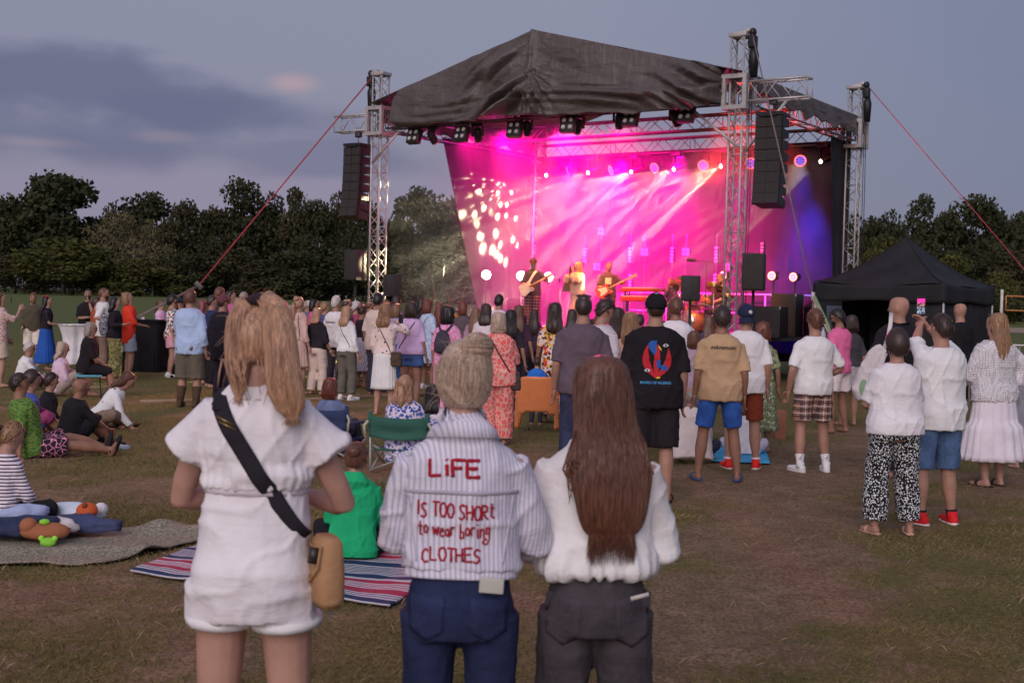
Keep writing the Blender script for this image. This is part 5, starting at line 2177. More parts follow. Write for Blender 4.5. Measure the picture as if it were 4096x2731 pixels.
    def shoes(s, spec, sole=None, kind='shoe'):
        p = s.p
        for i in (0, 1):
            an, t = p.an[i], p.toe[i]
            dn = Vector((0, 0, -1)) if abs(t.z) < .5 else Vector((0, 1, 0)) * 0.6
            upv = (0, 0, 1) if abs(t.z) < .5 else (0, -1, 0.2)
            h = an + dn * 0.040
            if kind == 'sandal':
                v, f = tube([h + dn * .024 - t * .07, h + dn * .026 - t * .03, h + dn * .028 + t * .08, h + dn * .026 + t * .17, h + dn * .026 + t * .185], [(.028, .012), (.040, .012), (.046, .010), (.036, .010), (.015, .008)], 12, ref=upv)
                o = s.part('sandal', v, f, fabric(spec))
                b = h + t * .085
                v, f = tube([b + t * -.02, b + t * .01], [(.048, .036), (.048, .034)], 14, ref=upv)
                s.part('strap', v, f, fabric(spec), o)
                continue
            top = an + Vector((0, 0, 0.02))
            v, f = tube([h - t * .078, h - t * .065, h - t * .02, h + t * .05, h + t * .12, h + t * .17, h + t * .195], [(.016, .022), (.034, .042), (.040, .048), (.044, .042), (.047, .032), (.038, .024), (.014, .012)], 14, ref=upv)
            v2, f2 = tube([an + dn * .03 - t * .01, an - dn * .035 - t * .012], [.046, .042], 12)
            o = s.part('shoe', v + v2, f + [tuple(a + len(v) for a in q) for q in f2], fabric(spec))
            if kind == 'boot':
                kk = p.kn[i]
                v, f = tube([an - Vector((0, 0, .03)), an.lerp(kk, .25), an.lerp(kk, .55), an.lerp(kk, .6)], [.050, .058, .072, .070], 14)
                s.part('boot_shaft', v, f, fabric(spec), o)
            if sole:
                v, f = tube([h + dn * .026 - t * .085, h + dn * .026 - t * .06, h + dn * .028 + t * .08, h + dn * .026 + t * .17, h + dn * .026 + t * .205], [(.018, .012), (.040, .014), (.049, .013), (.040, .012), (.015, .010)], 12, ref=upv)
                s.part('sole', v, f, fabric(sole), o)

    def socks(s, spec, hi=0.35):
        p = s.p
        for i in (0, 1):
            v, f = tube([p.an[i] - Vector((0, 0, .03)), p.an[i].lerp(p.kn[i], hi * .5), p.an[i].lerp(p.kn[i], hi)], [.042, .043, .052], 12)
            s.part('sock', v, f, fabric(spec))

    # --- things lying on the back of the top
    def back_pt(s, x, z, off=0.004, side=-1):
        """the point of the top's surface seen from behind (side -1) or in front (+1) at a place across and up"""
        b = s.bvh_top()
        o = Vector((x, side * 1.0, z))
        hit = b.ray_cast(o, Vector((0, -side, 0)))
        if hit[0] is None and hasattr(s, 'bvh2'):
            hit = s.bvh2.ray_cast(o, Vector((0, -side, 0)))
        if hit[0] is None:
            return None
        return hit[0] + Vector((0, side * off, 0))

    def strap(s, line, w, spec, name='bag_strap', th=0.004, n=26, side=-1, parent=None, off=0.007):
        P = [Vector((a, 0, b)) for a, b in line]
        tot = sum((P[i + 1] - P[i]).length for i in range(len(P) - 1))
        pts = []
        for k in range(n):
            d = tot * k / (n - 1)
            for i in range(len(P) - 1):
                L_ = (P[i + 1] - P[i]).length
                if d <= L_ + 1e-9:
                    q = P[i].lerp(P[i + 1], d / L_)
                    break
                d -= L_
            h = s.back_pt(q.x, q.z, off, side)
            if h is not None and (not pts or abs(h.y - pts[-1].y) < .06):
                pts.append(h)
        # smooth
        for _ in range(3):
            pts = [pts[0]] + [(pts[i - 1] + pts[i] * 2 + pts[i + 1]) / 4 for i in range(1, len(pts) - 1)] + [pts[-1]]
        v, f = tube(pts, [(w / 2, th)] * len(pts), 8, ref=(0, -side, 0.001))
        return s.part(name, v, f, fabric(spec), parent)

    def print_poly(s, polys, spec, name='print', off=0.003, side=-1, cell=0.02, parent=None):
        """flat print: filled outlines laid onto the back of the top"""
        bm = bmesh.new()
        for poly in polys:
            vs_ = [bm.verts.new((x, 0, z)) for x, z in poly]
            try:
                bm.faces.new(vs_)
            except ValueError:
                pass
        bmesh.ops.triangulate(bm, faces=bm.faces[:])
        for _ in range(4):
            ed = [e for e in bm.edges if e.calc_length() > cell]
            if not ed:
                break
            bmesh.ops.subdivide_edges(bm, edges=ed, cuts=1)
            bmesh.ops.triangulate(bm, faces=bm.faces[:])
        bm.verts.index_update()
        V = []
        for w in bm.verts:
            h = s.back_pt(w.co.x, w.co.z, off, side)
            V.append(h if h is not None else Vector((w.co.x, 0, w.co.z)))
        F_ = [[w.index for w in q.verts] for q in bm.faces]
        bm.free()
        return s.part(name, V, F_, fabric(spec), parent or s.topob)

    def print_text(s, text, x, z, size, spec, shear=0.0, name='lettering', off=0.003, bold=0.0, sx=1.0):
        cu = bpy.data.curves.new('txt', 'FONT')
        cu.body, cu.size, cu.shear, cu.align_x, cu.offset = text, size, shear, 'CENTER', bold
        cu.resolution_u = 3
        o = bpy.data.objects.new('txt', cu)
        COL.objects.link(o)
        me = bpy.data.meshes.new_from_object(o.evaluated_get(bpy.context.evaluated_depsgraph_get()))
        bpy.data.objects.remove(o)
        V = []
        for w in me.vertices:
            h = s.back_pt(x + w.co.x * sx, z + w.co.y, off)
            V.append(h if h is not None else Vector((x + w.co.x, 0, z + w.co.y)))
        F_ = [list(q.vertices) for q in me.polygons]
        return s.part(name, V, F_, fabric(spec), s.topob)


STAGE_C = Vector((2.6, 31.5, 0))


def person(px, py, d, label, sex='m', face=None, turn=0, hair=None, skin='mid', arms=('down', 'down'), legs='stand', lean=0, pz=0.90, head=(0, 0), wide=1.0,
           voxel=None, stance=0.11, seed=None, group='people watching the concert', z0=0.0, cover=None, tilt=0, hmin=None, twist=0, sitk=1.0):
    """a figure whose head top is seen at (px, py), d metres ahead"""
    P = pt(px, py, d)
    if seed is None:
        seed = int(px * 7 + py)
    po = Pose(sex, wide, arms, legs, lean, pz, head, stance, seed, tilt, twist)
    top = max((po.H @ Vector((0, 0, 1.75))).z, 0.3)
    topv = po.H @ Vector((0, 0, 1.75))
    h = 1.75 * (P.z - z0) / top
    if face is None:
        dv = STAGE_C - Vector((P.x, P.y, 0))
    else:
        dv = Vector(face)
    yaw = math.atan2(-dv.x, dv.y) + R(turn)
    k = h / 1.75
    off = Matrix.Rotation(yaw, 3, 'Z') @ Vector((topv.x * k, topv.y * k, 0))
    vx = voxel or (0.0075 if d < 5 else 0.012 if d < 11 else 0.015 if d < 16 else 0.019)
    q = Person((P.x - off.x, P.y - off.y, z0), h, yaw, label, po, vx, skin, group, cover)
    q.h = h
    q.near = seed if 5 < d < 19.5 else 0
    q.seed = seed
    return q
# ------------------------------------------------------------------ the people
WH, OFFW, BLK = (206, 200, 212), (196, 184, 180), (30, 28, 32)
DENIM, LDENIM, NAVYD = ('denim', (58, 86, 128)), ('denim', (176, 178, 192)), ('denim', (28, 32, 52))


def tee(q, c, sleeve=0.46, **k):
    a = dict(ease=.028, hem=.83, box=.45, flare=.012)
    a.update(k)
    return q.top(c, sleeve, name='t_shirt' if sleeve < .6 else 'shirt', **a)


def phone_at(q, side, label, screen=None, tilt=0.0, off=(0, 0.03, 0.10)):
    """a phone in a raised hand: its own thing, held"""
    k = q.root.scale[0]
    M_ = Matrix.Rotation(q.root.rotation_euler[2], 4, 'Z')
    w = q.root.location + (M_ @ ((q.p.wr[side] + Vector(off)) * k))
    r = empty('phone', w, q.root.rotation_euler[2], label, 'phone', 'phones held up by the crowd')
    MB().box((0, 0, 0), (.076, .009, .158), bev=.004).build('phone_case', plain('phone_case', (.02, .02, .022), .3), r)
    if screen:
        scr = NT('phone_screen')
        s = scr.new('ShaderNodeSeparateXYZ')
        scr.l.new(scr.co(), s.inputs[0])
        n = scr.noise(scr.co(), 60, 3)
        c = scr.mix(scr.ramp(s.outputs[2], .012, .030), scr.mix(scr.ramp(n, .4, .6), (.03, .02, .06), (.55, .22, .20)), (1.0, .05, .45))
        c = scr.mix(scr.ramp(s.outputs[2], -.022, -.012), scr.mix(scr.ramp(n, .42, .55), (.02, .03, .06), (.35, .42, .55)), c)
        c = scr.mix(scr.ramp(s.outputs[2], .052, .058), c, (.01, .01, .012))
        scr.color((0.01, 0.01, 0.01))
        scr.l.new(c, scr.b.inputs['Emission Color'])
        scr.b.inputs['Emission Strength'].default_value = 1.1
        scr.rough(.15)
        MB().box((0, -.0052, 0), (.070, .001, .148)).build('screen', scr.m, r, smooth=False)
    return r


def bag_on(q, x, y, z, w, h, d, spec, label, name='handbag', rx=0.0):
    k = q.root.scale[0]
    M_ = Matrix.Rotation(q.root.rotation_euler[2], 4, 'Z')
    r = empty(name, q.root.location + (M_ @ (Vector((x, y, z)) * k)), q.root.rotation_euler[2] + R(rx), label, 'bag')
    v, f = tube([(0, 0, h / 2), (0, 0, h * .42), (0, 0, 0), (0, 0, -h * .4), (0, 0, -h / 2)], [(w * .36, d * .3), (w * .42, d * .42), (w * .48, d * .5), (w * .5, d * .5), (w * .44, d * .36)], 20, ref=(0, 1, 0), sup=3.4)
    mesh_obj('bag_body', v, f, fabric(spec), r)
    v, f = tube([(-w * .40, -d * .44, h * .40), (0, -d * .52, h * .36), (w * .40, -d * .44, h * .40), (w * .40, -d * .54, 0.02), (0, -d * .60, -.03), (-w * .40, -d * .54, 0.02), (-w * .40, -d * .44, h * .40)], .004, 6)
    mesh_obj('flap_edge', v, f, fabric(spec), r)
    return r


# ---------- the three women in front
B = person(1048, 1192, 3.72, 'blonde woman in a white playsuit with dark crossbody strap, tallest of the three in front', 'f', (0.05, 1, 0), skin='fair', arms=((( 0.10, .27, 1.12), (.75, -.55, -.45)), ((0.10, .27, 1.12), (.75, -.55, -.45))),
           voxel=.009, stance=.115, head=(4, -8), cover={'legs': False}, wide=.98)
slv = []
for i, sg in ((0, -1), (1, 1)):
    a, e = B.p.sh[i], B.p.el[i]
    d_ = (e - a).normalized() * .55 + Vector((sg * .42, -.05, -.30))
    d_.normalize()
    slv.append(tube([a - d_ * .05, a + d_ * .01, a + d_ * .06, a + d_ * .115, a + d_ * .128], [.048, .056, .064, .076, .073], 22, ref=(0, 1, 0)))
nz0 = folds(.010, 11, 3.2, 5)


def romper_noise(P):
    w = np.exp(-((P[:, 2] - 1.19) / .08) ** 2)
    a = np.arctan2(P[:, 0], -P[:, 1])
    gather = .0035 * w * (np.cos(a * 34 + 2 * np.sin(a * 5)) + .6 * np.cos(a * 21))
    swag = .014 * np.exp(-((P[:, 2] - 1.25) / .05) ** 2) * vnoise(np.stack([P[:, 0] * 9, P[:, 1] * 6, P[:, 2] * 26], 1), 6)
    return nz0(P) * (1 - .5 * w) + gather + swag


B.top((202, 196, 204), 0, .022, 1.185, .12, amp=.008, extra=slv, name='playsuit_top', noise=romper_noise, voxel=.008, neck=1.49)
B.legs((202, 196, 204), .135, .014, None, .009, 'playsuit_shorts', 1.19, 6, .004, .03, blouse=.006)
B.bvh2 = BVHTree.FromPolygons([tuple(c) for c in B.leggeo[0]], B.leggeo[1])
v, f = torso_loft(B.p, [1.170, 1.180, 1.200, 1.210], .016, .1, None, 60)
vv = np.array([tuple(q) for q in v])
an = np.arctan2(vv[:, 0], vv[:, 1])
vv += np.stack([np.sin(an), np.cos(an), an * 0], 1) * (.003 * np.cos(an * 40))[:, None]
B.part('waistband', vv.tolist(), f, fabric((188, 180, 190)))
for sg in (-1, 1):
    i = 0 if sg < 0 else 1
    Pp, Rr, n = limb_tube(B.p.hip[i], B.p.kn[i], B.p.an[i], .092 * 1.05 + .016, .06 + .02, .06, 28, 5, .006, .115, .142)
    v, f = tube(Pp, [q + .003 for q in Rr], 28)
    B.part('hem', v, f, fabric((206, 200, 208)))
# collar
v, f = tube([(0, -.014, 1.455), (0, -.016, 1.485), (0, -.020, 1.50)], [(.098, .082), (.076, .068), (.070, .064)], 30, ref=(0, 1, 0))
B.part('collar', v, f, fabric((206, 200, 208)))
B.strap_gap = True
B.strap([(-.098, 1.45), (-.06, 1.385), (.02, 1.26), (.11, 1.12), (.165, 1.04)], .050, (34, 32, 38), 'bag_strap', .0035, 40)
v, f = tube([(-.088, 0.06, 1.43), (-.092, .0, 1.475), (-.090, -.07, 1.458), (-.083, -.104, 1.42)], [(.025, .0035)] * 4, 8, ref=(0, 0, 1))
B.part('bag_strap', v, f, fabric((34, 32, 38)))
for (x, z) in ((-.062, 1.392), (-.055, 1.378)):
    h = B.back_pt(x, z, .013)
    MBo = MB().box(h, (.058, .005, .006), Matrix.Rotation(R(-58 + 90), 3, 'Y') if False else Matrix.Rotation(R(25), 3, 'Y'))
    B.part('buckle', MBo.v, MBo.f, plain('brass', (.35, .24, .10), .35, .8))
bg = bag_on(B, .225, -.05, .955, .15, .20, .085, (150, 116, 84), 'tan leather crossbody bag at the hip of the woman in the playsuit', rx=-62)
MB().tube([(.03, -.046, .075), (.03, -.052, .03)], .016, 10).build('clasp', plain('dark_clasp', (.03, .025, .02), .4), bg)

# hair of the blonde: half up, the tail falling to her right
hm = hair_mat('blonde', HAIR['blonde'])


def strands(q, rings, mat, n, seed, rad=.0016, spread=.004, parent=None, t_lo=0.0, arc=(0, 6.283), curl=0.0, tail=0.0):
    """single locks laid along a hair volume given as (point, side, fore-aft) rings"""
    r = np.random.default_rng(seed)
    rg = [(Vector(p), a, b) for p, a, b in rings]
    m_ = len(rg)
    mb = MB()
    for k in range(n):
        th = arc[0] + r.random() * (arc[1] - arc[0])
        s0 = t_lo + r.random() * .55
        s1 = min(1.0, s0 + .35 + .6 * r.random())
        drift = r.normal() * .22
        o = 1.0 + r.random() * spread / .08
        pts = []
        cnt = 9
        for j in range(cnt):
            s_ = s0 + (s1 - s0) * j / (cnt - 1)
            x = s_ * (m_ - 1)
            i0 = min(m_ - 2, int(x))
            fr = x - i0
            p = rg[i0][0].lerp(rg[i0 + 1][0], fr)
            a = rg[i0][1] * (1 - fr) + rg[i0 + 1][1] * fr
            b = rg[i0][2] * (1 - fr) + rg[i0 + 1][2] * fr
            t2 = th + drift * (j / cnt) + curl * math.sin(j * 1.1 + k)
            pts.append(q.p.H @ (HC + p + Vector((a * o * math.sin(t2), b * o * math.cos(t2), 0))))
        if tail and s1 > .97:
            pts.append(pts[-1] + Vector((r.normal() * .008, r.normal() * .006, -tail * r.random())))
        rr = rad * (.6 + .8 * r.random())
        mb.tube(pts, [rr * .5] + [rr] * (len(pts) - 2) + [rr * .25], 4, cap=False)
    return q.part('lock', mb.v, mb.f, mat, parent)


V, f = cap_shell(.012, .058, -.090, -.035, 44, 18, noise=.003, seed=3)
base_b = B.part('hair', [B.p.H @ (HC + Vector(q)) for q in V.tolist()], f, hm)
side_l = [((-.022, -.045, .092), .048, .050), ((-.040, -.045, .04), .050, .056), ((-.046, -.050, -.02), .046, .050), ((-.048, -.060, -.075), .038, .040), ((-.046, -.074, -.125), .028, .026), ((-.042, -.082, -.165), .018, .012), ((-.040, -.084, -.19), .007, .005)]
v, f = tube([q[0] for q in side_l], [(q[1], q[2]) for q in side_l], 26, ref=(0, 1, 0))
B.part('hair_side', [B.p.H @ (HC + Vector(q)) for q in ridge([tuple(a) for a in v], .003, 4).tolist()], f, hm, base_b)
tail_b = [((.022, -.078, .082), .018, .018), ((.036, -.106, .094), .030, .024), ((.060, -.122, .072), .038, .032), ((.074, -.127, .02), .043, .036), ((.084, -.130, -.04), .045, .036),
          ((.092, -.133, -.11), .048, .034), ((.104, -.135, -.17), .050, .028), ((.116, -.132, -.215), .040, .020), ((.124, -.128, -.245), .014, .008)]
v, f = tube([q[0] for q in tail_b], [(q[1], q[2]) for q in tail_b], 30, ref=(0, 1, 0))
B.part('ponytail', [B.p.H @ (HC + Vector(q)) for q in ridge([tuple(a) for a in v], .004, 5, c=(.07, -.12)).tolist()], f, hm, base_b)
v, f = tube([(-.026, -.080, .092), (.006, -.100, .100), (.040, -.098, .092)], [.014, .019, .014], 12)
B.part('hair_tie', [B.p.H @ (HC + Vector(q)) for q in v], f, fabric((46, 34, 44)), base_b)
strands(B, tail_b, hm, 560, 8, .0012, .006, base_b, tail=.03)
strands(B, side_l, hm, 420, 9, .0012, .005, base_b, tail=.03)
# loose tips over the shoulders
mb = MB()
rr_ = random.Random(5)
for k in range(26):
    x0 = rr_.uniform(-.085, .13)
    p0 = B.p.H @ (HC + Vector((x0, -.10 - .03 * rr_.random(), -.08)))
    L_ = rr_.uniform(.06, .13)
    x1 = x0 + rr_.uniform(-.03, .05)
    pts = [p0, p0 + Vector(((x1 - x0) * .4, -.022, -L_ * .5)), p0 + Vector((x1 - x0, -.026, -L_))]
    mb.tube(pts, [.003, .0026, .0008], 5)
B.part('lock', mb.v, mb.f, hm, base_b)

# the woman with the written jacket
J = person(1852, 1388, 3.68, 'grey-blonde woman in a striped jacket with red hand painted words', 'f', (0.03, 1, 0), skin='fair', arms=(((.04, .25, 1.12), (.85, -.45, -.6)), ((.06, .25, 1.12), (.85, -.45, -.6))),
           voxel=.009, stance=.12, head=(24, -4), wide=1.02)
JS = ('vstripe', .0155, (192, 188, 199), (156, 158, 176), .62)
nzj = folds(.011, 8, 5, 15, .3)
J.top(JS, .97, .026, 1.045, .62, .0, .026, .042, amp=.01, name='jacket', noise=nzj, voxel=.008, neck=1.50)
v, f = torso_loft(J.p, [1.018, 1.026, 1.060, 1.070], .018, .62, None, 40)
J.part('hem_band', v, f, fabric(JS))
for sg, i in ((-1, 0), (1, 1)):
    Pp, Rr, n = limb_tube(J.p.sh[i], J.p.el[i], J.p.wr[i], .1, .09, .055, 16, 4, 0, .90, 1.0)
    v, f = tube(Pp, .045, 18)
    J.part('cuff', v, f, fabric(JS))
v, f = tube([(0, -.012, 1.462), (0, -.016, 1.50), (0, -.022, 1.512), (0, -.030, 1.50), (0, -.036, 1.462)], [(.102, .085), (.082, .074), (.078, .074), (.094, .088), (.120, .102)], 32, ref=(0, 1, 0))
J.part('collar', v, f, fabric(JS))
J.strap([(-.178, 1.298), (-.05, 1.302), (.06, 1.302), (.178, 1.300)], .012, (150, 146, 158), 'yoke_seam', .004, 30, off=.003)
J.strap([(-.165, 1.29), (-.15, 1.18), (-.135, 1.08)], .006, (164, 162, 176), 'side_seam', .003, 20, off=.002)
J.strap([(.165, 1.29), (.15, 1.18), (.135, 1.08)], .006, (164, 162, 176), 'side_seam', .003, 20, off=.002)
GL = {'L': [[(0, 1), (.02, 0), (.62, .06)]], 'i': [[(.12, .68), (.16, 0)], [(.10, .98), (.14, .94)]], 'F': [[(.08, 0), (.0, 1), (.7, 1.02)], [(.03, .52), (.55, .56)]],
      'E': [[(.68, 1.0), (.0, .98), (.04, 0), (.72, .02)], [(.02, .5), (.58, .54)]], 'I': [[(.1, 1), (.12, 0)]], 'S': [[(.6, .9), (.35, 1), (.1, .85), (.12, .62), (.5, .42), (.55, .16), (.3, 0), (0, .1)]],
      'T': [[(0, 1), (.75, 1)], [(.38, 1), (.36, 0)]], 'O': [[(.35, 1), (.08, .82), (.02, .4), (.2, .04), (.5, .02), (.68, .4), (.62, .82), (.35, 1)]],
      'H': [[(0, 1), (.04, 0)], [(.6, 1), (.6, 0)], [(0, .5), (.6, .52)]], 'R': [[(0, 0), (.02, 1), (.5, .92), (.5, .6), (.04, .5), (.62, 0)]], 't': [[(.2, 1), (.2, .1), (.45, .02)], [(0, .68), (.45, .70)]],
      'o': [[(.25, .6), (.03, .4), (.1, .05), (.4, .05), (.48, .4), (.25, .6)]], 'w': [[(0, .6), (.15, 0), (.32, .5), (.5, 0), (.65, .62)]], 'e': [[(.05, .32), (.45, .36), (.35, .6), (.1, .5), (.05, .15), (.3, 0), (.5, .1)]],
      'a': [[(.45, .55), (.12, .5), (.05, .12), (.3, .04), (.46, .5), (.5, 0)]], 'r': [[(.05, .6), (.08, 0)], [(.08, .4), (.3, .6), (.45, .52)]], 'b': [[(.05, 1), (.06, 0), (.4, .06), (.46, .42), (.1, .5)]],
      'n': [[(.05, .6), (.06, 0)], [(.06, .42), (.3, .6), (.44, .45), (.46, 0)]], 'g': [[(.45, .55), (.12, .52), (.08, .14), (.4, .12), (.46, .55), (.42, -.35), (.1, -.62), (-.3, -.5), (-.1, -.2), (.2, -.3)]],
      'C': [[(.62, .85), (.35, 1), (.06, .7), (.05, .25), (.3, 0), (.62, .14)]]}


def painted(q, text, x0, x1, z0, ht, w, seed, wob=.0025, widths=None):
    r = random.Random(seed)
    adv = [(.75 if ch in 'LFETOHRSCw' else .42 if ch == ' ' else .36 if ch in 'iI' else .6) for ch in text]
    tot = sum(adv)
    k = (x1 - x0) / tot
    x = x0
    for ch, ad in zip(text, adv):
        dz = r.uniform(-.006, .006)
        for st in GL.get(ch, []):
            pts2 = []
            for i in range(len(st) - 1):
                for j in range(5):
                    s_ = j / 5
                    pts2.append((st[i][0] * (1 - s_) + st[i + 1][0] * s_, st[i][1] * (1 - s_) + st[i + 1][1] * s_))
            pts2.append(st[-1])
            hits = []
            for (a, b) in pts2:
                h = q.back_pt(x + a * k * .95 + r.uniform(-1, 1) * wob * .3, z0 + dz + b * ht + r.uniform(-1, 1) * wob * .3, .0025)
                if h is not None:
                    hits.append(h)
            if len(hits) > 1:
                v, f = tube(hits, [(w / 2 * r.uniform(.8, 1.15), .002) for _ in hits], 8, ref=(0, 1, 0.001))
                q.part('lettering', v, f, fabric((142, 26, 44)), q.topob)
        x += ad * k


painted(J, 'LiFE', -.098, .066, 1.356, .052, .0120, 1)
painted(J, 'IS TOO SHORt', -.135, .112, 1.222, .046, .0070, 2)
painted(J, 'to wear boring', -.130, .098, 1.165, .046, .0058, 3)
painted(J, 'CLOTHES', -.118, .072, 1.082, .042, .0070, 4)
J.legs(('denim', (30, 36, 62)), .99, .008, None, .006, 'jeans', 1.05, 8, .006, .0)
J.bvh2 = BVHTree.FromPolygons([tuple(c) for c in J.leggeo[0]], J.leggeo[1])


def on_legs(q, poly, spec, name, off=.0012, th=None):
    bm = bmesh.new()
    bm.faces.new([bm.verts.new((x, 0, z)) for x, z in poly])
    bmesh.ops.triangulate(bm, faces=bm.faces[:])
    for _ in range(4):
        ed = [e for e in bm.edges if e.calc_length() > .025]
        if not ed: break
        bmesh.ops.subdivide_edges(bm, edges=ed, cuts=1)
        bmesh.ops.triangulate(bm, faces=bm.faces[:])
    bm.verts.index_update()
    V = []
    for w in bm.verts:
        h = q.bvh2.ray_cast(Vector((w.co.x, -1, w.co.z)), Vector((0, 1, 0)))[0]
        V.append((h if h is not None else Vector((w.co.x, -.1, w.co.z))) + Vector((0, -off, 0)))
    F_ = [[w.index for w in q2.verts] for q2 in bm.faces]
    bm.free()
    o = q.part(name, V, F_, fabric(spec), q.legob)
    o.modifiers.new('thick', 'SOLIDIFY').thickness = .002
    return o


for sg in (-1, 1):
    c = sg * .098
    on_legs(J, [(c - .058, .975), (c + .058, .975), (c + .054, .865), (c, .835), (c - .054, .865)], ('denim', (34, 40, 68)), 'back_pocket')
ph = empty('phone', J.root.location + Matrix.Rotation(J.root.rotation_euler[2], 3, 'Z') @ (Vector((.105, -.143, 1.020)) * J.root.scale[0]), J.root.rotation_euler[2], 'pale phone tucked in the back pocket of the dark jeans', 'phone')
MB().box((0, 0, 0), (.070, .008, .045), Matrix.Rotation(R(3), 3, 'Y'), bev=.003).build('phone_case', plain('pale_phone', (.50, .50, .44), .4), ph)
hg = hair_mat('ashblonde', HAIR['ashblonde'])
V, f = cap_shell(.008, .056, -.080, .004, 50, 20, noise=.012, seed=9, top=.010, nf=30)
base_j = J.part('hair', [J.p.H @ (HC + Vector(q)) for q in V.tolist()], f, hg)
v, f = ellipsoid((.048, .046, .044), 30, 20)
V = np.array([tuple(q) for q in v])
V = V * (1 + .24 * vnoise(V * 40, 4) + .06 * vnoise(V * 90, 5))[:, None] + np.array([.024, -.066, .112])
V = V @ np.array(Matrix.Rotation(R(0), 3, 'Z')).T
J.part('hair_bun', [J.p.H @ (HC + Vector(q)) for q in V.tolist()], f, hg, base_j)
sw_j = [((0, -.075, .095), .02, .02), ((0, -.03, .080), .076, .080), ((0, -.004, .045), .086, .107), ((0, -.004, .0), .082, .108), ((0, -.006, -.045), .068, .094), ((0, -.008, -.078), .050, .072)]
strands(J, sw_j, hg, 760, 12, .0012, .006, base_j, arc=(1.5, 4.9), curl=.05)
mb = MB()
for k in range(150):
    a = rr_.uniform(0, 6.28); b = rr_.uniform(0, 6.28)
    pts = []
    for j in range(7):
        t_ = a + j * .32
        pts.append(J.p.H @ (HC + Vector((.024 + .052 * math.cos(t_), -.066 + .050 * math.sin(t_) * math.cos(b), .112 + .049 * math.sin(t_) * math.sin(b)))))
    mb.tube(pts, .0014, 4, cap=False)
J.part('lock', mb.v, mb.f, hg, base_j)

# the woman with long brown hair
N = person(2402, 1434, 3.8, 'woman with very long straight brown hair over a white sweater', 'f', (-0.02, 1, 0), skin='fair', arms=(((.06, .24, 1.10), (.8, -.45, -.6)), ((.06, .24, 1.10), (.8, -.45, -.6))),
           voxel=.009, stance=.13, head=(12, -2), wide=1.02)
nzn = folds(.012, 7, 4, 25, .4)


def sweater_noise(P):
    low = np.exp(-((P[:, 2] - 1.06) / .05) ** 2)
    a = np.arctan2(P[:, 0], -P[:, 1])
    return nzn(P) + .008 * low * (np.cos(a * 13 + 2 * np.sin(a * 3)) + .5 * np.cos(a * 23)) + .02 * low


N.top((204, 198, 198), .97, .022, 1.03, .75, .0, .020, .036, amp=.012, name='sweater', noise=sweater_noise, voxel=.008, neck=1.485)
N.legs(('denim', (54, 50, 54)), .99, .012, None, .007, 'jeans', 1.06, 18, .035, .0)
N.bvh2 = BVHTree.FromPolygons([tuple(c) for c in N.leggeo[0]], N.leggeo[1])
on_legs(N, [(.055, .965), (.175, .985), (.170, .84), (.115, .80), (.06, .83)], ('denim', (56, 52, 57)), 'back_pocket')
on_legs(N, [(-.055, .965), (-.175, .985), (-.170, .84), (-.115, .80), (-.06, .83)], ('denim', (56, 52, 57)), 'back_pocket')
tk = MB().box((0, 0, 0), (.055, .005, .011), Matrix.Rotation(R(-16), 3, 'Y'))
tk = tk.build('ticket', plain('ticket_paper', (.62, .58, .54), .7))
tk.location = N.root.location + Matrix.Rotation(N.root.rotation_euler[2], 3, 'Z') @ (Vector((.128, -.172, .988)) * N.root.scale[0])
tag(tk, 'white slip sticking out of the dark back pocket', 'paper slip')
hb = hair_mat('brown', HAIR['brown'])
ln = [((q[3] * 0, q[3], q[0]), q[1] * 1.04, q[2] * 1.03) for q in LONG]
for z, w, d, c in ((-.15, .112, .056, -.082), (-.20, .124, .046, -.108), (-.27, .130, .038, -.128), (-.34, .118, .032, -.136), (-.40, .108, .026, -.140), (-.44, .092, .018, -.140), (-.462, .070, .008, -.138)):
    ln.append(((.006, c, z), w, d))
v, f = tube([q[0] for q in ln], [(q[1], q[2]) for q in ln], 56, ref=(0, 1, 0))
base_n = N.part('hair', [N.p.H @ (HC + Vector(q)) for q in ridge([tuple(a) for a in v], .0035, 7, fz=3).tolist()], f, hb)
strands(N, ln, hb, 1000, 14, .0012, .006, base_n, t_lo=.12, arc=(1.2, 5.1), tail=.10)
for sd in (-1,) * 24 + (1,) * 24:
    if sd != globals().get('_sd'):
        if globals().get('_sd'):
            N.part('lock', mb.v, mb.f, hb, base_n)
        mb, _sd = MB(), sd
    x0 = sd * rr_.uniform(.085, .112)
    p0 = N.p.H @ (HC + Vector((x0, -.09, -.12)))
    L_ = rr_.uniform(.12, .24)
    pts = [p0, p0 + Vector((sd * .02, -.032, -L_ * .35)), p0 + Vector((sd * rr_.uniform(.015, .05), -.058, -L_ * .7)), p0 + Vector((sd * rr_.uniform(-.01, .05), -.056, -L_))]
    mb.tube(pts, [.003, .0032, .003, .0006], 5)
N.part('lock', mb.v, mb.f, hb, base_n)

def flyaways(q, base, mat, n, seed, top=(.09, .11, .125), lo=-.05):
    r = random.Random(seed)
    for _h in range(3):
        mb = MB()
        for k in range(n // 3):
            a, z = r.uniform(0, 6.28), r.uniform(lo, .115)
            sr = math.sqrt(max(0, 1 - (z / .118) ** 2))
            n_ = Vector((math.sin(a) * sr, math.cos(a) * sr - .2, z / .118 + .3)).normalized()
            b_ = Vector((math.sin(a) * sr * .086, math.cos(a) * sr * .108, z * 1.06))
            d_ = Vector((r.uniform(-1, 1), r.uniform(-1, .4), r.uniform(-1, .5))).normalized()
            L_ = r.uniform(.03, .08)
            mb.tube([q.p.H @ (HC + p_) for p_ in (b_, b_ + n_ * .010 + d_ * L_ * .5, b_ + n_ * .014 + d_ * L_ + Vector((0, 0, -.01)))], [.0009, .0008, .0004], 3, cap=False)
        q.part('lock', mb.v, mb.f, mat, base)


flyaways(B, base_b, hm, 90, 1)
flyaways(J, base_j, hg, 150, 2)
flyaways(N, base_n, hb, 90, 3)
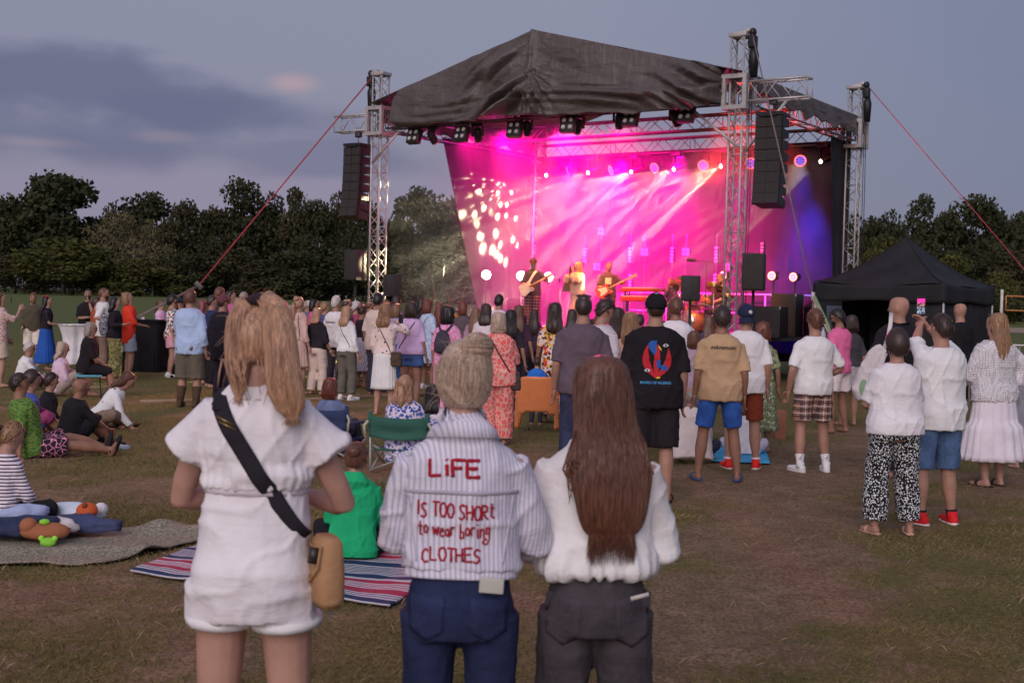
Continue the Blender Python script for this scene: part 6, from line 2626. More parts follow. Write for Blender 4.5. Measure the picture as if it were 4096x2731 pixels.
# ---------- standing crowd: right half
q = person(2335, 1180, 12.0, 'man in a dark mauve-grey t-shirt with sunglasses pushed up on his head', 'm', turn=2, wide=1.08, skin='mid')
q.hair('buzz', 'dkbrown'); tee(q, (86, 74, 84), .46, hem=.84); q.legs(('denim', (44, 48, 72)), .98, .022, flare=.01); q.shoes((50, 44, 44))
v, f = tube([q.p.H @ Vector((a * .072, -.01 + .055 * (1 - abs(a)), 1.738 + .010 * (1 - abs(a)))) for a in (-1, -.5, 0, .5, 1)], [.006, .012, .006, .012, .006], 6)
q.part('sunglasses', v, f, plain('glasses_frame', (0.02, 0.02, 0.022), 0.3))

q = person(2430, 1208, 14.0, 'man with a fade haircut seen in profile, white striped shirt', 'm', turn=-38, head=(-30, -14), skin='mid', arms=('front', 'down'))
q.hair('quiff', 'dkbrown'); q.face(); tee(q, ('stripe', .02, (196, 184, 186), (116, 120, 140), .7), .5); q.legs((60, 58, 66), .98)
q = person(2522, 1250, 14.2, 'blonde woman with wavy hair and bare arms in a beige tank top', 'f', turn=4, skin='fair')
q.hair('wavy', 'dkblonde', .16); q.top((190, 166, 148), 0, .012, .88, .1, name='tank_top', neck=1.46); q.legs(('denim', (70, 80, 110)), .98)
q = person(2470, 1232, 15.2, 'dark haired woman half hidden behind the blonde in the tank top', 'f', skin='mid')
q.hair('long', 'dkbrown', .2); tee(q, (160, 90, 110), .4); q.legs(BLK, .98)

K = person(2625, 1178, 11.0, 'broad man in a black cap and black t-shirt with red and blue print', 'm', turn=3, wide=1.20, skin='mid', stance=.13, cover={'legs': False})
K.hair('buzz', 'dkbrown')
K.hat('cap', (26, 24, 28))
V, f = cap_shell(.0185, .100, .100, .100, 30, 8)
K.part('cap_patch', [K.p.H @ (HC + Vector((a[0] * 1.0, a[1] * .9 - .012, a[2] - .002))) for a in V.tolist()], f, fabric((186, 182, 196)))
tee(K, (27, 24, 28), .50, hem=.80, ease=.034, box=.6)
K.legs((34, 30, 34), .52, .026, flare=.02, name='shorts'); K.shoes((40, 34, 34), kind='sandal')


def leafp(x0, z0, x1, z1, w, bow=0.0, n=9):
    L, Rr = [], []
    dx, dz = x1 - x0, z1 - z0
    ll = math.hypot(dx, dz)
    nx_, nz_2 = -dz / ll, dx / ll
    for i in range(n):
        s_ = i / (n - 1)
        b = bow * math.sin(math.pi * s_)
        hw = w / 2 * math.sin(math.pi * min(1, max(0.0, s_ * .92 + .06))) ** .8
        cx, cz = x0 + dx * s_ + nx_ * b, z0 + dz * s_ + nz_2 * b
        L.append((cx + nx_ * hw, cz + nz_2 * hw))
        Rr.append((cx - nx_ * hw, cz - nz_2 * hw))
    return L + Rr[::-1]


RED, BLU, YEL = (168, 40, 48), (44, 82, 150), (206, 178, 40)
K.print_poly([leafp(.00, 1.06, -.075, 1.33, .060, .045), leafp(.00, 1.06, .10, 1.305, .060, -.045), leafp(.0, 1.06, .012, 1.34, .052, .0), leafp(.0, 1.06, -.055, 1.17, .030, .015)], RED, 'print_leaf', .003)
K.print_poly([[(-.068, 1.345), (-.045, 1.365), (.0, 1.37), (.008, 1.362), (-.03, 1.355), (-.05, 1.33), (-.02, 1.30), (.0, 1.29), (-.002, 1.265), (-.018, 1.25), (-.035, 1.268), (-.066, 1.305)],
              [(.004, 1.205), (.038, 1.208), (.036, 1.145), (.006, 1.14)], [(.04, 1.165), (.085, 1.165), (.095, 1.14), (.09, 1.118), (.04, 1.125)]], BLU, 'print_band', .0045)
K.print_poly([leafp(.015, 1.325, .042, 1.285, .012), leafp(.0, 1.056, .04, 1.064, .012)], YEL, 'print_tassel', .005)
for (ex, ez) in ((.075, 1.328), (-.072, 1.118)):
    K.print_poly([[(ex - .026, ez), (ex - .008, ez + .015), (ex + .012, ez + .013), (ex + .027, ez), (ex + .008, ez - .012), (ex - .010, ez - .011)]], (196, 186, 190), 'print_eye', .004)
    K.print_poly([[(ex + .010 * math.cos(a * .7854), ez + .001 + .010 * math.sin(a * .7854)) for a in range(8)]], (50, 80, 130), 'print_iris', .0055)
K.print_text('MUNKO OF VALERNO', 0.0, 1.008, .030, (70, 130, 176), 0, 'lettering', .004, .0008, .86)

q = person(2705, 1195, 16.0, 'short haired man in a white t-shirt with a v shaped neck seam', 'm', wide=1.08, skin='tan', arms=('cross', 'cross'))
q.hair('short', 'brown'); tee(q, (200, 196, 210), .46); q.legs((70, 70, 84), .98)
q = person(2775, 1325, 15.4, 'woman with brown hair in a mauve top by the tan t-shirt man', 'f', skin='mid')
q.hair('bob', 'brown'); tee(q, (150, 130, 146), .46); q.legs(('denim', (84, 88, 106)), .98)

MK = person(2890, 1230, 12.4, 'man in a tan t-shirt with black script lettering and blue shorts', 'm', turn=0, skin='tan', stance=.20, wide=1.03, cover={'legs': False})
MK.hair('short', 'dkbrown', seed=4); tee(MK, (166, 138, 108), .48, hem=.815, ease=.032, box=.55, amp=.013)
MK.print_text('mikromusic', 0.0, 1.335, .060, (26, 22, 24), .32, 'lettering', .004, .0012, .88)
MK.legs(('denim', (42, 76, 142)), .42, .018, flare=.012, name='shorts'); MK.shoes((60, 76, 120), kind='sandal')
WC = person(2985, 1222, 13.4, 'man in a navy backwards cap, white t-shirt and brown shorts', 'm', turn=-4, skin='mid', stance=.15, wide=1.06, head=(8, 0), cover={'legs': False})
WC.hair('buzz', 'brown'); WC.hat('capback', (34, 38, 62)); tee(WC, (204, 198, 206), .47, hem=.82, ease=.032, box=.55)
v, f = ellipsoid((.022, .006, .022), 12, 8)
WC.part('cap_emblem', [WC.p.H @ (HC + Vector((a[0] + .02, a[1] - .112, a[2] + .045))) for a in v], f, fabric((170, 166, 170)))
WC.legs((112, 52, 36), .45, .018, flare=.010, name='shorts'); WC.shoes((206, 44, 38), (190, 180, 176)); WC.socks((200, 194, 198), .12)
q = person(3050, 1290, 15.0, 'curly haired woman in a green patterned dress behind the white cap man', 'f', skin='mid')
q.hair('curlybob', 'auburn'); q.top(('floral', 22, (120, 128, 96), (150, 150, 110), (80, 90, 66)), .45, .02, .95, .1, name='dress_top'); q.skirt(('floral', 22, (120, 128, 96), (170, 180, 150), (80, 90, 66)), .30, .07)

PL = person(3262, 1247, 13.3, 'young man in a white t-shirt, plaid shorts and white trainers', 'm', turn=10, skin='mid', stance=.16, arms=(((.26, .06, .88), (.6, -1, 0)), ((.19, .16, 1.02), (1, -.8, -.2))), cover={'legs': False})
PL.hair('quiff', 'brown', seed=7); tee(PL, (208, 202, 214), .44, hem=.85, amp=.010, ease=.036); PL.legs(('plaid', (140, 104, 84), (46, 40, 54), (196, 184, 180)), .40, .024, flare=.016, name='shorts')
PL.socks((206, 200, 206), .30); PL.shoes((206, 202, 208), (190, 186, 190))
for i in (0, 1):
    v, f = tube([PL.p.an[i] + Vector((-.028 + .01 * j, -.044, .075 + .004 * j * j)) for j in range(5)], [.004, .004, .003, .002, .001], 5)
    PL.part('sock_mark', v, f, fabric((40, 38, 42)))
q = person(3345, 1240, 17.5, 'bearded man with glasses in a pink polo shirt and white shorts', 'm', turn=34, head=(18, -12), skin='tan', stance=.17, arms=('down', 'front'), cover={'legs': False})
q.hair('short', 'black'); q.face('black', glasses=True); tee(q, (226, 98, 140), .45, hem=.86)
v, f = tube([(0, -.012, 1.45), (0, -.012, 1.50), (0, -.018, 1.475)], [(.088, .08), (.072, .070), (.096, .088)], 22, ref=(0, 1, 0))
q.part('collar', [q.p.M @ a for a in v], f, fabric((226, 98, 140)))
q.legs((196, 184, 182), .36, .026, flare=.022, name='shorts')
q = person(3405, 1262, 18.6, 'woman in a striped skirt behind the pink polo man', 'f', skin='mid')
q.hair('bob', 'dkbrown'); tee(q, (60, 56, 62), .46); q.skirt(('vstripe', .012, (196, 190, 192), (50, 46, 52), .5), .62, .07)

BT = person(3600, 1187, 13.0, 'big bald man in a black polo carrying a white cloth bag', 'm', turn=26, head=(22, 2), wide=1.22, skin='mid', arms=(((.24, .10, 1.06), (1, -.9, 0)), 'down'))
tee(BT, (30, 28, 32), .52, hem=.82, ease=.036, box=.6); BT.legs((34, 32, 38), .98, .03)
v, f = tube([(0, -.012, 1.445), (0, -.012, 1.505), (0, -.020, 1.475)], [(.10, .09), (.08, .078), (.108, .098)], 22, ref=(0, 1, 0))
BT.part('collar', v, f, fabric((30, 28, 32)))
k = BT.root.scale[0]
Mz = Matrix.Rotation(BT.root.rotation_euler[2], 4, 'Z')
bagp = pt(3478, 1525, 12.55)
tb = empty('tote_bag', bagp, R(-8), 'white cloth tote bag with a green oval print slung on the bald man', 'bag')
tb.scale = (.95, 1.0, 1.15)
bsh = [tube([(.13, 0, .30), (.06, 0, .20), (.01, 0, .05), (-.03, 0, -.10), (-.04, 0, -.17)], [(.05, .035), (.10, .06), (.145, .09), (.15, .10), (.10, .07)], 20, ref=(0, 1, 0), sup=3)]
co_, fc_ = fuse(bsh, .012, 1, folds(.012, 10, 5, 4))
mesh_obj('bag_cloth', co_, fc_, fabric((184, 178, 178)), tb)
v, f = tube([(.14, .0, .29), (.175, -.02, .40), (.20, .02, .52), (.22, .12, .60)], [(.022, .005)] * 4, 8, ref=(0, 1, 0))
mesh_obj('bag_handle', v, f, fabric((184, 178, 178)), tb)
v, f = ellipsoid((.040, .006, .075), 14, 8)
mesh_obj('bag_print', [a + Vector((-.075, -.108, -.05)) for a in v], f, fabric((120, 146, 118)), tb)

FT = person(3590, 1328, 9.7, 'short haired woman in a white t-shirt and black floral wide trousers', 'f', turn=6, wide=1.26, skin='mid', arms=('front', 'front'), stance=.155, cover={'legs': False})
FT.hair('crop', 'dkbrown'); tee(FT, (202, 196, 208), .44, hem=.875, ease=.034, box=.5, amp=.010)
FT.legs(('floral', 62, (26, 24, 30), (196, 200, 200)), .93, .026, flare=.030, amp=.012); FT.shoes((176, 140, 124), kind='sandal')
PM = person(3768, 1262, 10.2, 'man in a white t-shirt and denim shorts filming with a raised phone', 'm', turn=16, wide=1.12, skin='mid', stance=.15, arms=(((-.07, .38, 1.66), (.9, -.1, -.7)), ((.145, .38, 1.65), (.9, 0, -.8))), cover={'legs': False})
PM.hair('fade', 'dkbrown'); tee(PM, (206, 200, 210), .50, hem=.80, ease=.030, box=.6, amp=.013)
PM.legs(('denim', (66, 88, 120)), .52, .018, flare=.016, name='shorts'); PM.socks((34, 32, 34), .12); PM.shoes((186, 36, 42), (196, 190, 190))
ph = phone_at(PM, 0, 'lit phone held up high, filming the pink stage', True, 0, (.035, .05, .175))
ph.rotation_euler = (R(4), R(-1.5), R(8))
# the hands meet the phone
q = person(3842, 1213, 19.0, 'bald man in black standing by the tent side', 'm', turn=10, wide=1.1, skin='mid')
tee(q, (26, 24, 28), .97, hem=.84); q.legs((28, 26, 30), .98)
KN = person(3985, 1255, 12.5, 'woman with long blonde hair in a white open-knit sweater and long white skirt', 'f', turn=16, wide=1.28, skin='fair', arms=('front', 'hip'), head=(10, 0))
KN.hair('wavy', 'dkblonde', .30)
v, f = tube([KN.p.H @ Vector((a * .085, .02 + .06 * (1 - abs(a)), 1.73 + .012 * (1 - abs(a)))) for a in (-1, -.5, 0, .5, 1)], [.006, .012, .006, .012, .006], 6)
KN.part('sunglasses', v, f, plain('glasses_frame', (0.02, 0.02, 0.022), 0.3))
KN.top(('knit', (206, 198, 204)), .80, .045, .865, .7, 0, .045, .07, amp=.010, name='knit_sweater')
KN.skirt((200, 192, 200), .28, .10, .016, 20, 1.0, tier=.62); KN.shoes((50, 40, 38), kind='sandal')
q = person(4105, 1440, 14.0, 'child with brown hair in a grey dress at the frame edge', 'f', skin='fair')
q.hair('long', 'ltbrown', .15); q.top((120, 122, 130), .4, .02, .95, .1, name='dress_top'); q.skirt((120, 122, 130), .40, .10)

# ---------- standing crowd: middle
q = person(2220, 1215, 18.0, 'woman with long dark curls in a white dress with red and sunflower print', 'f', turn=6, skin='tan')
FLW = ('floral', 13, (200, 180, 170), (190, 50, 50), (222, 160, 50), (60, 40, 40))
q.hair('curly', 'dkbrown', .22); q.top(FLW, .48, .024, .95, .2, name='dress_top'); q.skirt(FLW, .14, .07, .010)
LP = person(1995, 1252, 15.0, 'woman with curly grey hair in a coral leopard print set', 'f', turn=8, wide=1.25, skin='fair', arms=('downf', 'front'))
LEO = ('leopard', 15, (232, 92, 90), (206, 150, 140))
LP.hair('curlybob', 'ashblonde', seed=5); LP.top(LEO, .60, .040, .80, .6, .02, .03, amp=.012, name='blouse'); LP.legs(LEO, .97, .034, flare=.04, amp=.012)
LP.strap([(-.10, 1.43), (.02, 1.22), (.17, .98)], .02, (60, 44, 50), n=22)
bag_on(LP, .22, -.05, .86, .18, .22, .08, (64, 56, 58), 'dark grey shoulder bag of the woman in coral print')
q = person(1948, 1216, 20.5, 'woman in a white blouse with sunglasses on long dark hair', 'f', skin='mid', wide=1.12)
q.hair('long', 'dkbrown', .17); tee(q, (198, 188, 194), .7, ease=.035); q.legs(BLK, .98)
q = person(1998, 1182, 24.0, 'black haired man in white close before the stage front', 'm', skin='mid')
q.hair('short', 'black'); tee(q, (200, 190, 204), .46); q.legs((50, 46, 56), .98)
q = person(2045, 1240, 19.0, 'girl with long black hair in dark clothes beside the coral set', 'f', skin='mid')
q.hair('long', 'black', .30); tee(q, (44, 36, 44), .46); q.legs((40, 38, 46), .98)
q = person(2078, 1222, 21.0, 'girl with long brown hair with lit strands before the barrier', 'f', skin='mid')
q.hair('long', 'brown', .36); tee(q, (60, 40, 56), .46); q.legs((44, 40, 50), .98)
q = person(1855, 1207, 24.0, 'woman with an auburn bob in a dark grey top', 'f', skin='mid')
q.hair('bob', 'auburn'); tee(q, (84, 72, 78), .7); q.legs((40, 38, 46), .98)
PK = person(1795, 1227, 18.0, 'dark haired woman in a pink floral jumpsuit with a dark backpack', 'f', turn=-4, skin='mid', wide=1.12)
PKF = ('marble', 26, (200, 90, 146), (216, 160, 186))
PK.hair('curlybob', 'black', seed=8); PK.top(PKF, .55, .030, .92, .4, name='jumpsuit_top'); PK.legs(PKF, .95, .035, flare=.05)
bp = empty('backpack', PK.root.location + Matrix.Rotation(PK.root.rotation_euler[2], 3, 'Z') @ (Vector((-.01, -.195, 1.21)) * PK.root.scale[0]), PK.root.rotation_euler[2], 'small dark grey backpack on the pink jumpsuit', 'backpack')
v, f = tube([(0, 0, -.15), (0, -.01, -.12), (0, -.02, 0), (0, -.005, .12), (0, .01, .17)], [(.09, .05), (.12, .07), (.115, .07), (.085, .05), (.03, .02)], 18, ref=(0, 1, 0), sup=3)
mesh_obj('bag_body', v, f, fabric((58, 54, 64)), bp)
for sg in (-1, 1):
    v, f = tube([(sg * .03, .02, .14), (sg * .075, .055, .20), (sg * .10, .10, .245)], [(.016, .005)] * 3, 8, ref=(0, 1, 0))
    mesh_obj('shoulder_strap', v, f, fabric((52, 48, 58)), bp)
q = person(1715, 1200, 24.0, 'woman with curly auburn hair in a light blue floral dress', 'f', turn=-14, head=(-14, 0), skin='mid', cover={'legs': False})
LBF = ('marble', 24, (130, 152, 194), (180, 192, 214))
q.hair('curlybob', 'auburn', seed=3); q.top(LBF, .5, .026, .95, .3, name='dress_top'); q.skirt(LBF, .52, .09); q.strap([(.10, 1.43), (-.03, 1.22), (-.15, 1.0)], .014, (70, 44, 40), n=18); q.shoes((200, 196, 200))
q = person(1648, 1207, 19.4, 'brown haired woman in a lilac tee and denim shorts with a jacket on her arm', 'f', turn=4, wide=1.15, skin='mid', arms=('front', 'down'), cover={'legs': False})
q.hair('bob', 'dkbrown'); tee(q, (186, 160, 196), .5, ease=.04, hem=.90); q.legs(('denim', (62, 88, 136)), .22, .02, flare=.02, name='shorts'); q.strap([(.10, 1.43), (-.03, 1.22), (-.16, 1.0)], .016, (70, 56, 70), n=20)
jk = empty('denim_jacket', q.root.location + Matrix.Rotation(q.root.rotation_euler[2], 3, 'Z') @ (Vector((-.25, .10, .84)) * q.root.scale[0]), q.root.rotation_euler[2], 'blue denim jacket hanging from the lilac tee woman', 'jacket')
co_, fc_ = fuse([tube([(0, 0, .20), (0, 0, .05), (.02, 0, -.12), (.05, 0, -.30)], [(.06, .05), (.085, .07), (.075, .06), (.04, .04)], 14, ref=(0, 1, 0))], .018, 1, folds(.014, 12, 5, 3))
mesh_obj('jacket_cloth', co_, fc_, fabric(('denim', (60, 96, 150))), jk)
WS = person(1545, 1215, 18.7, 'woman in a dotted cream cardigan and long white skirt taking a photo', 'f', turn=-2, skin='fair', arms=('downf', ((.10, .30, 1.42), (1, -.1, -.6))), cover={'legs': False})
WS.hair('long', 'dkblonde', .16); WS.top(('dots', 14, (206, 184, 178), (60, 50, 54), .24), .95, .024, .93, .3, name='cardigan'); WS.skirt((208, 200, 206), .40, .035, .008); WS.shoes((176, 128, 108), kind='sandal')
WS.strap([(-.09, 1.43), (.02, 1.25), (.12, 1.05), (.16, .96)], .018, (92, 76, 72), n=20)
bag_on(WS, .21, -.06, .88, .22, .22, .09, (74, 60, 52), 'brown flap bag at the hip of the white skirt woman')
phone_at(WS, 1, 'phone in a white case held up by the cardigan woman', None, 0, (.0, .03, .08))
q = person(1515, 1177, 22.0, 'black haired man in a loose beige short sleeved shirt', 'm', skin='tan', wide=1.06)
q.hair('short', 'black'); tee(q, (186, 168, 160), .5, hem=.80, ease=.04, box=.7); q.legs((60, 58, 70), .98, .024)
q = person(1590, 1185, 26.0, 'woman with dark wavy hair beyond the cardigan woman', 'f', skin='mid')
q.hair('wavy', 'dkbrown', .12); tee(q, (120, 90, 100), .5); q.legs(BLK, .98)
q = person(1588, 1218, 23.5, 'curly light haired woman close beside the raised phone', 'f', skin='fair')
q.hair('curlybob', 'ltbrown'); tee(q, (150, 140, 160), .5); q.legs(DENIM, .98)
q = person(1690, 1192, 29.0, 'dark haired person near the flower arrangement', 'f', skin='mid')
q.hair('long', 'black', .15); tee(q, (50, 46, 50), .9); q.legs(BLK, .98)
q = person(1390, 1226, 21.0, 'blonde woman in a white blouse, olive trousers and white trainers', 'f', turn=-6, skin='fair', arms=('downf', 'down'), stance=.12)
q.hair('long', 'blonde', .16); q.top((206, 200, 210), .88, .024, .90, .3, name='blouse'); q.legs((92, 88, 82), .93, .024, flare=.015); q.shoes((204, 200, 206), (180, 178, 182))
q.strap([(-.10, 1.43), (.03, 1.22), (.16, 1.0)], .014, (60, 50, 56), n=20)
for i in (0, 1):
    a = q.p.an[i]
    v, f = tube([a + Vector((.052, .02, -.06)), a + Vector((.052, .03, -.02)), a + Vector((.052, .05, -.06)), a + Vector((.052, .06, -.02))], [.005] * 4, 5)
    q.part('shoe_mark', v, f, fabric((60, 58, 62)))
q = person(1345, 1190, 23.0, 'spiky grey haired man in a white t-shirt with small black lettering', 'm', skin='mid', wide=1.05)
q.hair('quiff', 'white'); tee(q, (206, 200, 210), .5, ease=.034, hem=.82); q.print_text('KLUB MIEJSKI', -.02, 1.27, .045, (50, 46, 54), 0, 'lettering', .004, .001); q.legs((70, 66, 76), .98)
q = person(1320, 1252, 25.0, 'woman in a zigzag skirt seen between beige and olive trousers', 'f', skin='mid')
q.hair('bob', 'dkblonde'); tee(q, (60, 70, 100), .6); q.skirt(('chevron', (206, 200, 206), (44, 40, 48)), .12, .06, .006)
q = person(1272, 1232, 22.0, 'blonde woman in a black knit sweater and beige trousers', 'f', turn=2, skin='fair', arms=('downf', 'downf'))
q.hair('long', 'blonde', .10, seed=6); q.top((36, 32, 38), .60, .034, .93, .5, 0, .035, .06, name='knit_top'); q.legs((196, 178, 168), .97, .022, flare=.02)
q = person(1300, 1213, 26.0, 'woman with short blond hair in denim looking right', 'f', turn=-26, skin='fair')
q.hair('crop', 'dkblonde'); tee(q, ('denim', (56, 76, 116)), .95); q.legs(DENIM, .98)
q = person(1258, 1198, 26.0, 'dark haired woman in pink seen over the black sweater', 'f', turn=-20, skin='mid')
q.hair('bob', 'black'); tee(q, (190, 90, 130), .5); q.legs(DENIM, .98)
q = person(1197, 1190, 22.0, 'woman with curly blonde updo in a long beige dress', 'f', turn=-4, skin='fair', cover={'legs': False})
q.hair('halfpony', 'blonde', .28, seed=2); q.hair('messybun', 'blonde', seed=3); BEI = (184, 156, 146); q.top(BEI, .8, .03, .95, .3, name='dress_top'); q.skirt(BEI, .50, .05); q.strap([(.10, 1.43), (.12, 1.22), (.14, 1.0)], .02, (90, 80, 86), n=14)
q = person(1165, 1222, 24.0, 'woman with grey blonde hair and an olive top at the ponytail edge', 'f', turn=-20, skin='fair')
q.hair('bob', 'grey'); q.face(glasses=True); tee(q, (84, 82, 66), .5); q.legs(BLK, .98)
q = person(1388, 1196, 25.0, 'man with thinning dark hair and glasses behind the white blouse', 'm', turn=-24, skin='mid')
q.hair('balding', 'dkbrown'); q.face(glasses=True); tee(q, (90, 80, 90), .5); q.legs(BLK, .98)
q = person(1425, 1210, 26.0, 'white haired woman facing right in the second row', 'f', turn=-30, skin='fair')
q.hair('crop', 'white'); tee(q, (150, 60, 90), .5); q.legs(BLK, .98)
q = person(1443, 1209, 27.0, 'woman with red dyed hair beside the white haired one', 'f', turn=-24, skin='fair')
q.hair('long', 'red', .1); tee(q, (190, 180, 190), .5); q.legs(BLK, .98)
q = person(1450, 1222, 24.0, 'tanned woman in a strappy black dress with striped skirt', 'f', turn=-8, skin='tan')
q.hair('bun', 'dkbrown'); q.top((36, 30, 36), 0, .012, .98, .1, name='dress_top', neck=1.42); q.skirt(('vstripe', .016, (180, 176, 190), (50, 46, 58), .5), .36, .10)
for i, (px, py, d, sx, hk, hc, tc, lb) in enumerate([
        (815, 1200, 24, 'f', 'long', 'red', (120, 50, 60), 'dark red haired woman partly behind the blue shirt'),
        (850, 1185, 23, 'm', 'short', 'dkbrown', (40, 50, 84), 'dark haired man in navy looking right beside the maroon cap'),
        (880, 1153, 24.5, 'm', 'short', 'brown', (60, 56, 66), 'tall brown haired man standing behind the maroon cap'),
        (925, 1166, 27, 'f', 'bob', 'dkbrown', (190, 90, 140), 'dark haired woman in pink at the ponytail woman shoulder'),
        (975, 1168, 29, 'm', 'buzz', 'grey', (150, 150, 176), 'grey cropped man mostly hidden by the blonde head'),
        (2140, 1240, 25, 'f', 'long', 'dkbrown', (60, 40, 60), 'woman with dark hair against the barrier before the guitarist'),
        (1545, 1200, 29, 'f', 'bob', 'ltbrown', (130, 110, 120), 'light brown bob close to the left tower foot'),
        (1760, 1212, 27, 'f', 'long', 'auburn', (120, 60, 70), 'auburn haired girl behind the pink jumpsuit'),
        (1230, 1206, 29, 'm', 'short', 'grey', (90, 90, 110), 'grey haired man between two blonde women'),
        (2290, 1238, 22, 'f', 'long', 'dkbrown', (90, 60, 90), 'dark haired girl between the sunflower dress and the mauve tee'),
        (2395, 1262, 20, 'f', 'bob', 'auburn', (150, 70, 90), 'auburn haired woman low behind the mauve tee'),
        (2560, 1262, 21, 'm', 'short', 'dkbrown', (60, 56, 80), 'dark haired man just left of the black cap'),
        (2835, 1262, 20, 'f', 'long', 'brown', (70, 60, 80), 'brown haired woman before the drum kit'),
        (2090, 1262, 22.5, 'f', 'bob', 'black', (60, 40, 60), 'woman with a black bob against the barrier'),
        (1905, 1232, 23, 'f', 'long', 'ltbrown', (150, 120, 140), 'light brown haired girl beside the white blouse'),
        (1480, 1205, 28.5, 'm', 'balding', 'brown', (130, 120, 130), 'balding man near the truss tower base')]):
    q = person(px, py, d, lb, sx, turn=(-22 if i in (1, 3) else 0), skin='mid')
    q.hair(hk, hc); tee(q, tc, .6); q.legs(BLK, .98)
MCAP = person(893, 1181, 20.0, 'man in a maroon cap and long black jacket', 'm', skin='mid', wide=1.08)
MCAP.hair('buzz', 'dkbrown'); MCAP.hat('cap', (92, 52, 60)); MCAP.top((34, 30, 38), .97, .035, .70, .6, name='jacket'); MCAP.legs((46, 40, 56), .98, .022)
BS = person(762, 1162, 19.0, 'bearded man in a light blue shirt, khaki cargo shorts and tall boots', 'm', turn=14, head=(16, 0), skin='mid', wide=1.15, arms=('front', 'down'), stance=.13, cover={'legs': False})
BS.hair('short', 'brown'); BS.face('brown'); BS.top((150, 170, 212), .85, .032, .80, .5, 0, .026, amp=.013, name='shirt'); BS.legs((88, 82, 72), .56, .03, flare=.02, name='shorts'); BS.shoes((74, 58, 46), kind='boot')
q = person(724, 1192, 25.5, 'person in a wide black hat facing the camera', 'f', (0.1, -1, 0), skin='fair', arms=('front', 'front'))
q.hair('long', 'dkbrown', .1); q.hat('hat', (34, 34, 44)); q.face(); tee(q, (190, 176, 200), .9); q.legs((180, 160, 176), .6, .02); q.shoes((30, 26, 28), kind='boot')
q = person(690, 1185, 25.5, 'dark short haired woman in a red and black patterned shirt and pink shorts', 'f', turn=-16, skin='fair', cover={'legs': False})
q.hair('crop', 'black'); tee(q, ('floral', 15, (214, 200, 196), (170, 40, 44), (36, 30, 34)), .5); q.legs((206, 150, 166), .3, .03, flare=.02, name='shorts'); q.shoes((206, 200, 204))
q = person(645, 1200, 28.3, 'girl with a ponytail in a pink tee and white denim shorts', 'f', turn=-22, skin='fair', arms=('front', 'front'), cover={'legs': False})
q.hair('pony', 'brown', .2); q.face(); tee(q, (212, 160, 190), .46, hem=.92); q.legs(('denim', (206, 200, 210)), .24, .024, flare=.02, name='shorts'); q.shoes((200, 130, 130), kind='sandal')

# ---------- standing crowd: left
q = person(505, 1170, 25.0, 'woman with short blond hair in an orange-red tee looking up', 'f', turn=-8, head=(0, 14), skin='fair', arms=('front', 'front'), cover={'legs': False})
q.hair('bob', 'dkblonde'); tee(q, (214, 58, 40), .6, ease=.04, hem=.72, box=.8); q.legs((148, 156, 172), .42, .03, flare=.02, name='shorts')
ZB = person(462, 1190, 24.0, 'woman with black hair in a black top and green patterned trousers', 'f', turn=-14, skin='fair', arms=('down', 'around'), wide=1.1)
ZB.hair('long', 'black', .10); tee(ZB, (30, 26, 32), .97, ease=.034, hem=.90); ZB.legs(('floral', 14, (96, 100, 66), (150, 150, 110), (60, 60, 40), (130, 110, 60)), .95, .04, flare=.06)
bp = empty('backpack', ZB.root.location + Matrix.Rotation(ZB.root.rotation_euler[2], 3, 'Z') @ (Vector((-.02, -.20, 1.18)) * ZB.root.scale[0]), ZB.root.rotation_euler[2], 'zebra patterned grey backpack on the black top', 'backpack')
v, f = tube([(0, 0, -.19), (0, -.01, -.16), (0, -.03, 0), (0, -.01, .15), (0, .01, .20)], [(.11, .06), (.14, .085), (.135, .09), (.11, .06), (.05, .03)], 18, ref=(0, 1, 0), sup=3)
mesh_obj('bag_body', v, f, fabric(('marble', 16, (150, 150, 160), (46, 44, 52))), bp)
q = person(415, 1153, 24.6, 'bearded man in a white shirt beside the zebra backpack', 'm', turn=-16, skin='mid', arms=('front', 'around'))
q.hair('buzz', 'brown'); q.face('dkbrown'); tee(q, (206, 198, 196), .5, ease=.034); q.legs((120, 100, 90), .98)
q = person(388, 1192, 26.0, 'person in a rust brown sweater mostly behind the white shirt man', 'm', turn=-10, skin='mid')
q.hair('short', 'dkbrown'); tee(q, (140, 70, 44), .97); q.legs((60, 50, 46), .98)
q = person(352, 1160, 28.0, 'bearded man in a black t-shirt with hand on chin behind the bar table', 'm', (0.35, -1, 0), turn=0, skin='mid', arms=('chin', 'cross'), head=(0, 12))
q.hair('fade', 'black'); q.face('black'); tee(q, (32, 28, 32), .46); q.legs((32, 30, 34), .98)
q = person(190, 1187, 27.0, 'woman with a red hair bow, black top and long blue tulle skirt', 'f', (1, .25, 0), skin='fair', arms=('front', 'front'))
q.hair('long', 'black', .28); tee(q, (32, 28, 36), .4, ease=.018, hem=.98); q.skirt((38, 78, 152), .16, .14, .018, 26, 1.08)
for sg in (-1, 1):
    v, f = ellipsoid((.05, .03, .028), 10, 8)
    q.part('hair_bow', [q.p.H @ (HC + Vector((a[0] + sg * .045, a[1] - .01, a[2] + .125))) for a in v], f, fabric((214, 30, 40)))
q = person(133, 1174, 28.0, 'man in a dark olive shirt and white shorts facing the camera', 'm', (0.35, -1, 0), skin='mid', arms=('pocket', 'downf'), cover={'legs': False})
q.hair('short', 'brown'); q.face('ltbrown'); q.top((74, 68, 56), .85, .03, .84, .4, name='shirt'); q.legs((200, 188, 176), .46, .026, flare=.015, name='shorts')
q = person(2, 1172, 22.0, 'person in a reddish print top holding up a phone at the frame edge', 'f', (1, .5, 0), skin='fair', arms=('downf', ((.02, .34, 1.45), (.6, -.2, -1))), wide=1.1, cover={'legs': False})
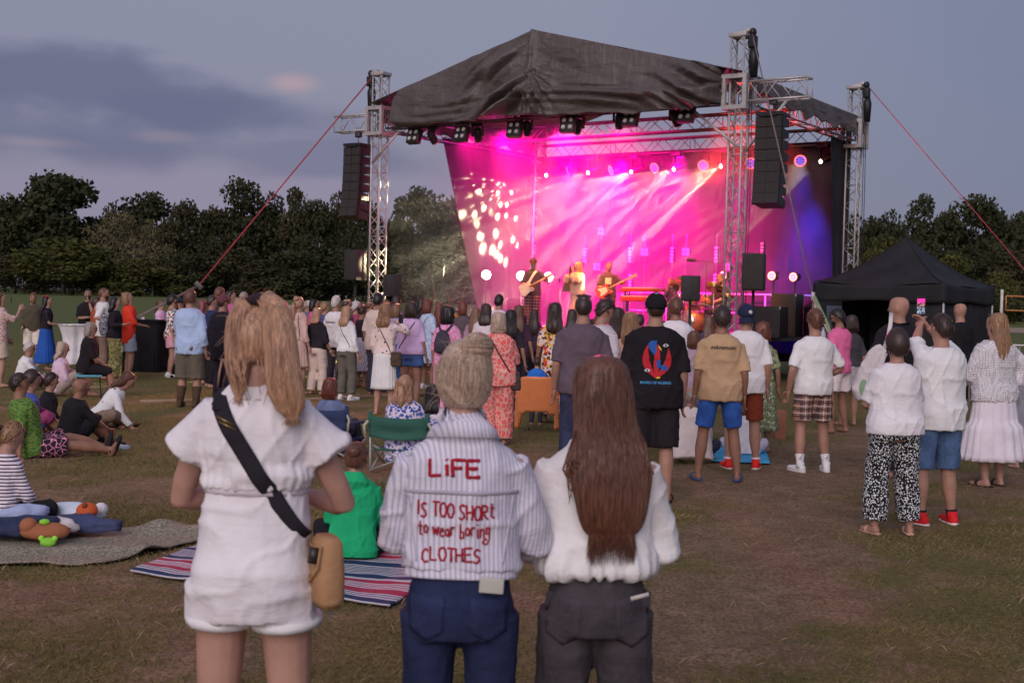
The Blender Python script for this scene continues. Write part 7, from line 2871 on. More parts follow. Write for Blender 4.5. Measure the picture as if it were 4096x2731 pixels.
q.hair('bob', 'brown'); q.top(('marble', 30, (150, 100, 96), (206, 184, 176)), .5, .035, .78, .6, name='blouse'); q.legs((180, 164, 146), .42, .03, flare=.02, name='shorts')
ph = phone_at(q, 1, 'silver phone raised by the person at the frame edge', None)
ph.location = pt(45, 1192, 21.8)

# ---------- seated on the grass and on chairs
SIT = 'people sitting on the grass and on camp chairs'
q = person(367, 1290, 20.3, 'grey haired man with glasses in black on a low teal stool', 'm', (1, .35, 0), legs='chair', pz=.52, lean=8, skin='mid', arms=('lap', 'lap'), group=SIT, wide=1.12)
q.hair('bob', 'grey'); q.face(glasses=True); tee(q, (30, 26, 30), .5, ease=.034); q.legs((28, 26, 30), .52, .03); q.shoes((40, 34, 34), kind='sandal')
v, f = tube([q.back_pt(a, z, .004) for a, z in ((-.10, .74), (-.06, .70), (-.02, .73), (.02, .82))], [(.002, .002), (.012, .002), (.008, .002), (.002, .002)], 6, ref=(0, 1, 0))
q.part('tick_mark', v, f, fabric((200, 194, 200)), q.topob)
st_ = empty('camp_stool', q.root.location, q.root.rotation_euler[2], 'low camp stool with a teal seat under the man in black', 'stool')
MB().box((0, .05, .36), (.40, .40, .035), bev=.012).build('seat', fabric((90, 150, 170)), st_)
for a in (-1, 1):
    for b in (-1, 1):
        MB().tube([(a * .17, .05 + b * .17, .35), (-a * .17, .05 + b * .19, .0)], .011, 6).build('leg', black_metal, st_)
q = person(120, 1372, 21.5, 'white haired man with sunglasses in a white shirt, sitting', 'm', (1, .3, 0), legs='knees', pz=.10, lean=16, skin='mid', arms=('knee', 'knee'), group=SIT)
q.hair('short', 'white'); q.face(glasses=True); tee(q, (208, 202, 214), .9, ease=.034); q.legs((110, 100, 96), .98)
q = person(255, 1368, 20.5, 'blonde woman in a lilac blouse sitting beside the black clad man', 'f', (1, .5, 0), legs='knees', pz=.10, lean=10, skin='fair', arms=('knee', 'lap'), group=SIT)
q.hair('long', 'ashblonde', .12); q.top((190, 166, 184), .9, .034, .86, .5, name='blouse'); q.legs((150, 134, 128), .9, .03)
GS = person(75, 1497, 12.9, 'man in a green streaked t-shirt and star print shorts, sitting with legs out', 'm', (1, .55, 0), legs='out', pz=.10, lean=-14, skin='tan', arms=('downf', 'lean'), group=SIT, wide=1.12, cover={'legs': False})
GS.hair('fade', 'dkbrown'); GS.face(); tee(GS, ('marble', 22, (50, 88, 46), (104, 128, 58)), .48, ease=.032); GS.legs(('leopard', 17, (40, 30, 38), (206, 130, 160), .03), .42, .034, flare=.02, name='shorts'); GS.shoes((36, 32, 34))
q = person(130, 1485, 14.0, 'woman with pinned dark curls in a blue blouse, sitting', 'f', (1, .6, 0), legs='knees', pz=.10, lean=12, skin='mid', arms=('knee', 'lap'), group=SIT)
q.hair('updo', 'dkbrown'); q.top((66, 84, 150), .7, .036, .84, .5, 0, .03, name='blouse'); q.legs((140, 60, 100), .6, .03)
q = person(207, 1492, 14.8, 'dark haired woman with a flower hair tie and black top, sitting', 'f', (1, .5, 0), legs='cross', pz=.10, lean=10, skin='mid', arms=('lap', 'lap'), group=SIT)
q.hair('pony', 'dkbrown', .06, tie=fabric((190, 110, 150))); tee(q, (30, 28, 34), .6); q.legs((34, 32, 38), .98)
BB = person(322, 1515, 13.9, 'bald man in a black t-shirt sitting with an arm on his knee', 'm', (1, .75, 0), legs='knees', pz=.10, lean=14, skin='tan', arms=('knee', 'knee'), group=SIT, wide=1.18, cover={'legs': False})
tee(BB, (30, 28, 31), .52, ease=.038, box=.6); BB.legs((32, 30, 34), .55, .034, flare=.02, name='shorts'); BB.shoes((40, 36, 38))
WP = person(533, 1497, 16.0, 'brown haired woman in a dotted white shirt bent over her phone', 'f', (1, .3, 0), legs='cross', pz=.10, lean=38, head=(0, -26), skin='mid', arms=('lap', 'reach'), group=SIT)
WP.hair('wavy', 'brown', .12); WP.top(('dots', 9, (208, 202, 210), (120, 90, 80), .20), .92, .03, .86, .4, name='blouse'); WP.legs((124, 104, 90), .97, .035)
phone_at(WP, 1, 'white phone in the hand of the bent woman', None, 0, (0, .06, .03)).rotation_euler = (R(70), 0, R(30))
SP = person(62, 1690, 9.0, 'blonde woman in a navy striped top sitting cross-legged on the picnic blanket', 'f', (.75, 1, 0), legs='cross', pz=.10, lean=6, head=(-10, -14), skin='fair', arms=('lap', 'lap'), group=SIT)
SP.hair('pony', 'dkblonde', .10); SP.top(('stripe', .030, (200, 190, 196), (40, 38, 56), .64), .60, .034, .86, .4, 0, .02, name='striped_top'); SP.legs((28, 26, 30), .88, .03); SP.shoes((34, 30, 34))
FC = person(1620, 1503, 12.4, 'blonde woman in a blue floral dress on a green camp chair', 'f', turn=-4, legs='chair', pz=.25, lean=-4, skin='fair', arms=('lap', 'lap'), group=SIT, wide=1.15)
FBL = ('floral', 20, (196, 186, 200), (52, 70, 140), (70, 90, 160))
FC.hair('halfpony', 'blonde', .20); FC.top(FBL, .55, .036, .80, .5, name='dress_top'); FC.legs(FBL, .55, .05, flare=.04, name='dress_skirt')
q = person(1325, 1512, 13.5, 'auburn haired woman in a denim jacket on a dark camp chair', 'f', turn=-6, legs='chair', pz=.17, lean=-4, skin='mid', arms=('lap', 'lap'), group=SIT, wide=1.1)
q.hair('bob', 'auburn'); tee(q, ('denim', (90, 100, 130)), .95); q.legs((60, 60, 70), .9)
CH2 = q
q = person(1738, 1535, 13.6, 'dark haired girl in a white top sitting low behind the jacket woman', 'f', turn=-10, legs='cross', pz=.10, lean=4, skin='mid', arms=('lap', 'lap'), group=SIT)
q.hair('long', 'black', .18); tee(q, (200, 190, 200), .46); q.legs((70, 60, 70), .9)
GH = person(1427, 1772, 8.3, 'child with a plaited bun in a bright green hoodie on the striped blanket', 'f', turn=2, legs='cross', pz=.10, lean=6, skin='fair', arms=('lap', 'lap'), group=SIT, voxel=.010, wide=1.06)
GH.hair('bun', 'brown', seed=2)
hd = [tube([GH.p.M @ Vector((0, -.09, 1.40)), GH.p.M @ Vector((0, -.115, 1.44)), GH.p.M @ Vector((0, -.075, 1.50))], [(.11, .05), (.125, .06), (.10, .05)], 20, ref=(0, 1, 0))]
GH.top((28, 150, 98), .95, .034, .86, .5, 0, .022, amp=.012, name='hoodie', extra=hd); GH.legs((26, 24, 28), .97, .02)
v, f = torso_loft(GH.p, [.84, .85, .885, .895], .038, .5, None, 30)
GH.part('hem_band', v, f, fabric((26, 140, 92)))
q = person(2150, 1432, 17.5, 'boy with dark hair in a blue t-shirt behind the orange chair', 'm', skin='fair', group=SIT)
q.hair('short', 'dkbrown'); tee(q, (40, 100, 180), .46); q.legs((50, 50, 60), .98)
q = person(2762, 1550, 14.0, 'grey haired person in a loose white shirt sitting on the blue blanket', 'm', legs='cross', pz=.10, lean=22, skin='mid', arms=('lap', 'lap'), group=SIT, wide=1.2)
q.hair('balding', 'grey'); tee(q, (200, 188, 184), .7, ease=.05, box=.8); q.legs((60, 60, 70), .9)
q = person(2985, 1600, 14.6, 'person in white behind the brown shorts, sitting on the blue blanket', 'f', legs='cross', pz=.10, lean=16, skin='mid', arms=('lap', 'lap'), group=SIT)
q.hair('bob', 'ltbrown'); tee(q, (200, 196, 206), .7, ease=.04); q.legs((190, 186, 200), .9, .03)

# ---------- the band
BAND = 'musicians on the stage'
GU = person(2133, 1034, 31.4, 'bearded guitarist in cap and sunglasses with a white guitar', 'm', (-0.25, -1, 0), skin='mid', arms=('gneck', 'gpick'), z0=DECK, group=BAND, voxel=.018, head=(0, -6))
GU.hair('buzz', 'brown'); GU.hat('cap', (60, 44, 50)); GU.face('grey', glasses=True); tee(GU, (52, 44, 58), .46); GU.legs(('plaid', (70, 44, 60), (30, 26, 40), (150, 100, 80)), .96, .03, flare=.02); GU.shoes((190, 170, 150))
SG = person(2312, 1047, 30.4, 'singer with long blonde hair in a draped pale dress at the microphone', 'f', (-0.9, -.8, 0), skin='fair', arms=('mic', 'mic'), z0=DECK, group=BAND, voxel=.018)
SG.hair('long', 'blonde', .22); SG.face(); SG.top((206, 150, 130), .75, .05, .92, .6, 0, .06, .09, name='dress_top'); SG.skirt((200, 146, 128), .12, .06)
BA = person(2437, 1047, 31.2, 'bass player in a dark print t-shirt playing a red and white bass', 'm', (-0.1, -1, 0), skin='mid', arms=('gneck', 'gpick'), z0=DECK, group=BAND, voxel=.018, head=(10, -14))
BA.hair('fade', 'brown'); BA.face('brown'); tee(BA, (60, 50, 50), .48); BA.legs((70, 50, 50), .97, .024)
BA.print_poly([[(-.075, 1.33), (.075, 1.33), (.075, 1.17), (-.075, 1.17)]], (196, 160, 130), 'shirt_print', .003, side=1)
KB = person(2682, 1112, 31.0, 'bearded man bent over the red keyboard in dark clothes', 'm', (-0.6, -.9, 0), skin='mid', arms=('drum', 'chin'), z0=DECK, group=BAND, voxel=.018, lean=18)
KB.hair('short', 'auburn'); KB.face('auburn'); tee(KB, (60, 40, 56), .9); KB.legs((40, 36, 44), .97)
DR = person(2880, 1098, 30.6, 'drummer in a black t-shirt looking down at his kit', 'm', (-0.9, -.5, 0), skin='mid', arms=('drum', 'drum'), z0=DECK, group=BAND, voxel=.018, legs='drum', pz=.55, lean=6, head=(0, -14))
DR.hair('short', 'ltbrown'); DR.face('brown'); tee(DR, (50, 40, 42), .44); DR.legs((40, 36, 40), .97)
# ------------------------------------------------------------------ things on and around the field
def at_ground(px, d):
    p = pt(px, 1200, d)
    return Vector((p.x, p.y, 0))


# ---- the black pop-up tent
tent_m = plain('tent_cloth', (0.020, 0.019, 0.022), 0.75, spec=0.3, var=0.25, vs_=2, bump=0.3, bs=30)
TR = Vector((8.1, 23.5, 0))
tent = empty('pop_up_tent', TR, 0, 'black peaked pop-up tent beside the stage with dark side walls', 'tent')
th = R(40)
e1, e2 = Vector((-math.cos(th), math.sin(th), 0)), Vector((math.sin(th), math.cos(th), 0))
TS, EZ, VZ, PZ_ = 2.66, 2.26, 1.90, 3.22
cen = (e1 + e2) * (TS / 2)
corner = [Vector((0, 0, 0)), e1 * TS, (e1 + e2) * TS, e2 * TS]
names = []
for k in range(4):
    a, b = corner[k], corner[(k + 1) % 4]
    n_, m_ = 18, 14
    v = []
    for j in range(m_):
        t_ = j / (m_ - 1)
        for i in range(n_):
            s_ = i / (n_ - 1)
            p = a.lerp(b, s_)
            q = p.lerp(cen, t_)
            sag = .10 * math.sin(math.pi * s_) * (1 - t_) * .6
            z = EZ + (PZ_ - EZ) * (t_ ** 1.45) - sag * (1 - t_) + .02 * math.sin(9 * s_ + k) * (1 - t_)
            v.append((q.x, q.y, z))
    f = [(j * n_ + i, j * n_ + i + 1, (j + 1) * n_ + i + 1, (j + 1) * n_ + i) for j in range(m_ - 1) for i in range(n_ - 1)]
    o = mesh_obj('roof_panel', v, f, tent_m, tent)
    o.modifiers.new('thick', 'SOLIDIFY').thickness = .008
    v = []
    for j in range(6):
        t_ = j / 5
        for i in range(40):
            s_ = i / 39
            p = a.lerp(b, s_)
            out = (p - cen).normalized() * (.02 + .015 * math.sin(s_ * 23 + k) * t_)
            z0_ = EZ - .06 * math.sin(math.pi * s_)
            v.append((p.x + out.x, p.y + out.y, z0_ + (VZ - .02 * math.sin(s_ * 9) - z0_) * t_))
    f = [(j * 40 + i, j * 40 + i + 1, (j + 1) * 40 + i + 1, (j + 1) * 40 + i) for j in range(5) for i in range(39)]
    o = mesh_obj('valance', v, f, tent_m, tent)
    o.modifiers.new('thick', 'SOLIDIFY').thickness = .006
    p = a * .985 + cen * .015
    MB().tube([(p.x, p.y, 0), (p.x, p.y, EZ)], .022, 8).build('leg', alu, tent)
# ridge seams over the hips
for k in range(4):
    a = corner[k]
    pts = []
    for j in range(12):
        t_ = j / 11
        q = a.lerp(cen, t_)
        pts.append((q.x, q.y, EZ + (PZ_ - EZ) * (t_ ** 1.45) + .012))
    MB().tube(pts, .010, 6).build('seam', plain('tent_seam', (.009, .009, .010), .8), tent)
def twall(a, b, s0, s1, nm='side_wall'):
    v = []
    for j in range(8):
        for i in range(50):
            s_ = s0 + (s1 - s0) * i / 49
            p = a.lerp(b, s_)
            nr = Vector((-(b - a).y, (b - a).x, 0)).normalized()
            w = .05 * vnoise(np.array([[s_ * 14, j * .15, 2.]]), 4)[0] * (.4 + .6 * j / 7)
            p = p - nr * (.05) + nr * w
            v.append((p.x, p.y, 1.97 - (1.95) * j / 7))
    f = [(j * 50 + i, j * 50 + i + 1, (j + 1) * 50 + i + 1, (j + 1) * 50 + i) for j in range(7) for i in range(49)]
    o = mesh_obj(nm, v, f, tent_m, tent)
    o.modifiers.new('thick', 'SOLIDIFY').thickness = .006
twall(corner[3], corner[0], 0, 1)
twall(corner[0], corner[1], 0, .36)
twall(corner[2], corner[3], 0, .55)
twall(corner[1], corner[2], .45, 1)

# ---- the dark van behind it
van = empty('parked_van', (7.45, 28.4, 0), R(-6), 'dark van with a pale windscreen pillar parked behind the tent', 'van')
van_m = plain('van_paint', (0.012, 0.013, 0.016), .3, spec=.6, var=.1)
glass_m = plain('van_glass', (0.10, 0.13, 0.17), .08, spec=.8, var=.15, vs_=1)
prof = [(-.75, .35), (-.75, 1.75), (-.65, 1.95), (.55, 1.95), (.75, 1.88), (1.55, 1.12), (2.25, .98), (2.42, .80), (2.42, .35)]
v, f = [], []
n = len(prof)
for y in (-.92, .92):
    v += [(x, y, z) for x, z in prof]
f = [tuple(range(n - 1, -1, -1)), tuple(range(n, 2 * n))] + [(i, (i + 1) % n, n + (i + 1) % n, n + i) for i in range(n)]
mesh_obj('body', v, f, van_m, van, smooth=False)
MB().box((0.0, -.925, 1.50), (.9, .012, .60)).build('side_window', glass_m, van, smooth=False)
MB().add([(.60, -.928, 1.20), (1.32, -.928, 1.20), (.74, -.928, 1.80), (.60, -.928, 1.80)], [(0, 1, 2, 3)]).build('side_window', glass_m, van, smooth=False)
MB().add([(.80, -.80, 1.86), (1.56, -.80, 1.15), (1.56, .80, 1.15), (.80, .80, 1.86)], [(0, 1, 2, 3)]).build('windscreen', glass_m, van, smooth=False).location = (.012, 0, .012)
MB().tube([(.66, -.94, 1.92), (.80, -.94, 1.84), (1.50, -.94, 1.16), (1.60, -.94, 1.08)], .045, 8).build('pillar', plain('pillar_grey', (.40, .40, .44), .4), van)
MB().box((1.20, -1.05, 1.28), (.12, .22, .20), bev=.03).build('wing_mirror', black_metal, van)
for x in (-.25, 1.55):
    w = MB().tube([(x, -.95, .33), (x, -.75, .33)], .33, 24).build('wheel', plain('rubber', (.014, .014, .015), .8), van)
    MB().tube([(x, -.965, .33), (x, -.90, .33)], .19, 18).build('rim', alu, w)
MB().ell((2.40, -.66, .76), (.06, .17, .10)).build('headlight', lens_grey, van)

# ---- bar table with white cloth, ballast box
p = at_ground(312, 25.0)
bt = empty('bar_table', p, 0, 'high round bar table under a white cloth', 'table')
v, f = tube([(0, 0, 1.04), (0, 0, 1.045)], .37, 28)
mesh_obj('table_top', v, f, fabric((190, 186, 190)), bt)
MB().tube([(0, 0, 0), (0, 0, 1.03)], .03, 10).build('leg', black_metal, bt)
MB().tube([(0, 0, 0), (0, 0, .03)], .24, 18).build('foot', black_metal, bt)
v = []
for j in range(14):
    t_ = j / 13
    for i in range(72):
        a = 2 * math.pi * i / 72
        r_ = .375 - .10 * math.sin(math.pi * min(1, t_ * 1.1)) + (.018 + .02 * t_) * math.cos(8 * a) - .02 * t_
        v.append((r_ * math.cos(a), r_ * math.sin(a), 1.05 - .78 * t_))
f = [(j * 72 + i, j * 72 + (i + 1) % 72, (j + 1) * 72 + (i + 1) % 72, (j + 1) * 72 + i) for j in range(13) for i in range(72)] + [tuple(range(72))]
cl = mesh_obj('tablecloth', [(q[0] + p.x, q[1] + p.y, q[2]) for q in v], f, fabric((200, 196, 202)))
tag(cl, 'white cloth gathered down round the bar table', 'tablecloth')
p = at_ground(568, 27.6)
bl = empty('ballast_block', p, R(-12), 'black draped ballast block holding the red strap', 'ballast')
w0, h0 = .68, 1.12
v = []
for j in range(10):
    z = h0 * (1 - j / 9)
    for i in range(80):
        a = 2 * math.pi * i / 80
        c, s_ = math.cos(a), math.sin(a)
        e = .16
        x = math.copysign(abs(c) ** e, c) * (w0 + .02 * j / 9 * math.sin(i * 1.1))
        y = math.copysign(abs(s_) ** e, s_) * (.52 + .02 * j / 9 * math.sin(i * 1.3))
        v.append((x, y, z))
f = [(j * 80 + i, j * 80 + (i + 1) % 80, (j + 1) * 80 + (i + 1) % 80, (j + 1) * 80 + i) for j in range(9) for i in range(80)] + [tuple(range(80))]
mesh_obj('cover', v, f, black_cloth, bl)
MB().box((0, 0, h0 + .02), (.10, .06, .10)).build('anchor', alu, bl)

# ---- blankets
def blanket(name, corners, label, mat, seed, hump=.03, z0=.018, n=60, m_=44, group='picnic blankets on the grass', fld=None, ragged=.0):
    c = [Vector(q) for q in corners]
    v = []
    S_, T_ = np.meshgrid(np.linspace(0, 1, n), np.linspace(0, 1, m_))
    for s_, t_ in zip(S_.ravel(), T_.ravel()):
        p = (c[0].lerp(c[1], s_)).lerp(c[3].lerp(c[2], s_), t_)
        v.append((p.x, p.y, 0))
    V = np.array(v)
    q = np.stack([V[:, 0] * 2.3, V[:, 1] * 2.3, V[:, 0] * 0], 1)
    z = hump * (.5 + .5 * vnoise(q, seed)) + .4 * hump * np.abs(vnoise(q * 2.7, seed + 1))
    if fld is not None:
        z = z + fld(V)
    if ragged:
        edge = np.minimum.reduce([S_.ravel(), 1 - S_.ravel(), T_.ravel(), 1 - T_.ravel()])
        V[:, :2] += (ragged * np.clip(1 - edge * 12, 0, 1) * vnoise(q * 1.6, seed + 5))[:, None]
    V[:, 2] = ground_z(V[:, 0], V[:, 1]) + z0 + np.maximum(0, z)
    ix = np.arange(n * m_).reshape(m_, n)
    fq = np.stack([ix[:-1, :-1], ix[:-1, 1:], ix[1:, 1:], ix[1:, :-1]], -1).reshape(-1, 4).tolist()
    o = mesh_obj(name, V, fq, mat)
    me = o.data
    at_ = me.attributes.new('across', 'FLOAT', 'POINT')
    at_.data.foreach_set('value', T_.ravel().astype(np.float32))
    o.modifiers.new('thick', 'SOLIDIFY').thickness = .012
    return tag(o, label, 'blanket', group)


t = NT('striped_blanket')
at = t.new('ShaderNodeAttribute', attribute_name='across')
c = (.60, .56, .60)
bands = [(0, .055, 1), (.075, .085, 1), (.105, .115, 1), (.13, .20, 2), (.215, .225, 2), (.24, .25, 2), (.265, .275, 2), (.30, .36, 2), (.39, .46, 1), (.475, .485, 1), (.50, .512, 1), (.525, .537, 1), (.55, .562, 1), (.575, .587, 1), (.60, .612, 1), (.63, .70, 1),
         (.72, .73, 1), (.745, .755, 1), (.77, .78, 1), (.80, .86, 2), (.88, .89, 2), (.905, .915, 2), (.94, 1.0, 1)]
for a, b, k_ in bands:
    g_ = t.math('MULTIPLY', t.math('GREATER_THAN', at.outputs['Fac'], a), t.math('LESS_THAN', at.outputs['Fac'], b))
    c = t.mix(g_, c, (.022, .048, .125) if k_ == 1 else (.42, .040, .085))
t.color(c).rough(.85, .2)
weave(t, t.co(), .2)
A_, B__, C_, D_ = gnd(530, 2300), gnd(1700, 2428), gnd(1780, 2190), gnd(830, 2185)
blanket('picnic_blanket', [gnd(520, 2300), gnd(1560, 2440), gnd(1900, 2230), gnd(840, 2170)], 'red, white and navy striped picnic blanket under the child in the green hoodie', t.m, 3, .02)
t = NT('crochet_blanket')
n1 = t.noise(t.co(), 55, 4)
t.color(t.mix(t.ramp(n1, .35, .65), (.20, .17, .125), (.42, .37, .29))).rough(.95, .1)
t.bump(n1, .8, .02)


def big_fold(V):
    d1 = np.exp(-((V[:, 1] - (8.75 - .10 * V[:, 0])) / .10) ** 2)
    d2 = np.exp(-((V[:, 1] - (8.15 + .16 * (V[:, 0] + 3))) / .09) ** 2)
    return .035 * d1 * np.clip((V[:, 0] + 3.1) * 1.2, 0, 1) + .03 * d2 + .05 * np.exp(-((V[:, 0] + 2.55) / .09) ** 2 - ((V[:, 1] - 9.0) / .14) ** 2)


blanket('picnic_blanket', [gnd(-120, 2275), gnd(420, 2262), gnd(930, 2130), gnd(-60, 2115)], 'rumpled beige crocheted blanket strewn with toys and clothes', t.m, 8, .02, fld=big_fold, ragged=.08, n=90, m_=60)
blanket('picnic_blanket', [gnd(2700, 1845), gnd(3080, 1862), gnd(3060, 1800), gnd(2710, 1795)], 'bright blue blanket on the grass behind the tan t-shirt man', plain('blue_mat', C(60, 150, 190), .8), 9, .015)


def soft(name, px, py, r3, col, label, cat, seed, rz=0, zup=.05, amp=.3, parts=()):
    p = gnd(px, py)
    r = empty(name, (p.x, p.y, zup), R(rz), label, cat)
    v, f = ellipsoid(r3, 22, 14)
    V = np.array([tuple(q) for q in v])
    V = V * (1 + amp * vnoise(V * 14, seed) + .3 * amp * vnoise(V * 34, seed + 2))[:, None]
    V[:, 2] = np.maximum(V[:, 2], -.04)
    mesh_obj('cloth' if cat == 'clothing' else 'plush_body', (V + np.array([0, 0, r3[2] * .8])).tolist(), f, fabric(col), r)
    for (c_, rr, cc, nm) in parts:
        v, f = ellipsoid(rr, 12, 8)
        mesh_obj(nm, [a + Vector(c_) for a in v], f, fabric(cc), r)
    return r


soft('jeans', 60, 2175, (.30, .15, .07), ('denim', (44, 50, 74)), 'crumpled dark blue jeans on the blanket by the frame edge', 'clothing', 2, 8, amp=.5)
soft('towel', 90, 2145, (.16, .10, .06), (150, 160, 190), 'pale blue towel on top of the jeans', 'clothing', 4, 20, zup=.12, amp=.4)
soft('plush_toy', 300, 2120, (.22, .085, .075), (176, 186, 206), 'white and blue plush toy lying on its side', 'plush toy', 5, -6, amp=.22, zup=.06, parts=(((-.20, .0, .07), (.06, .06, .055), (60, 120, 180), 'head'), ((.19, .01, .10), (.05, .05, .05), (200, 196, 206), 'head'), ((.12, -.08, .04), (.05, .03, .03), (60, 70, 90), 'paw')))
soft('jacket', 330, 2150, (.24, .12, .06), (60, 66, 96), 'navy printed child jacket between toys', 'clothing', 7, -10, amp=.5, zup=.05)
soft('plush_toy', 345, 2140, (.075, .06, .060), (170, 80, 44), 'orange round plush ball on the navy jacket', 'plush toy', 9, 0, zup=.13, amp=.08, parts=(((0, -.045, .09), (.02, .02, .02), (120, 60, 40), 'ear'),))
soft('plush_toy', 180, 2190, (.15, .08, .07), (140, 88, 62), 'brown plush bear with a lime green bow', 'plush toy', 10, 6, zup=.05, amp=.15, parts=(((-.11, 0, .10), (.06, .06, .055), (146, 92, 66), 'head'), ((.0, -.02, .13), (.035, .025, .02), (130, 190, 60), 'bow')))
soft('plush_toy', 192, 2206, (.055, .03, .03), (120, 180, 60), 'small lime green toy frog in front of the bear', 'plush toy', 11, 0, zup=.04, amp=.2, parts=(((.045, 0, .05), (.02, .02, .02), (140, 200, 70), 'eye'), ((-.045, 0, .05), (.02, .02, .02), (140, 200, 70), 'eye')))
soft('cardigan', 228, 2165, (.17, .09, .06), (190, 182, 180), 'off white cardigan heaped behind the brown bear', 'clothing', 13, 0, zup=.06, amp=.4)
soft('napkin', 470, 1796, (.14, .06, .03), (140, 150, 160), 'crumpled pale wrapper on the grass by the bald sitter', 'litter', 15, 0, zup=.0, amp=.5)

# ---- chairs
oc_m = plain('orange_plastic', C(244, 122, 76), .42, spec=.5, var=.05)
p = at_ground(2158, 16.6)
oc = empty('orange_chair', p, R(-4), 'orange moulded plastic armchair seen from behind', 'chair')
v = []
for j in range(22):
    t_ = j / 21
    z = .05 + .70 * t_
    for i in range(31):
        a = R(-82 + 164 * i / 30)
        w = .285 + .02 * (1 - t_)
        # round the upper corners
        k_ = abs(a) / R(82)
        zz = z if t_ < .55 else .05 + .70 * .55 + (z - .05 - .70 * .55) * (1 - .55 * max(0, k_ - .35) ** 2 * 2.0)
        v.append((w * math.sin(a), -.02 - .20 * math.cos(a) - .09 * t_ + .10, zz))
f = []
for j in range(21):
    for i in range(30):
        if j < 7 and 4 < i < 25 and (j < 6 or 8 < i < 21):
            continue
        f.append((j * 31 + i, j * 31 + i + 1, (j + 1) * 31 + i + 1, (j + 1) * 31 + i))
o = mesh_obj('backrest', v, f, oc_m, oc)
o.modifiers.new('thick', 'SOLIDIFY').thickness = .014
MB().box((0, .16, .30), (.48, .46, .03), bev=.012).build('seat', oc_m, oc)
for sx in (-1, 1):
    MB().tube([(sx * .23, .34, .29), (sx * .265, .37, 0)], [.03, .02], 8).build('leg', oc_m, oc)
    MB().box((sx * .27, .16, .47), (.05, .42, .025), bev=.01).build('armrest', oc_m, oc)


def camp_chair(person_, cloth, label, w=.60, seat=.24):
    r = empty('camp_chair', person_.root.location, person_.root.rotation_euler[2], label, 'chair', 'folding camp chairs')
    cm = fabric(cloth)
    gm = plain('chair_tube', (.42, .44, .42), .4, .3)
    z1 = seat + .34
    n, k = 20, 8
    v = []
    for j in range(k):
        for i in range(n):
            s_ = i / (n - 1)
            v.append(((s_ - .5) * w, -.20 - .05 * math.sin(math.pi * s_) - .02 * math.sin(j) * math.sin(math.pi * s_), z1 - .02 * math.sin(math.pi * s_) - .21 * j / (k - 1)))
    f = [(j * n + i, j * n + i + 1, (j + 1) * n + i + 1, (j + 1) * n + i) for j in range(k - 1) for i in range(n - 1)]
    o = mesh_obj('backrest', v, f, cm, r)
    o.modifiers.new('thick', 'SOLIDIFY').thickness = .012
    MB().box((0, .06, seat), (w * .92, .44, .02), bev=.008).build('seat', cm, r)
    for sx in (-1, 1):
        MB().tube([(sx * w / 2, -.19, z1 + .03), (sx * w * .5, -.17, seat * .6), (sx * w * .5, -.16, .02)], .012, 7).build('post', gm, r)
        MB().tube([(sx * w / 2, -.20, z1 + .04), (sx * w / 2, -.20, z1 - .12)], .022, 8).build('sleeve', cm, r)
        MB().tube([(sx * w * .5, -.17, .03), (-sx * w * .5, -.13, seat + .04)], .011, 7).build('cross_leg', gm, r)
        MB().tube([(sx * w * .5, -.16, .03), (sx * w * .5, .28, seat)], .011, 7).build('cross_leg', gm, r)
        MB().tube([(sx * w * .5, .28, .03), (sx * w * .5, -.17, seat + .02)], .011, 7).build('cross_leg', gm, r)
        MB().box((sx * w * .54, .04, seat + .19), (.07, .46, .02), bev=.008).build('armrest', cm, r)
        MB().tube([(sx * w * .52, -.215, z1 - .05), (sx * w * .58, -.235, z1 - .10), (sx * w * .55, -.225, z1 - .24)], [(.016, .004), (.016, .004), (.010, .004)], 6, ref=(0, 1, 0)).build('strap', fabric((150, 150, 130)), r)
    return r


camp_chair(FC, (46, 84, 74), 'dark green camp chair holding the blue floral dress woman')
camp_chair(CH2, (44, 54, 84), 'dark blue camp chair half hidden behind the playsuit', .56, .20)

# ---- flowers at the stage edge
fp = at_ground(1790, 27.6)
fl = empty('flower_arrangement', fp, 0, 'tall flower arrangement of red gladioli and orange sunflowers', 'flowers')
MB().tube([(0, 0, 0), (0, 0, .5), (0, 0, .95), (0, 0, 1.12)], [.16, .14, .17, .19], 18).build('vase', plain('terracotta', (.16, .08, .055), .7), fl)
rf = random.Random(3)
mb = MB()
for k in range(260):
    a, e = rf.uniform(0, 6.28), rf.uniform(-.1, 1.3)
    rr = rf.uniform(.12, .36)
    c_ = Vector((rr * math.cos(a) * math.cos(e), rr * math.sin(a) * math.cos(e), 1.15 + .34 * math.sin(e) * rr / .36 + .05))
    d_ = Vector((math.cos(a), math.sin(a), rf.uniform(-.3, .8))).normalized()
    s_ = d_.cross(Vector((0, 0, 1))).normalized() * .022
    mb.add([c_ - d_ * .05, c_ + s_, c_ + d_ * .07, c_ - s_], [(0, 1, 2, 3)])
tag(mb.build('foliage', plain('flower_leaves', (.045, .060, .020), .7, var=.4, vs_=10), fl, smooth=False), kind='stuff')
red_p = plain('gladiolus_red', (.62, .035, .030), .6, var=.15)
for (x, y, ht, lean) in ((-.22, 0, .62, -.10), (.06, .03, .60, .02), (.20, -.04, .66, .10)):
    mb = MB()
    for k in range(11):
        q = k / 10
        c_ = Vector((x + lean * q, y, 1.32 + ht * q))
        for w in range(4):
            a = w * 1.57 + k * .8
            d_ = Vector((math.cos(a), math.sin(a), .45)) * (.075 * (1 - .72 * q))
            s_ = Vector((-math.sin(a), math.cos(a), 0)) * (.045 * (1 - .7 * q))
            mb.add([c_, c_ + d_ * .6 + s_, c_ + d_, c_ + d_ * .6 - s_], [(0, 1, 2, 3)])
    mb.build('gladiolus', red_p, fl, smooth=False)
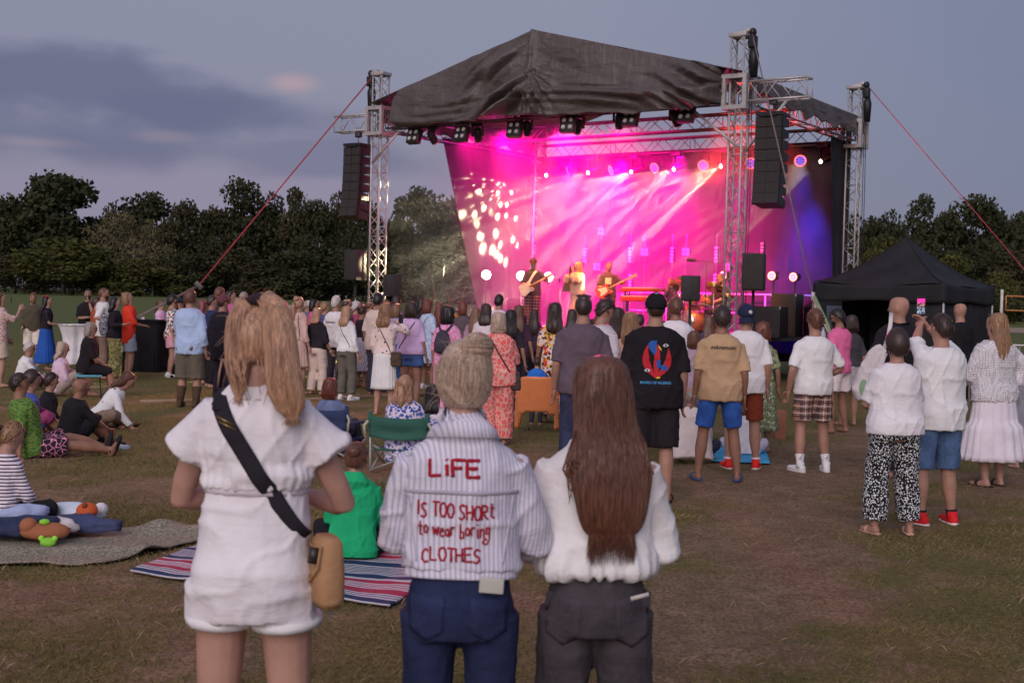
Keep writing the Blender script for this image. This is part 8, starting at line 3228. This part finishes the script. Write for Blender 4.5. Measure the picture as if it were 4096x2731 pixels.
for (x, z, col_) in ((-.34, 1.32, (.66, .50, .06)), (-.10, 1.30, (.66, .26, .03)), (.05, 1.18, (.68, .20, .02)), (.32, 1.26, (.66, .22, .02)), (-.20, 1.20, (.66, .30, .03)), (.16, 1.34, (.64, .24, .02))):
    mb = MB()
    cc = Vector((x, -.30 + .1 * abs(x), z))
    for w in range(12):
        a = w * math.pi / 6
        d_ = Vector((math.cos(a), -.15, math.sin(a)))
        s_ = Vector((-math.sin(a), 0, math.cos(a))) * .022
        mb.add([cc + d_ * .03, cc + d_ * .07 + s_, cc + d_ * .105, cc + d_ * .07 - s_], [(0, 1, 2, 3)])
    h = mb.build('sunflower', plain('petal_%d' % int(col_[1] * 100), col_, .6), fl, smooth=False)
    MB().ell(cc + Vector((0, -.02, 0)), (.035, .015, .035), 10, 6).build('flower_centre', plain('seed_head', (.03, .018, .01), .9), h)
for (x, l_) in ((-.30, .95), (.34, .85), (.02, .6)):
    MB().tube([(x * .6, 0, 1.2), (x * .9, 0, 1.2 + l_ * .6), (x * 1.15, 0, 1.2 + l_)], [.006, .005, .012], 5).build('stem', plain('dry_stem', (.20, .15, .06), .8), fl)

# ---- instruments and gear
def guitar(pl, cb, label, bass=False):
    k = pl.root.scale[0]
    r = empty('bass_guitar' if bass else 'electric_guitar', pl.root.location, pl.root.rotation_euler[2], label, 'guitar')
    r.scale = (k, k, k)
    o = Vector((.10, .205, 1.00))
    t_ = (pl.p.wr[0] + Vector((0, .06, .03)) - o).normalized()
    nY = Vector((0, 1, 0)) - t_ * t_.y
    nY.normalize()
    s_ = t_.cross(nY)
    out = [(-.21, .0), (-.20, .10), (-.12, .155), (-.02, .125), (.05, .11), (.12, .13), (.21 if bass else .16, .135), (.19 if bass else .14, .085), (.13, .05), (.13, -.05), (.17 if bass else .12, -.10), (.14 if bass else .09, -.14), (.04, -.115), (-.03, -.125), (-.12, -.165), (-.19, -.12)]
    v = []
    for yy in (-.02, .02):
        v += [o + t_ * a + s_ * b + nY * yy for a, b in out]
    n = len(out)
    f = [tuple(range(n - 1, -1, -1)), tuple(range(n, 2 * n))] + [(i, (i + 1) % n, n + (i + 1) % n, n + i) for i in range(n)]
    mesh_obj('guitar_body', v, f, plain('guitar_%s' % ('red' if bass else 'white'), cb, .25), r, smooth=False)
    g = [(-.14, .09), (.0, .075), (.10, .06), (.10, -.06), (-.02, -.09), (-.13, -.11), (-.08, 0)]
    v = [o + t_ * a + s_ * b + nY * .024 for a, b in g]
    mesh_obj('pick_guard', v, [tuple(range(len(g)))], plain('pick_guard', (.62, .58, .52), .4), r, smooth=False)
    L_ = .78 if bass else .62
    MB().tube([o + t_ * .10 + nY * .03, o + t_ * L_ + nY * .03], [(.028, .012), (.022, .010)], 8, ref=tuple(nY)).build('neck', plain('maple_neck', (.42, .26, .13), .4), r)
    hdd = o + t_ * (L_ + .09) + nY * .028
    Mr = Matrix((s_, t_, nY)).transposed()
    h = MB().box(hdd, (.075, .19, .016), Mr, bev=.006).build('headstock', plain('maple_neck', (.42, .26, .13), .4), r)
    for j in range(4):
        MB().ell(hdd + t_ * (-.06 + .04 * j) + s_ * .055, (.012, .012, .012), 7, 5).build('tuning_peg', plain('chrome', (.6, .6, .6), .2, .9), h)
    return r


guitar(GU, (.62, .58, .52), 'white electric guitar of the bearded guitarist')
guitar(BA, (.45, .07, .05), 'red and white bass with a long maple neck', True)
GU.strap([(.12, 1.06), (-.02, 1.30), (-.10, 1.44)], .06, (196, 180, 176), 'guitar_strap', side=1)


def mic_stand(px, py, b, label, boom=True, cat='microphone'):
    a, z = onplane(px, py, b)
    r = sthing('microphone_stand', a, b, DECK, label, cat, 'microphone stands on the stage')
    h = z - DECK
    MB().tube([(0, 0, 0), (0, 0, h)], .012, 6).build('pole', black_metal, r)
    MB().tube([(0, 0, 0), (0, 0, .02)], .13, 14).build('foot', black_metal, r)
    if boom:
        MB().tube([(.18, 0, h), (-.30, 0, h + .03)], .010, 6).build('boom', black_metal, r)
        MB().tube([(-.28, 0, h + .03), (-.36, 0, h + .035), (-.50, 0, h + .045)], [.03, .04, .036], 10).build('microphone', black_metal, r)
    else:
        MB().tube([(0, 0, h), (0, -.04, h + .12)], [.014, .026], 8).build('microphone', black_metal, r)
    return r


mic_stand(2826, 1048, 2.2, 'boom stand with a black microphone beside the flat screen box')
mic_stand(1775, 1055, 3.0, 'thin microphone stand near the flower arrangement', False)
mic_stand(2240, 1130, 2.6, 'straight stand with a microphone right of the guitarist', False)
sm_ = empty('microphone', SG.root.location, SG.root.rotation_euler[2], 'handheld microphone at the singer mouth', 'microphone')
w = (SG.p.wr[0] + SG.p.wr[1]) / 2 * SG.root.scale[0]
MB().tube([w + Vector((0, .08, -.12)), w + Vector((0, .07, .06)), w + Vector((0, .065, .10)), w + Vector((0, .06, .13))], [.014, .018, .028, .018], 10).build('mic_body', black_metal, sm_)
ms = sthing('music_stand', onplane(2285, 1160, 1.9)[0], 1.9, DECK, 'black music stand in front of the singer', 'music stand')
MB().tube([(0, 0, 0), (0, 0, 1.0)], .014, 6).build('pole', black_metal, ms)
MB().box((0, 0, 1.06), (.46, .02, .26), Matrix.Rotation(R(-24), 3, 'X')).build('desk', black_metal, ms, smooth=False)
MB().tube([(0, 0, 0), (0, 0, .02)], .2, 12).build('foot', black_metal, ms)
a, z = onplane(2570, 1190, 2.3)
kb = sthing('keyboard', a, 2.3, DECK, 'red stage keyboard on a stand, two tiers high', 'keyboard')
for zz, dz in ((.80, .12), (1.02, .09)):
    h = MB().box((0, 0, zz), (1.05, .34, dz), bev=.015).build('keyboard_case', plain('keyboard_red', (.40, .03, .03), .4), kb)
    MB().box((0, -.10, zz + dz / 2 + .004), (.95, .13, .014)).build('keys', plain('ivory', (.6, .56, .5), .3), h, smooth=False)
for sx in (-1, 1):
    MB().tube([(sx * .42, -.12, 0), (sx * .42, .12, .98)], .018, 6).build('leg', black_metal, kb)
    MB().tube([(sx * .42, .12, 0), (sx * .42, -.12, .98)], .018, 6).build('leg', black_metal, kb)
dk = empty('drum_kit', DR.root.location + Matrix.Rotation(DR.root.rotation_euler[2], 3, 'Z') @ Vector((0, .55, 0)), DR.root.rotation_euler[2], 'drum kit with gold cymbals and chrome stands', 'drum kit')
shell = plain('drum_shell', (.30, .10, .05), .3)
skin_d = plain('drum_head', (.62, .58, .54), .4)
chrome = plain('chrome', (.6, .6, .6), .2, .9)
brass = plain('cymbal_brass', (.60, .36, .10), .25, .85)
def drum(c_, r_, h_, axis, nm):
    ax = Vector(axis).normalized()
    c_ = Vector(c_)
    o = MB().tube([c_ - ax * h_ / 2, c_ + ax * h_ / 2], r_, 24).build(nm, shell, dk)
    MB().tube([c_ + ax * h_ / 2, c_ + ax * (h_ / 2 + .012)], r_ * .97, 24).build('drum_head', skin_d, o)
    for e in (-1, 1):
        MB().tube([c_ + ax * (e * h_ / 2 - .01), c_ + ax * (e * h_ / 2 + .012)], r_ * 1.03, 24).build('hoop', chrome, o)
drum((0, .35, .28), .28, .42, (0, 1, 0), 'bass_drum')
drum((-.28, .18, .78), .16, .22, (0, -.3, 1), 'tom')
drum((.26, .22, .80), .15, .20, (0, -.3, 1), 'tom')
drum((.52, -.05, .52), .21, .36, (0, 0, 1), 'floor_tom')
drum((-.42, -.12, .62), .18, .15, (0, 0, 1), 'snare_drum')
for (x, y, z, r_) in ((-.62, .25, 1.12, .22), (.60, .35, 1.16, .24), (-.78, -.05, .88, .18), (.1, .6, 1.25, .2)):
    o = MB().tube([(x, y, 0), (x, y, z)], .012, 6).build('cymbal_stand', chrome, dk)
    MB().tube([(x, y, z), (x + .01, y - .02, z + .03)], [r_, .03], 28).build('cymbal', brass, o)
def crate(name, px, b, w, d_, h, label, cat, z0=DECK, mat=None, grp='gear on the stage', trim=True):
    a, z = onplane(px, 1200, b)
    r = sthing(name, a, b, z0, label, cat, grp)
    MB().box((0, 0, h / 2), (w, d_, h), bev=.015).build('cabinet', mat or black_box, r)
    if trim:
        MB().box((0, -d_ / 2 - .006, h * .46), (w * .86, .012, h * .78)).build('grille', grille_m, r, smooth=False)
        for sx in (-1, 1):
            MB().box((sx * w / 2, -d_ / 2, h - .03), (.03, .03, .06)).build('corner', alu, r, smooth=False)
    return r
crate('amplifier', 2080, 4.6, .62, .35, .75, 'guitar amplifier behind the guitarist', 'amplifier')
crate('amplifier', 2465, 5.2, .60, .40, .95, 'bass amplifier behind the bass player', 'amplifier')
crate('flight_case', 3080, 2.2, .7, .5, .70, 'flight case near the stage corner under the purple lights', 'case')
crate('flight_case', 3150, 3.2, .6, .5, 1.0, 'tall flight case beside the blue drape', 'case')
crate('monitor_wedge', 1925, 2.0, .5, .35, .32, 'low purple lit monitor box at the stage edge', 'monitor')
crate('monitor_wedge', 2380, 1.0, .5, .35, .30, 'monitor wedge before the bass player', 'monitor')
crate('monitor_wedge', 2690, 1.0, .5, .35, .30, 'monitor wedge before the keyboard', 'monitor')
bxp = at_ground(3132, 16.5)
cb_ = empty('cardboard_box', bxp, R(10), 'narrow brown cardboard box on the grass by the plaid shorts man', 'box')
MB().box((0, 0, .19), (.14, .14, .38), bev=.004).build('carton', plain('cardboard', C(130, 84, 66), .8), cb_)
bo = empty('water_bottle', pt(3292, 1345, 13.9), 0, 'clear plastic bottle held beside the white t-shirt shoulder', 'bottle')
MB().tube([(0, 0, -.11), (0, 0, .03), (0, 0, .06), (0, 0, .08)], [.033, .033, .018, .014], 12).build('bottle_body', plain('clear_plastic', (.5, .48, .55), .15), bo)
MB().tube([(0, 0, .08), (0, 0, .10)], .016, 10).build('cap', plain('bottle_cap', (.35, .42, .6), .4), bo)
# volleyball net and post
vz = float(rise(np.array([35.6]), np.array([90.]))[0])
vp = pt(4003, 1312, 88.0)
vb = empty('volleyball_net', (vp.x, vp.y, vz), 0, 'white volleyball post with an orange edged net at the sand court', 'net')
MB().tube([(0, 0, 0), (0, 0, 3.2)], .10, 10).build('post', plain('white_post', (.62, .60, .58), .5), vb)
orange = plain('net_tape', (.50, .20, .05), .6)
for z in (2.75, 1.75):
    MB().tube([(.3, 0, z), (8, 2, z - .1)], .05, 6).build('net_tape', orange, vb)
MB().tube([(.3, 0, 1.75), (.3, 0, 2.75)], .05, 6).build('net_tape', orange, vb)
mb = MB()
for k in range(40):
    x = .3 + 7.6 * k / 39
    mb.tube([(x, x * .26, 1.76 - .012 * x), (x, x * .26, 2.74 - .012 * x)], .008, 4, cap=False)
for k in range(6):
    mb.tube([(.3, 0, 1.76 + k * .18), (8, 2, 1.66 + k * .18)], .008, 4, cap=False)
mb.build('net_mesh', plain('net_cord', (.05, .05, .05), .8), vb)
# pale cable laid across the grass
cp = [gnd(x, y) + Vector((0, 0, .02)) for x, y in ((560, 1612), (720, 1608), (1000, 1606), (1260, 1603), (1480, 1590), (1700, 1583))]
tag(MB().tube(cp, .035, 6).build('cable_cover', plain('cable_cover', (.30, .20, .13), .7)), 'long pale cable cover laid across the grass before the crowd', 'cable cover')
